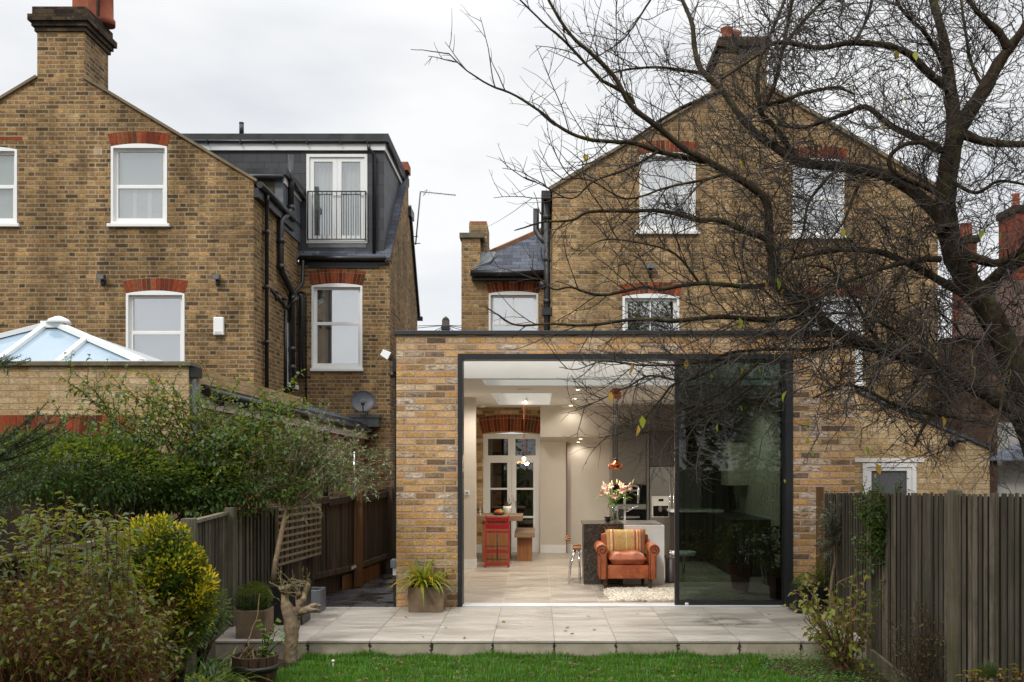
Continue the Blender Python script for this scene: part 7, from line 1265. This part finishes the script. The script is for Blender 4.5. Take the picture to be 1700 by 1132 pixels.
# ================================================================ THE BARE TREE
def bark():
    m = MT('tree_bark', .9, .15); n1 = m.noise(14, 6, .7, dist=.4); moss = m.n('MapRange', Value=m.noise(5, 5, .7), From_Min=.52, From_Max=.66, To_Min=0.0, To_Max=.8).outputs[0]
    nz_ = m.n('SeparateXYZ', i0=m.n('NewGeometry').outputs['Normal']).outputs[2]; moss = m.math('MULTIPLY', moss, m.n('MapRange', Value=nz_, From_Min=-.4, From_Max=.6, To_Min=.15).outputs[0])
    m.set('Base Color', m.mix(moss, m.ramp(n1, [(.3, S(34, 28, 22)), (.7, S(78, 66, 52))]), S(86, 92, 36))); m.bump(m.noise(40, 4, .7), .6, .01); return m.m
M['bark'] = bark()
M['twig'] = plain('twig_bark', S(58, 51, 44), .6, .35, var=.35, vscale=6)
LIMBS = [ # (points px,py ; Y start,end ; px radius start,end)
 ([(1800, 1010), (1745, 830), (1706, 700), (1676, 592), (1640, 520), (1606, 470), (1580, 415), (1567, 350), (1570, 300), (1580, 241), (1590, 214)], 8.6, 8.0, 24, 13.5),
 ([(1590, 214), (1633, 148), (1655, 108), (1678, 74), (1700, 40), (1730, -30), (1775, -130), (1790, -250)], 8.0, 7.4, 13, 2),
 ([(1585, 230), (1581, 178), (1574, 126), (1567, 74), (1548, 0), (1530, -60), (1500, -150), (1495, -260)], 8.0, 8.5, 13, 2),
 ([(1700, 700), (1660, 668), (1626, 648), (1548, 609), (1470, 582), (1412, 566), (1373, 539), (1342, 508), (1311, 489), (1288, 465), (1284, 419), (1279, 400), (1277, 341), (1259, 315), (1214, 286), (1162, 256), (1139, 244), (1093, 205), (1051, 173), (1023, 124), (984, 85), (952, 56), (917, 0), (905, -40)], 8.3, 7.2, 13, 1.6),
 ([(1568, 380), (1552, 349), (1492, 300), (1440, 282), (1400, 275), (1325, 267), (1288, 245), (1251, 219), (1222, 186), (1196, 148), (1162, 115), (1151, 82), (1147, 45), (1139, 20), (1121, -20)], 8.0, 8.8, 11, 3),
 ([(1578, 150), (1548, 126), (1530, 108), (1511, 89), (1474, 74), (1418, 70), (1363, 78), (1307, 70), (1281, 74), (1262, 90), (1200, 130)], 8.0, 7.4, 7, 2),
 ([(1563, 250), (1511, 223), (1474, 205), (1437, 176), (1400, 189), (1370, 200), (1330, 212), (1290, 206)], 8.0, 8.6, 6.5, 2),
 ([(1325, 267), (1290, 215), (1262, 182), (1303, 167), (1348, 152), (1392, 148), (1420, 158)], 8.4, 7.9, 6, 2),
 ([(1262, 182), (1259, 141), (1262, 100), (1288, 37), (1303, 0), (1315, -40)], 8.1, 8.4, 4.5, 2.5),
 ([(1266, 182), (1285, 141), (1300, 74), (1314, 0), (1325, -40)], 8.1, 7.8, 4.5, 2.5),
 ([(1606, 490), (1579, 477), (1529, 450), (1470, 423), (1412, 415), (1373, 419), (1320, 430)], 8.2, 7.6, 8, 2.5),
 ([(1560, 430), (1533, 430), (1490, 438), (1451, 450), (1393, 473), (1358, 493), (1300, 505)], 8.0, 7.4, 6, 2),
 ([(1290, 470), (1250, 476), (1200, 471), (1160, 469), (1100, 478), (1070, 475), (1010, 487), (980, 484), (950, 475), (920, 478), (896, 460), (880, 440)], 7.8, 7.4, 5, 1),
 ([(1345, 520), (1270, 530), (1200, 526), (1124, 532), (1085, 529), (1040, 531), (980, 540), (920, 537), (860, 538), (830, 520), (810, 508)], 7.9, 7.0, 5.5, .8),
 ([(1280, 398), (1233, 382), (1196, 367), (1160, 367), (1100, 352), (1040, 352), (980, 353), (950, 367), (905, 370), (869, 379), (854, 384)], 7.8, 7.3, 6, .8),
 ([(1178, 268), (1139, 261), (1093, 251), (1047, 237), (1023, 237), (970, 230), (931, 212), (899, 187), (857, 159), (811, 141), (775, 117), (745, 88)], 7.7, 7.0, 5.5, .8),
 ([(1200, 150), (1178, 159), (1129, 180), (1093, 201), (1058, 226), (1005, 261), (960, 275)], 8.5, 8.0, 5, 1),
 ([(1166, 121), (1130, 117), (1093, 113), (1040, 117), (1005, 128), (990, 140)], 8.7, 8.3, 4, 1),
 ([(1051, 173), (1044, 159), (1010, 140), (994, 131), (952, 85), (920, 55), (899, 39), (860, 0), (845, -20)], 7.5, 7.2, 4, 1),
 ([(1430, 570), (1344, 582), (1303, 580), (1222, 584), (1181, 598), (1141, 631), (1081, 624), (1046, 641), (1020, 652), (992, 666), (956, 677)], 8.1, 7.7, 4, .6),
 ([(1222, 590), (1170, 620), (1120, 638), (1102, 659), (1088, 676), (1065, 702), (1027, 720), (994, 726)], 8.0, 7.9, 3, .7),
 ([(1260, 600), (1200, 650), (1150, 672), (1120, 685), (1093, 704), (1076, 715), (1050, 712)], 7.9, 7.8, 3, .7),
 ([(1250, 640), (1180, 690), (1120, 720), (1107, 751), (1086, 762)], 7.9, 7.8, 2.4, .6),
 ([(1181, 598), (1120, 606), (1060, 606), (1000, 600), (960, 612), (928, 607)], 7.9, 7.7, 2.4, .6),
 ([(1600, 640), (1567, 672), (1536, 703), (1520, 740)], 8.2, 7.8, 6, 2),
 ([(1637, 700), (1567, 690), (1500, 680), (1440, 650), (1400, 640), (1350, 660)], 8.2, 7.6, 5, 1.5),
 ([(1600, 223), (1641, 236), (1700, 238), (1760, 230), (1860, 190), (1950, 180)], 8.0, 7.4, 8, 1.5),
 ([(1671, 78), (1655, 50), (1637, 30), (1611, 0), (1590, -50), (1560, -140)], 7.8, 7.6, 7, 1.5),
 ([(1595, 420), (1630, 432), (1662, 436), (1720, 400), (1780, 360), (1880, 330), (1960, 270)], 8.1, 7.3, 9, 2),
 ([(1628, 490), (1660, 455), (1700, 428), (1760, 400), (1860, 390), (2000, 330), (2080, 300)], 8.2, 7.7, 14, 2),
 ([(1568, 330), (1535, 310), (1490, 290), (1475, 265), (1500, 240), (1540, 236), (1560, 240)], 7.9, 7.7, 5, 3),
 ([(1540, 610), (1500, 560), (1450, 530), (1400, 520), (1350, 530), (1290, 560)], 8.1, 7.3, 4.5, 1.2),
 ([(1470, 582), (1440, 540), (1420, 500), (1380, 450), (1340, 440)], 8.1, 7.5, 4, 1.5),
 ([(1400, 275), (1370, 300), (1340, 340), (1330, 390), (1310, 430)], 8.1, 7.7, 4, 1.5),
 ([(1440, 282), (1420, 320), (1400, 370), (1360, 420)], 8.1, 7.6, 4, 1.2),
 ([(1580, 300), (1620, 320), (1660, 300), (1720, 310)], 8.0, 7.6, 4, 2),
 ([(1574, 126), (1540, 60), (1500, 20), (1480, -20)], 8.1, 7.6, 4.5, 2),
 ([(1633, 148), (1610, 100), (1600, 40), (1590, -20)], 7.9, 8.3, 3.5, 2),
 ([(1307, 70), (1330, 40), (1360, 10), (1400, -30)], 7.7, 7.9, 3.5, 2),
 ([(1418, 70), (1440, 30), (1450, -20)], 7.7, 8, 3, 2),
 ([(1700, 560), (1670, 620), (1660, 690), (1640, 740)], 8.0, 7.2, 4, 1.5),
 ([(1080, 0), (1040, 60), (1000, 90), (960, 110)], 8.4, 8.0, 2, .8),
 ([(1160, 469), (1120, 420), (1060, 400), (1000, 395), (960, 420)], 7.7, 7.3, 2.5, .7),
 ([(1214, 286), (1160, 300), (1110, 310), (1040, 330), (980, 300), (930, 300)], 7.7, 7.3, 3, .8),
 ([(1093, 251), (1040, 280), (985, 300), (950, 330), (905, 310), (870, 295)], 7.5, 7.2, 2.5, .7),
]
def smooth_path(P, k=3):
    P = np.asarray(P, float); out = []
    for i in range(len(P) - 1):
        p0 = P[max(i - 1, 0)]; p1 = P[i]; p2 = P[i + 1]; p3 = P[min(i + 2, len(P) - 1)]
        for j in range(k): t_ = j / k; out.append(.5 * ((2 * p1) + (-p0 + p2) * t_ + (2 * p0 - 5 * p1 + 4 * p2 - p3) * t_ ** 2 + (-p0 + 3 * p1 - 3 * p2 + p3) * t_ ** 3))
    out.append(P[-1]); return np.array(out)
TR = thing('bare_tree', 'large nearly leafless tree with mossy limbs spreading over the right of the garden', 'tree', tuple(W(1800, 1010, 8.6)))
limb_paths = []; thick = []
for pts, y0_, y1_, r0_, r1_ in LIMBS:
    n = len(pts); cum = np.concatenate([[0], np.cumsum([math.dist(pts[i], pts[i + 1]) for i in range(n - 1)])]); cum /= cum[-1]; P = []
    for (px, py), f in zip(pts, cum): Y_ = y0_ + (y1_ - y0_) * f; P.append(list(W(px, py, Y_)))
    P = smooth_path(P, 4); P += np.cumsum(rng.normal(0, .0015, P.shape), 0); f = np.linspace(0, 1, len(P)); Rr = (r0_ + (r1_ - r0_) * f ** .8) * (1.1 if r0_ > 6 else .95) * 7.9 / F * (1 + .06 * np.sin(np.arange(len(P)) * 1.7)); limb_paths.append((P, Rr)); thick.append((P, Rr))
# base of trunk to the ground
b0 = limb_paths[0][0][0]; thick.append((np.array([[b0[0] + .05, b0[1], GZ - .05], [b0[0] + .02, b0[1], GZ + .2], b0]), np.array([.2, .15, .13])))
tubes_obj('limbs', thick, M['bark'], TR, 9)
def twigs(parents, spacing, Lr, rr, k, curl, start=.12, upb=.12, gap=.0, fwd=1.05, flat=.75):
    out = []
    for P, Rr in parents:
        pts, T = along(P, spacing, start); m_ = len(pts)
        if m_ == 0: continue
        L_tot = np.sum(np.linalg.norm(np.diff(P, axis=0), axis=1))
        for i in range(m_):
            if rng.uniform() < gap or rng.uniform() > np.clip((893 + pts[i][0] / pts[i][1] * 1532 - 560) / 640, .3, 1.0): continue
            tt = T[i]; rnd = rng.normal(0, 1, 3); rnd[1] *= flat; d = rnd - tt * rnd.dot(tt); d /= np.linalg.norm(d) + 1e-9; d = d + tt * fwd * rng.uniform(.5, 1.5) + np.array([0, 0, upb]); d /= np.linalg.norm(d); L = rng.uniform(*Lr) * (1.2 - .75 * i / m_); p = pts[i].copy(); S_ = [p.copy()]; bendv = rng.normal(0, 1, 3) * curl
            for j in range(k - 1): d = d + bendv / k + rng.normal(0, curl * .45, 3) / math.sqrt(k) + np.array([0, 0, .03]); d /= np.linalg.norm(d); p = p + d * L / (k - 1); S_.append(p.copy())
            out.append((np.array(S_), np.linspace(rr, rr * .45, k)))
    return out
for (P, Rr) in limb_paths: pass
L2 = twigs(limb_paths, .085, (.3, .92), .0052, 8, .42, start=.06, gap=.08); 
L3 = twigs(L2, .062, (.14, .45), .0032, 6, .5, start=.12, gap=.05, upb=.05)
L3b = twigs(limb_paths, .07, (.1, .3), .0028, 5, .5, start=.1, gap=.2)
sel = [b for b in L3 if b[0][0][2] < 4.4 and b[0][0][0] > 1.2]; L4 = twigs(L3, .07, (.03, .14), .0021, 4, .5, start=.2, gap=.35); dn = [b for b in limb_paths if True]
ex = []
for _ in range(150):
    px0, py0 = random.uniform(1340, 1700), random.uniform(400, 640); Y_ = random.uniform(7.0, 8.8); a = np.array(W(px0, py0, Y_)); e_ = np.array(W(px0 + random.uniform(-170, 110), py0 + random.uniform(-20, 170), Y_ + random.uniform(-.5, .5))); ex.append((wiggle(a, e_, 9, .16, 0), np.linspace(.007, .003, 9)))
for _ in range(310):
    px0, py0 = random.uniform(1230, 1700), random.uniform(0, 420); Y_ = random.uniform(7.2, 8.8); a = np.array(W(px0, py0, Y_)); e_ = np.array(W(px0 + random.uniform(-150, 110), py0 + random.uniform(-110, 60), Y_ + random.uniform(-.5, .5))); ex.append((wiggle(a, e_, 9, .16, 0), np.linspace(.0045, .0022, 9)))
L2 += ex; L3 += twigs(ex, .06, (.12, .4), .003, 6, .8, start=.05, gap=.05, upb=0)
L4b = twigs(sel, .06, (.08, .26), .0019, 5, .7, start=.1, gap=.35)
print('twigs', len(L2), len(L3), len(L3b), len(L4), len(L4b))
def clip(bs):
    o = []
    for P, r_ in bs:
        if P[:, 1].max() < 10.75 and P[:, 1].min() > 4: o.append((P, r_))
    return o
tubes_obj('branches', clip(L2), M['twig'], TR, 5); tubes_obj('twigs', clip(L3 + L3b + L4 + L4b), M['twig'], TR, 3)
# few last leaves
lv = [(665 / 2.83 + 740, 218), (970, 255), (1050, 602), (1014, 650), (1066, 690), (1060, 705), (1140, 597), (1191, 702), (1229, 675), (1230, 605), (1306, 648), (1287, 585), (1319, 735), (1340, 726), (1348, 746), (1338, 700), (1395, 724), (1407, 716), (1439, 740), (1456, 770), (1455, 785), (1565, 690), (1581, 678), (1677, 612), (1678, 622), (1616, 607), (1402, 386), (1399, 378), (1284, 305), (1227, 265), (1412, 505), (1448, 515), (1227, 527), (1467, 200), (1500, 160), (1519, 85), (1609, 100), (1634, 380), (1660, 384), (1302, 795), (1558, 600), (1487, 83), (1511, 115), (1600, 240), (1360, 505), (1275, 463), (1290, 460), (1303, 480), (1260, 610), (1180, 620)]
P_ = np.array([list(W(px, py, random.uniform(7.3, 7.9))) for px, py in lv]); D_ = np.stack([rng.normal(0, .35, len(lv)), rng.normal(0, .3, len(lv)), np.full(len(lv), -1.0)], 1)
V, I = np_leaves(P_, D_, .062, .042, bend=.3, fold=.45, jit=.5); leaf_obj('last_leaves', V, I, leaf_mat('autumn_leaf', [S(150, 150, 30), S(120, 140, 40), S(200, 160, 40), S(176, 130, 70)]), TR)
for i, (a, b) in enumerate(((8.3, 0),)): pass
print('objects', len(scene.objects), 'polys', sum(len(o.data.polygons) for o in scene.objects if o.type == 'MESH'))
